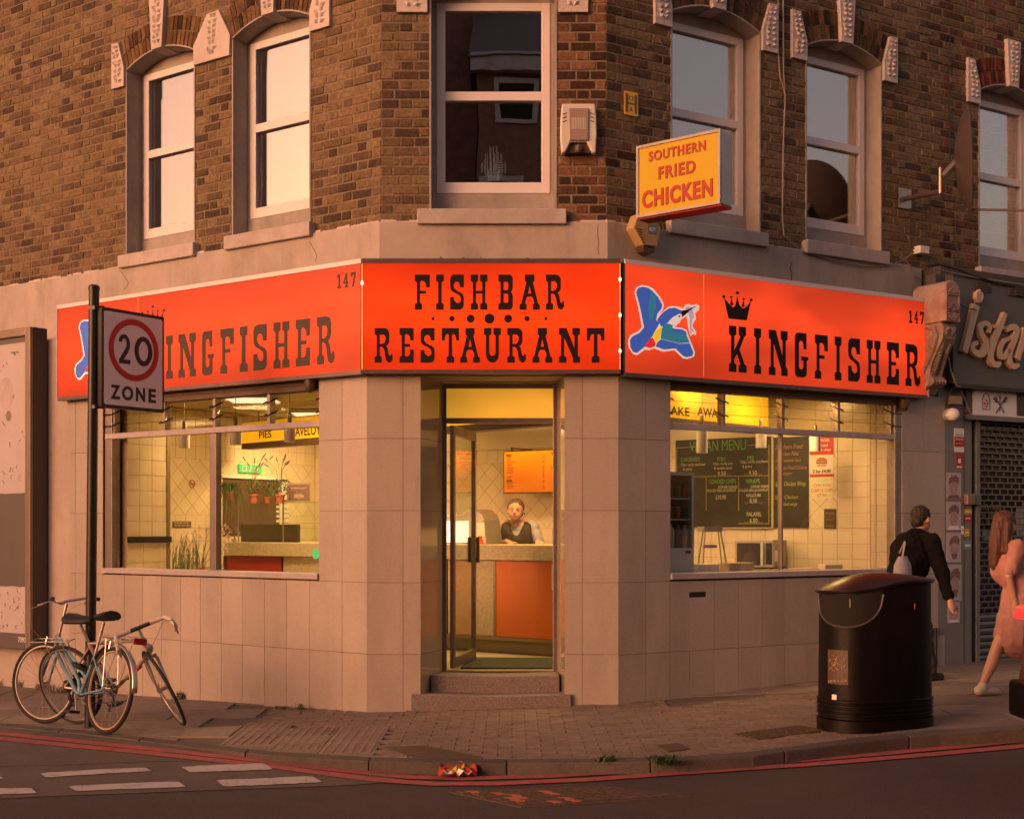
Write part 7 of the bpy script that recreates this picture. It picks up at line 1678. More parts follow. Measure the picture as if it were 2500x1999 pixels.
a0 = bang(2231); MB().tube([surf(a0, bz(1472, a0), .006), surf(a0, bz(1486, a0), .006)], .004, 5).build('lock', M['redpaint'], bn)
# ---- bicycles
def bike(name, rear, front, roll, steer, fmat, style, label, rimm, wR=.345, ty=.017, fl=0):
    hd = math.atan2(front[1]-rear[1], front[0]-rear[0]); wb = math.hypot(front[0]-rear[0], front[1]-rear[1]); gz_ = G(rear[0]); dz = G(front[0])-gz_
    e = bpy.data.objects.new(name, None); COL.objects.link(e); e.empty_display_size = .1
    e.location = (rear[0], rear[1], gz_); e.rotation_euler = (Matrix.Rotation(hd, 3, 'Z') @ Matrix.Rotation(-math.atan2(dz, wb), 3, 'Y') @ Matrix.Rotation(roll, 3, 'X')).to_euler()
    tag(e, label, 'bicycle', 'bicycles locked to the post')
    def V(x, z, y=0): return Vector((x, y, z))
    B_ = lambda nm, mb, m, sm_=True, par=None, **kw: mb.build(nm, M[m], par or e, smooth=sm_, local=True, **kw)
    hx = wb-.13; axb, axt = V(hx+.045, .60), V(hx, .755)      # steering axis bottom/top
    sax = (axt-axb).normalized(); RS = Matrix.Rotation(steer, 3, sax)
    def ST(p): return axb+RS @ (p-axb)
    bb_, sc_ = V(.44, .285), V(.30, .70)
    if style == 'step':
        sc_ = V(.285, .62)
    fm = MB()
    fm.tube([axb, axt], .019, 10); fm.tube([bb_, sc_], .0155, 10)
    if style == 'step': fm.tube([axt-sax*.03, bb_+V(.05,.10), bb_+V(.02, .02)], .016, 10); fm.tube([axb+sax*.03, V(.52,.30), bb_], .0165, 10); fm.tube([axt-sax*.02, V(.39, .42)], .0145, 10)
    else: fm.tube([axt-sax*.02, sc_], .0135, 10); fm.tube([axb+sax*.02, bb_], .0155, 10)
    for y in (-.05, .05): fm.tube([V(0, wR, y*1.2), bb_+V(-.06,0,y*.6), bb_], .009, 8); fm.tube([V(0, wR, y*1.2), sc_+V(.0,-.03,y*.3)], .008, 8)
    fm.ell(bb_, .025, .035, .025, 10, 6)
    B_('frame', fm, fmat)
    fk = MB(); crown = ST(axb)
    for y in (-.045, .045): fk.tube([crown+RS @ V(0,0,y*.3), crown+RS @ V(.008,-.02,y), ST(V(wb-.04, .47, y)), ST(V(wb, wR, y*1.1))], [.012,.014,.012,.008], 8)
    fk.tube([ST(axb-V(0,0,.05)+V(0,-.0)), ST(axb+V(0,0,.05))], .012, 6)
    B_('fork', fk, fmat)
    def wheel(c, R3, nm, rimm=rimm):
        a1, a2, nn = R3 @ Vector((1,0,0)), R3 @ Vector((0,0,1)), R3 @ Vector((0,1,0))
        t_ = B_(nm, MB().torus(c, a1, a2, wR-ty, ty, 48, 8), 'rubber')
        B_('rim', MB().torus(c, a1, a2, wR-ty*2-.004, .010, 48, 6, 1.1), rimm, par=t_)
        h = MB(); h.tube([c-nn*.045, c+nn*.045], .016, 10); h.tube([c-nn*.06, c+nn*.06], .005, 6); B_('hub', h, 'chrome', par=t_)
        sp_ = MB()
        for i in range(28):
            a = 2*PI*i/28; b = a+(.35 if i % 4 < 2 else -.35); sp_.tube([c+nn*(.03 if i % 2 else -.03)+(a1*math.cos(b)+a2*math.sin(b))*.018, c+(a1*math.cos(a)+a2*math.sin(a))*(wR-ty*2-.004)], .0013, 4, False)
        B_('spoke', sp_, 'spoke', par=t_, kind='stuff')
        return t_
    I3 = Matrix.Identity(3)
    wheel(V(0, wR), I3, 'wheel'); fr3 = Matrix.Rotation(fl, 3, RS @ Vector((1,0,0))) @ RS
    fc = ST(V(wb, wR)); wheel(fc, fr3, 'wheel', 'spoke')
    # cranks
    ck_ = MB(); ck_.torus(bb_+V(0,0,-.05), (1,0,0), (0,0,1), .075, .007, 30, 5, .5); ca_ = R_(55)
    for sg, y in ((1, -.07), (-1, .07)):
        tip = bb_+V(math.cos(ca_)*.17*sg, math.sin(ca_)*.17*sg, y); ck_.tube([bb_+V(0,0,y*.7), tip], .008, 6)
    B_('crankset', ck_, 'spoke')
    for sg, y in ((1, -.11), (-1, .11)): c = bb_+V(math.cos(ca_)*.17*sg, math.sin(ca_)*.17*sg, y); B_('pedal', MB().box(c.x-.045, c.x+.045, c.y-.045, c.y+.045, c.z-.011, c.z+.011), 'rubber', False)
    chn = MB(); chn.tube([V(0, wR+.035, -.05), bb_+V(0,.075,-.05)], .004, 4); chn.tube([V(.0, wR-.07, -.05), V(.08, wR-.10,-.05), bb_+V(0,-.075,-.05)], .004, 4); B_('chain', chn, 'rubber')
    dr = MB()
    for k in range(5): dr.torus(V(0, wR, -.03-.005*k), (1,0,0), (0,0,1), .050-.005*k, .004, 20, 4)
    dr.ell(V(.02, wR-.09, -.05), .02, .012, .045, 8, 6); dr.ell(V(.05, wR-.15, -.05), .022, .01, .022, 8, 6); B_('derailleur', dr, 'rubber')
    # seat
    sd_ = (sc_-bb_).normalized(); top = V(.225, .875) if style == 'step' else V(.24, .86)
    B_('seatpost', MB().tube([sc_-sd_*.05, top], .0125, 10), 'chrome')
    sdl = MB(); vs = []; 
    for i in range(11):
        t = i/10; x = top.x-.12+.25*t; w = .082*(1-t)**.55*(1 if t > .06 else .75)+.018; h = .07*(1-.35*t)
        for j in range(10): a = 2*PI*j/10; vs.append(Vector((x, w*math.cos(a), top.z+.035+.02*(1-t)**2+h*.6*math.sin(a)*(1 if math.sin(a) > 0 else .9))))
    sdl.add(vs, [(i*10+j, i*10+(j+1) % 10, (i+1)*10+(j+1) % 10, (i+1)*10+j) for i in range(10) for j in range(10)]+[tuple(range(9,-1,-1)), tuple(range(100, 110))]); B_('saddle', sdl, 'saddle')
    # stem and bars
    if style == 'step':
        stt = axt+sax*.27+V(.01,0); B_('stem', MB().tube([ST(axt-sax*.02), ST(stt), ST(stt+V(.06,.0))], .013, 10), 'chrome')
        hb = [ST(stt+V(.06,0,0)+V(x, z, y)) for x, z, y in ((-.16,.04,-.29),(-.08,.045,-.19),(.0,.02,-.08),(.01,0,0),(.0,.02,.08),(-.08,.045,.19),(-.16,.04,.29))]
        B_('handlebar', MB().tube(hb, .0115, 8), 'chrome')
        for i0, i1 in ((0, 1), (6, 5)): B_('grip', MB().tube([hb[i0], hb[i0].lerp(hb[i1], .85)], .017, 8), 'rubber')
        for sg in (-1, 1):
            b0 = ST(stt+V(-.02,.02,.22*sg)); B_('brake_lever', MB().tube([b0, b0+RS @ V(.05,-.02,.03*sg), b0+RS @ V(.03,-.03,.11*sg)], .006, 6), 'spoke')
            b1 = b0+RS @ V(.05,-.02,0); B_('brake_cable', MB().tube([b1, b1+RS @ V(.14,-.05,.02*sg), b1+RS @ V(.17,-.22,-.05*sg), ST(axb+V(.06,.05,.0))], .003, 5), 'cable')
    else:
        stt = axt+sax*.10; B_('stem', MB().tube([ST(axt-sax*.02), ST(stt), ST(stt+V(.08,.01))], .013, 10), 'chrome')
        o = stt+V(.08,.01)
        hb = [ST(o+V(x, z, y)) for x, z, y in ((.10,-.10,-.235),(.15,-.05,-.235),(.13,.0,-.225),(.03,.01,-.20),(0,0,-.08),(0,0,.08),(.03,.01,.20),(.13,.0,.225),(.15,-.05,.235),(.10,-.10,.235))]
        B_('handlebar', MB().tube(hb, .0165, 8), 'tape'); B_('clamp', MB().tube([hb[4], hb[5]], .0175, 8), 'black')
        for sg in (-1, 1): b0 = ST(o+V(.13,0,.225*sg)); B_('brake_lever', MB().tube([b0, b0+RS @ V(.04,-.03,0), b0+RS @ V(.02,-.12,.01*sg)], .007, 6), 'chrome'); B_('brake_cable', MB().tube([b0, b0+RS @ V(.08,.04,-.08*sg), b0+RS @ V(.02,-.10,-.18*sg), ST(axb+V(.05,.06))], .003, 5), 'cable')
        B_('front_lamp', MB().ell(ST(axb+V(.07,.09)), .03, .04, .04, 10, 7), 'lampc')
        dt = MB().tube([axb.lerp(bb_, .25), axb.lerp(bb_, .6)], .0165, 10); B_('frame_decal', dt, 'redpaint')
    # brakes
    for c in (ST(V(wb-.03, wR+.36)), V(.04, wR+.36)): B_('brake_calliper', MB().tube([c+V(0,-.04,-.03), c+V(0,.02,-.025), c+V(0,.02,.025), c+V(0,-.04,.03)], .007, 6), 'chrome')
    if style == 'step':
        rk_ = MB()
        for y in (-.055, .055): rk_.tube([V(-.33, wR+.40, y*.6), V(-.31, wR+.405, y), V(.14, wR+.41, y), V(.20, wR+.37, y*.6)], .005, 6); rk_.tube([V(0, wR+.02, y*1.2), V(-.16, wR+.40, y)], .004, 6); rk_.tube([V(0, wR+.02, y*1.2), V(.06, wR+.40, y)], .004, 6)
        rk_.tube([V(-.33, wR+.40, -.033), V(-.33, wR+.40, .033)], .005, 6); rk_.tube([V(-.1, wR+.405, -.055), V(-.1, wR+.405, .055)], .004, 6); rk_.tube([V(.06, wR+.405, -.055), V(.06, wR+.405, .055)], .004, 6); B_('rack', rk_, 'chrome')
        B_('rear_reflector', MB().box(-.362, -.350, -.055, .055, wR+.37, wR+.42), 'reflector', False)
        mg = MB(); vs = []; n = 20
        for i in range(n+1):
            a = R_(30)+R_(150)*i/n
            for y, rr in ((-.026, wR+.018), (-.012, wR+.032), (.012, wR+.032), (.026, wR+.018)): vs.append(V(rr*math.cos(a), wR+rr*math.sin(a), y))
        mg.add(vs, [(i*4+j, i*4+j+1, (i+1)*4+j+1, (i+1)*4+j) for i in range(n) for j in range(3)]); g_ = B_('mudguard', mg, 'chrome'); g_.modifiers.new('s', 'SOLIDIFY').thickness = .002
        B_('lock', MB().torus(V(.50,.50,-.02), (1,0,.3), (0,1,.2), .075, .016, 20, 8), 'rubber'); B_('lock', MB().tube([V(.56,.46,-.05), V(.63,.42,-.06), V(.70,.36,-.05)], .022, 8), 'rubber')
    else:
        rk_ = MB()
        for y in (-.05, .05): rk_.tube([V(-.30, wR+.38, y), V(.14, wR+.39, y)], .004, 6); rk_.tube([V(0, wR+.02, y*1.2), V(-.14, wR+.38, y)], .004, 6)
        for x in (-.3, -.1, .1): rk_.tube([V(x, wR+.385, -.05), V(x, wR+.385, .05)], .004, 6)
        B_('rack', rk_, 'spoke')
    return e
bike('bicycle', (-2.74-.88, -.16), (-2.72, -.60), R_(13), R_(-36), 'bwhitep', 'road', 'pale racing bicycle with white drop bars leaning behind the post', 'chrome', .34, .014, R_(6))
bike('bicycle', (-3.20, -.80), (-3.97, -.08), R_(9), R_(22), 'bblue', 'step', 'pale blue step-through bicycle with rear rack in front of the post', 'rimg', .345, .018)
# ---- people, each body one remeshed surface
def blob(parts, vox, sm_it=4):
    mb = MB()
    for p in parts:
        if p[0] == 'c':
            pts, rs = p[1], p[2]; mb.tube(pts, rs, 14)
            for q, r in zip(pts, rs): mb.ell(q, r, r, r, 14, 8)
        else: mb.ell(p[1], *p[2], 16, 10, p[3] if len(p) > 3 else None)
    me = bpy.data.meshes.new('b'); me.from_pydata(mb.v, [], mb.f); o = bpy.data.objects.new('b', me); COL.objects.link(o)
    r = o.modifiers.new('r', 'REMESH'); r.mode = 'VOXEL'; r.voxel_size = vox; r.use_smooth_shade = True
    s = o.modifiers.new('s', 'SMOOTH'); s.iterations = sm_it; s.factor = .6
    out = bpy.data.meshes.new_from_object(o.evaluated_get(bpy.context.evaluated_depsgraph_get())); bpy.data.objects.remove(o)
    for p in out.polygons: p.use_smooth = True
    return out
from mathutils import noise as MN
def rumple(me, amp, fx, fy, fz):
    ns = [v.normal.copy() for v in me.vertices]
    for v, n in zip(me.vertices, ns): c = v.co; v.co = c+n*(amp*MN.noise(Vector((c.x*fx, c.y*fy, c.z*fz)))+amp*.5*MN.noise(Vector((c.x*fx*2.3+7, c.y*fy*2.3, c.z*fz*2.3))))
    me.update()
def put_mesh(name, me, m, parent, label=None):
    if name == 'hair': rumple(me, .003 if m == 'hairg' else .009, 55, 55, 5)
    elif name in ('jacket', 'dress', 't_shirt', 'trousers'): rumple(me, .016, 9, 9, 6 if name != 'dress' else 3); rumple(me, .006, 26, 26, 14)
    me.materials.clear(); me.materials.append(M[m]); o = bpy.data.objects.new(name, me); COL.objects.link(o); o.location = -WO[parent.name]; o.parent = parent
    WO[o.name] = Vector((0,0,0)); return tag(o, label)
def vv(*a): return Vector(a)
def hand(parts, wrist, palm_dir, spread, side, curl=.5, L_=.085):
    """palm and five unequal, bent fingers"""
    d = Vector(palm_dir).normalized(); sp_ = Vector(spread).normalized(); nrm = d.cross(sp_)
    k = wrist+d*.085; parts.append(('c', [wrist, wrist+d*.04, k], [.024, .028, .030])); parts.append(('c', [wrist+d*.05+sp_*.02, wrist+d*.08+sp_*.03], [.014, .012])); parts.append(('c', [wrist+d*.05-sp_*.02, wrist+d*.08-sp_*.03], [.014, .012]))
    for i, ln in enumerate((.062, .074, .07, .056)):
        b = k+sp_*(.030-.020*i)*1.0; m1 = b+(d*math.cos(curl*.6)+nrm*math.sin(curl*.6))*ln*.5; m2 = m1+(d*math.cos(curl*1.6)+nrm*math.sin(curl*1.6))*ln*.5
        parts.append(('c', [b-d*.01, m1, m2], [.0095, .0088, .0075]))
    t0 = wrist+d*.025+sp_*.026; t1 = t0+d*.03+sp_*.022+nrm*.008; t2 = t1+d*.03+sp_*.004+nrm*.012; parts.append(('c', [t0, t1, t2], [.012, .0105, .0085]))
# woman behind the counter
fz = FZ; wx, wy = .045, 13.9-CD
wp = empty('person', (wx, wy+.08, fz), 'woman in grey t-shirt and dark apron working behind the counter', 'person')
hc_ = vv(wx-.005, wy-.10, 1.733)
P_ = []
P_ += [('e', hc_+vv(0,.008,.030), (.083,.098,.090)), ('e', hc_+vv(-.006,-.020,-.030), (.070,.074,.080)), ('e', hc_+vv(-.010,-.045,-.088), (.030,.030,.022))]
P_ += [('c', [hc_+vv(-.010,-.085,.02), hc_+vv(-.014,-.102,-.022)], [.009,.014]), ('e', hc_+vv(.078,.01,-.01), (.012,.022,.03)), ('e', hc_+vv(-.082,.005,-.01), (.010,.02,.028))]
P_ += [('c', [hc_+vv(0,.035,-.05), vv(wx,wy,1.60), vv(wx,wy+.02,1.52)], [.050,.052,.075])]
shL, shR = vv(wx-.180,wy+.02,1.565), vv(wx+.180,wy+.02,1.555)
P_ += [('c', [shL, vv(wx,wy+.02,1.565), shR], [.055,.085,.055]), ('e', vv(wx,wy+.03,1.36), (.165,.115,.20)), ('e', vv(wx,wy+.08,1.08), (.155,.11,.18)), ('e', vv(wx,wy+.09,.95), (.175,.125,.13))]
eR = vv(wx+.245,wy-.02,1.40); hR = unp(1312, 1322, 13.42)
P_ += [('c', [shR, eR], [.05,.040]), ('c', [eR, hR], [.036,.022])]
eL = vv(wx-.215,wy-.05,1.36); hL = vv(wx-.10, wy-.30, 1.41)
P_ += [('c', [shL, eL], [.05,.040]), ('c', [eL, hL], [.036,.022])]
for sx_ in (-.085, .085): P_ += [('c', [vv(wx+sx_,wy+.09,.92), vv(wx+sx_,wy+.07,.60), vv(wx+sx_,wy+.10,fz+.06)], [.085,.055,.036]), ('c', [vv(wx+sx_,wy+.10,fz+.04), vv(wx+sx_*1.2,wy-.06,fz+.03)], [.035,.03])]
hand(P_, hR, (.5,-.75,-.25), (-.8,-.4,0), 1, .6); hand(P_, hL, (.55,-.6,-.35), (.6,.6,0), -1, .6)
put_mesh('body', blob(P_, .0075, 2), 'skin', wp)
T_ = [('c', [shL+vv(-.01,0,0), vv(wx,wy+.025,1.54), shR+vv(.01,0,0)], [.064,.088,.064]), ('e', vv(wx,wy+.03,1.36), (.178,.128,.20)), ('e', vv(wx,wy+.08,1.10), (.168,.125,.20)), ('c', [shR, shR.lerp(eR, .9)], [.062,.062]), ('c', [shL, shL.lerp(eL, .9)], [.062,.062])]
put_mesh('t_shirt', blob(T_, .010), 'shirt', wp)
put_mesh('trousers', blob([('e', vv(wx,wy+.09,.93), (.188,.14,.15))]+[('c', [vv(wx+s_,wy+.09,.92), vv(wx+s_,wy+.07,.60), vv(wx+s_,wy+.10,fz+.10)], [.095,.068,.055]) for s_ in (-.085,.085)], .012), 'trousers', wp)
# apron: a shaped front panel with straps, a low round neck
ap = MB(); rows = []
for k in range(15):
    z = 1.61-.67*k/14; hw_ = .160 if z < 1.54 else .160-(z-1.54)*.2; row = []
    for i in range(17):
        t = -1+2*i/16; x = t*hw_; zz = z
        if k < 6: lim_ = 1.46+.15*min(1, abs(t)/.56)**2.2; zz = min(z, lim_) if abs(t) < .58 else z
        y = wy+.03-.150*math.sqrt(max(.05, 1-(x/.215)**2))+.035*max(0, (1.35-z))*.3-.0+(.09 if z > 1.54 else 0)*(z-1.54)/.07
        row.append(Vector((wx+x, y-.012, zz)))
    rows.append(row)
ap.add([v for r_ in rows for v in r_], [(k*17+i, k*17+i+1, (k+1)*17+i+1, (k+1)*17+i) for k in range(14) for i in range(16)])
o = ap.build('apron', M['apron'], wp, smooth=True); sf = o.modifiers.new('s', 'SOLIDIFY'); sf.thickness = .006
put_mesh('hair', blob([('e', hc_+vv(.004,.020,.054), (.090,.099,.080)), ('e', hc_+vv(.004,.045,.0), (.088,.070,.09)), ('e', hc_+vv(.02,.12,.02), (.035,.035,.04)), ('c', [hc_+vv(.075,.0,.03), hc_+vv(.078,.012,-.02)], [.016,.012]), ('c', [hc_+vv(-.075,.0,.04), hc_+vv(-.08,.015,.0)], [.014,.010])], .006, 2), 'hairg', wp)
MB().torus(hc_+vv(0,.02,.045), (1,0,0), (0,.55,.83), .092, .006, 28, 6, 2).build('hair_band', M['sgrey'], wp, smooth=True)
for sx_ in (-1, 1):
    ec = hc_+vv(-.008+sx_*.030,-.088,.000); MB().ell(ec, .014, .006, .0042, 10, 6).build('eye', M['eye'], wp)
    MB().tube([ec+vv(-.016,-.003,.018), ec+vv(0,-.007,.023), ec+vv(.016,-.002,.018)], .003, 5).build('eyebrow', M['hairg'], wp)
MB().tube([hc_+vv(-.030,-.092,-.056), hc_+vv(-.008,-.099,-.054), hc_+vv(.014,-.092,-.056)], .0045, 6).build('mouth', M['lip'], wp)
MB().ell(hc_+vv(.092,-.01,-.03), .008, .008, .012, 8, 6).build('earring', M['eye'], wp)
# man in black walking away along the shop wall
gz = G(3.65); mp = empty('person', (3.62, .78, gz), 'man in black jacket walking past the right window behind the bin', 'person')
fd = vv(.86,.50,0); sd2 = vv(.50,-.86,0); hip = vv(3.56,.76,gz+.83); chest = hip+fd*.07+vv(0,0,.30); nk = chest+fd*.09+vv(0,0,.22); hd_ = nk+fd*.045+vv(0,0,.13)
P_ = [('e', hd_+vv(0,0,.03), (.08,.08,.095)), ('e', hd_+fd*.03+vv(0,0,-.04), (.062,.062,.07)), ('c', [hd_+fd*.085+vv(0,0,.0), hd_+fd*.10+vv(0,0,-.03)], [.010,.014]), ('c', [hd_-vv(0,0,.03), nk, chest+vv(0,0,.1)], [.052,.055,.08])]
s1_, s2_ = nk-vv(0,0,.07)+sd2*.17, nk-vv(0,0,.07)-sd2*.17
P_ += [('e', hd_+sd2*.082, (.016,.016,.032)), ('e', hd_-sd2*.082, (.016,.016,.032)), ('c', [s1_, nk-vv(0,0,.05), s2_], [.055,.085,.055]), ('e', chest, (.15,.15,.20)), ('e', hip+vv(0,0,.08), (.14,.14,.16))]
hn = unp(2318, 1462, 11.45); el = s1_.lerp(hn, .5)+vv(.02,.02,-.05); P_ += [('c', [s1_, el], [.052,.042]), ('c', [el, hn], [.038,.024])]
el2 = s2_-fd*.12+vv(0,0,-.26); hn2 = el2-fd*.02+vv(0,0,-.22); P_ += [('c', [s2_, el2], [.052,.042]), ('c', [el2, hn2], [.038,.024])]
ft1, ft2 = vv(3.82,.88,gz+.05), vv(3.28,.72,gz+.08)
P_ += [('c', [hip+sd2*.08, hip.lerp(ft1, .5)+fd*.08+vv(0,0,.02), ft1+vv(0,0,.05)], [.09,.06,.04]), ('c', [hip-sd2*.08, hip.lerp(ft2, .5)+fd*.07, ft2+vv(0,0,.05)], [.09,.06,.04])]
hand(P_, hn, (.25,-.05,-.95), (.8,.5,0), 1, .5); hand(P_, hn2, (-.05,0,-1), (.86,.5,0), 1, .5)
put_mesh('body', blob(P_, .009, 2), 'skin', mp)
put_mesh('hair', blob([('e', hd_+vv(0,0,.045)-fd*.012, (.089,.089,.088)), ('e', hd_-fd*.05+vv(0,0,-.01), (.062,.062,.07))], .007, 2), 'hairk', mp)
J_ = [('c', [s1_, nk-vv(0,0,.06), s2_], [.078,.105,.078]), ('e', chest-fd*.01, (.185,.185,.24)), ('e', hip+vv(0,0,.06), (.18,.18,.19)), ('e', nk-fd*.04, (.085,.085,.06)), ('c', [s1_, el], [.076,.064]), ('c', [el, hn.lerp(el, .12)], [.060,.044]), ('c', [s2_, el2], [.076,.064]), ('c', [el2, hn2.lerp(el2, .12)], [.060,.044])]
put_mesh('jacket', blob(J_, .012), 'jacket', mp)
put_mesh('trousers', blob([('e', hip, (.155,.155,.14)), ('c', [hip+sd2*.08, hip.lerp(ft1, .5)+fd*.08+vv(0,0,.02), ft1+vv(0,0,.06)], [.11,.082,.06]), ('c', [hip-sd2*.08, hip.lerp(ft2, .5)+fd*.07, ft2+vv(0,0,.06)], [.11,.082,.06])], .012), 'trousers', mp)
for q, ff in enumerate((ft1, ft2)): put_mesh('shoe', blob([('c', [ff-fd*.04+vv(0,0,-.005), ff+fd*.14-vv(0,0,.012)], [.046,.038])], .009), 'trousers', mp)
bg_ = empty('carrier_bag', hn2, 'pale carrier bag held at the side of the man in black', 'bag')
cbg = unp(2203, 1400, 11.35); b_ = MB(); vs = []
for k, (w_, d2, z) in enumerate(((.10,.05,-.17),(.115,.06,-.05),(.10,.045,.07),(.055,.02,.15))):
    for a in range(10): t = 2*PI*a/10; p = cbg+fd*(w_*math.cos(t))+sd2*(d2*math.sin(t))+vv(0,0,z)+vv(random.uniform(-.008,.008),0,random.uniform(-.008,.008)); vs.append(p)
b_.add(vs, [(k*10+i, k*10+(i+1) % 10, (k+1)*10+(i+1) % 10, (k+1)*10+i) for k in range(3) for i in range(10)]+[tuple(range(9,-1,-1)), tuple(range(30,40))]); b_.build('bag', M['shirt'], bg_, smooth=True)
MB().tube([cbg+vv(0,0,.14), cbg+vv(0,0,.28)+fd*.03, el2+vv(0,0,.05)], .008, 6).build('strap', M['shirt'], bg_)
# woman in pink, walking right
gz = G(4.15); fp_ = empty('person', (4.2, -.15, gz), 'long haired woman in pink dress walking at the right edge', 'person')
fd = vv(.95,.25,0).normalized(); sd2 = vv(.25,-.97,0).normalized(); hip = vv(4.26,-.12,gz+.80); chest = hip+fd*.02+vv(0,0,.30); nk = chest+fd*.03+vv(0,0,.20); hd_ = nk+fd*.03+vv(0,0,.12)
hd_ = vv(4.13,-.12,0)+vv(0,0,hd_.z); nk = hd_-vv(-.01,0,.13); chest = nk-vv(-.02,0,.22); 
P_ = [('e', hd_+vv(0,0,.02), (.075,.075,.088)), ('e', hd_+fd*.03+vv(0,0,-.035), (.056,.056,.062)), ('c', [hd_+fd*.08, hd_+fd*.093+vv(0,0,-.025)], [.008,.012]), ('c', [hd_-vv(0,0,.03), nk, chest+vv(0,0,.1)], [.044,.046,.06])]
s1_, s2_ = nk-vv(0,0,.06)+sd2*.14, nk-vv(0,0,.06)-sd2*.14
P_ += [('c', [s1_, nk-vv(0,0,.05), s2_], [.045,.065,.045]), ('e', chest, (.125,.12,.17)), ('e', hip+vv(0,0,.1), (.12,.12,.16)), ('e', hip, (.14,.14,.12))]
el = s1_-fd*.08+vv(0,0,-.24); hn = el+fd*.06+vv(0,0,-.20); P_ += [('c', [s1_, el], [.042,.034]), ('c', [el, hn], [.031,.020])]
el2 = s2_+fd*.10+vv(0,0,-.22); hn2 = el2+fd*.14+vv(0,0,-.14); P_ += [('c', [s2_, el2], [.042,.034]), ('c', [el2, hn2], [.031,.020])]
f1 = unp(2400, 1683, 10.75); f1.z = G(f1.x)+.05; kn1 = vv(4.06,-.15,gz+.42); f2 = vv(4.55,-.05,gz+.06)
P_ += [('c', [hip+sd2*.07, kn1, kn1.lerp(f1, .45), f1+vv(0,0,.05)], [.085,.052,.050,.032]), ('c', [hip-sd2*.07, hip.lerp(f2, .5)+fd*.05, f2+vv(0,0,.05)], [.085,.055,.032]), ('c', [f1, f1+fd*.10-vv(0,0,.015)], [.034,.026]), ('c', [f2, f2+fd*.12], [.034,.026])]
hand(P_, hn, (.1,0,-1), (.9,.2,0), 1, .5); hand(P_, hn2, (.7,.1,-.7), (.6,.2,.6), 1, .5)
put_mesh('body', blob(P_, .009, 2), 'skin', fp_)
D_ = [('c', [s1_, nk-vv(0,0,.065), s2_], [.058,.072,.058]), ('e', chest, (.15,.14,.19)), ('e', hip+vv(0,0,.1), (.15,.15,.18)), ('c', [hip+vv(0,0,.02), hip-vv(-.01,0,.16)-fd*.02, hip-vv(0,0,.30)-fd*.03], [.165,.185,.20]), ('c', [s1_, el.lerp(s1_, .25)], [.062,.064]), ('c', [s2_, el2.lerp(s2_, .25)], [.062,.064]), ('e', hip-fd*.10-vv(0,0,.2), (.12,.12,.16))]
put_mesh('dress', blob(D_, .012), 'pink', fp_)
H_ = [('e', hd_+vv(0,0,.035)-fd*.015, (.088,.088,.085)), ('c', [hd_-fd*.05, hd_-fd*.085-vv(0,0,.18), hd_-fd*.09-vv(0,0,.33), hd_-fd*.07-vv(0,0,.45)], [.068,.066,.055,.022]), ('c', [hd_-fd*.02+sd2*.06, hd_-fd*.05+sd2*.07-vv(0,0,.22)], [.04,.035]), ('c', [hd_-fd*.02-sd2*.06, hd_-fd*.05-sd2*.07-vv(0,0,.22)], [.04,.035])]
put_mesh('hair', blob(H_, .008, 2), 'hairb', fp_)
for ff in (f1, f2): put_mesh('shoe', blob([('c', [ff-fd*.035+vv(0,0,-.005), ff+fd*.13-vv(0,0,.02)], [.045,.034]), ('c', [ff, ff+vv(0,0,.035)], [.042,.042])], .009), 'shoe', fp_)
# passing car, only its tail enters the frame
cz_ = RZ(4); X0 = 3.34; Y0, Y1 = -3.55, -1.95+(-.0)
Y0, Y1 = K(4)-2.2, K(4)-.55
car = empty('car', (X0+2, (Y0+Y1)/2, cz_), 'dark red car driving out of frame with glowing tail lamp', 'car')
pf_ = [(0,.30),(-.02,.45),(0,.62),(.03,.98),(.10,1.04),(.55,1.06),(1.0,1.42),(1.6,1.50),(2.5,1.46),(3.1,1.08),(4.0,.92),(4.15,.6),(4.1,.28)]
cs = MB(); rings = []
for y, ins in ((Y0, .06), (Y0+.10, 0), (Y1-.10, 0), (Y1, .06)):
    rings.append([Vector((X0+x+(ins if x < .5 else (-ins if x > 3.8 else 0)), y, cz_+z-(ins*.8 if z > .9 else 0))) for x, z in pf_])
n = len(pf_); vs = [v for r_ in rings for v in r_]; fs = [(j*n+i, j*n+(i+1) % n, (j+1)*n+(i+1) % n, (j+1)*n+i) for j in range(3) for i in range(n)]+[tuple(range(n-1,-1,-1)), tuple(range(3*n, 4*n))]
cs.add(vs, fs).build('body', M['carp'], car, smooth=True)
MB().prism([Vector((X0+x, Y1-.09, cz_+z)) for x, z in ((.78,1.08),(1.05,1.34),(1.6,1.385),(2.45,1.36),(2.9,1.03))], [Vector((X0+x, Y1+.004, cz_+z)) for x, z in ((.75,1.07),(1.05,1.33),(1.6,1.37),(2.45,1.35),(2.9,1.02))]).build('side_window', M['dark'], car)
MB().prism([Vector((X0+x, Y0-.004, cz_+z)) for x, z in ((.75,1.07),(1.05,1.33),(1.6,1.37),(2.45,1.35),(2.9,1.02))], [Vector((X0+x, Y0+.09, cz_+z)) for x, z in ((.78,1.08),(1.05,1.34),(1.6,1.385),(2.45,1.36),(2.9,1.03))]).build('side_window', M['dark'], car)
MB().prism([Vector((X0+x, Y0+.12, cz_+z)) for x, z in ((.58,1.06),(.52,1.055),(.96,1.41),(1.02,1.42))], [Vector((X0+x, Y1-.12, cz_+z)) for x, z in ((.58,1.06),(.52,1.055),(.96,1.41),(1.02,1.42))]).build('rear_window', M['dark'], car)
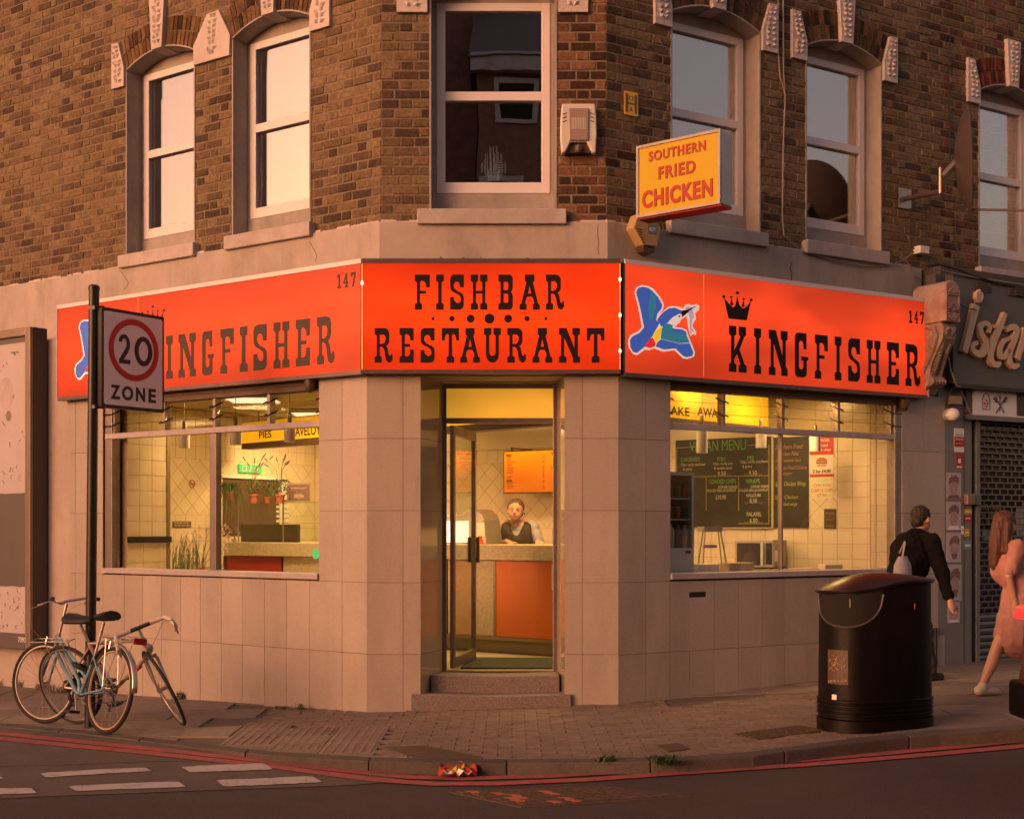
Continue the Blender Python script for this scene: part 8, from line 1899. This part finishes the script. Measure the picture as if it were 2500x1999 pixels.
for y0, y1 in ((Y0+.01, Y0+.30), (Y1-.30, Y1-.01)):
    MB().prism([Vector((X0+x, y0, cz_+z)) for x, z in ((-.03,.90),(.30,.92),(.33,1.0),(.0,.985))], [Vector((X0+x, y1, cz_+z)) for x, z in ((-.03,.90),(.30,.92),(.33,1.0),(.0,.985))]).build('tail_lamp', M['tail'], car, bevel=.02)
MB().box(X0-.06, X0+.2, Y0+.02, Y1-.02, cz_+.26, cz_+.50).build('bumper', M['binb'], car, bevel=.03)
for x in (.75, 3.3):
    for y in (Y0+.09, Y1-.09): MB().lathe((X0+x, y, cz_+.31), [(.2,-.1),(.3,-.09),(.31,0),(.3,.09),(.2,.1)], 24, (0,1,0)).build('wheel', M['rubber'], car, smooth=True)
# ================================================================== ACROSS THE STREET (seen only in reflections)
def house(x0, x1, y0, y1, h, lab, roof=3.2, yface=None, m='obrick'):
    r = empty('terraced_house', ((x0+x1)/2, (y0+y1)/2, 0), lab, 'building', 'houses across the street')
    MB().box(x0, x1, y0, y1, -.5, h).build('wall', M[m], r)
    ym = (y0+y1)/2
    MB().prism([Vector((x0-.2, y0-.3, h)), Vector((x0-.2, y1+.3, h)), Vector((x0-.2, ym, h+roof))], [Vector((x1+.2, y0-.3, h)), Vector((x1+.2, y1+.3, h)), Vector((x1+.2, ym, h+roof))]).build('roof', M['slate'], r)
    return r
ho = house(-.8, 9, -26, -18, 12.4, 'tall dark brick house opposite the shop, mirrored in the middle window')
MB().box(-.95, 9.1, -18, -17.75, 12.1, 12.5).build('cornice', M['sill'], ho)
for x, z0, z1 in ((.1,10.9,12.0),(3.6,10.9,12.0),(6.6,10.9,12.0),(-.25,8.0,9.7),(3.4,8.0,9.7),(6.4,8.0,9.7),(0,4.2,6.4),(3.4,4.2,6.4),(6.4,4.2,6.4)):
    f = MB(); f.box(x-.5, x+.5, -18, -17.93, z0, z0+.12); f.box(x-.5, x+.5, -18, -17.93, z1-.12, z1); f.box(x-.5, x-.38, -18, -17.93, z0+.12, z1-.12); f.box(x+.38, x+.5, -18, -17.93, z0+.12, z1-.12); f.box(x-.38, x+.38, -18, -17.95, (z0+z1)/2-.03, (z0+z1)/2+.03)
    w_ = f.build('window', M['sill'], ho); MB().box(x-.38, x+.38, -17.99, -17.97, z0+.12, z1-.12).build('pane', M['dark'], w_)
house(-9.5, -.9, -29, -20.5, 15.0, 'set back brick house left of the tall one across the street', 3.0)
house(9.6, 22, -28, -20, 4.0, 'low brick house right of the tall one across the street', 1.8)
house(-34, -27, -14, 16, 4.2, 'low brick range closing the far end of the side street', 2.0)
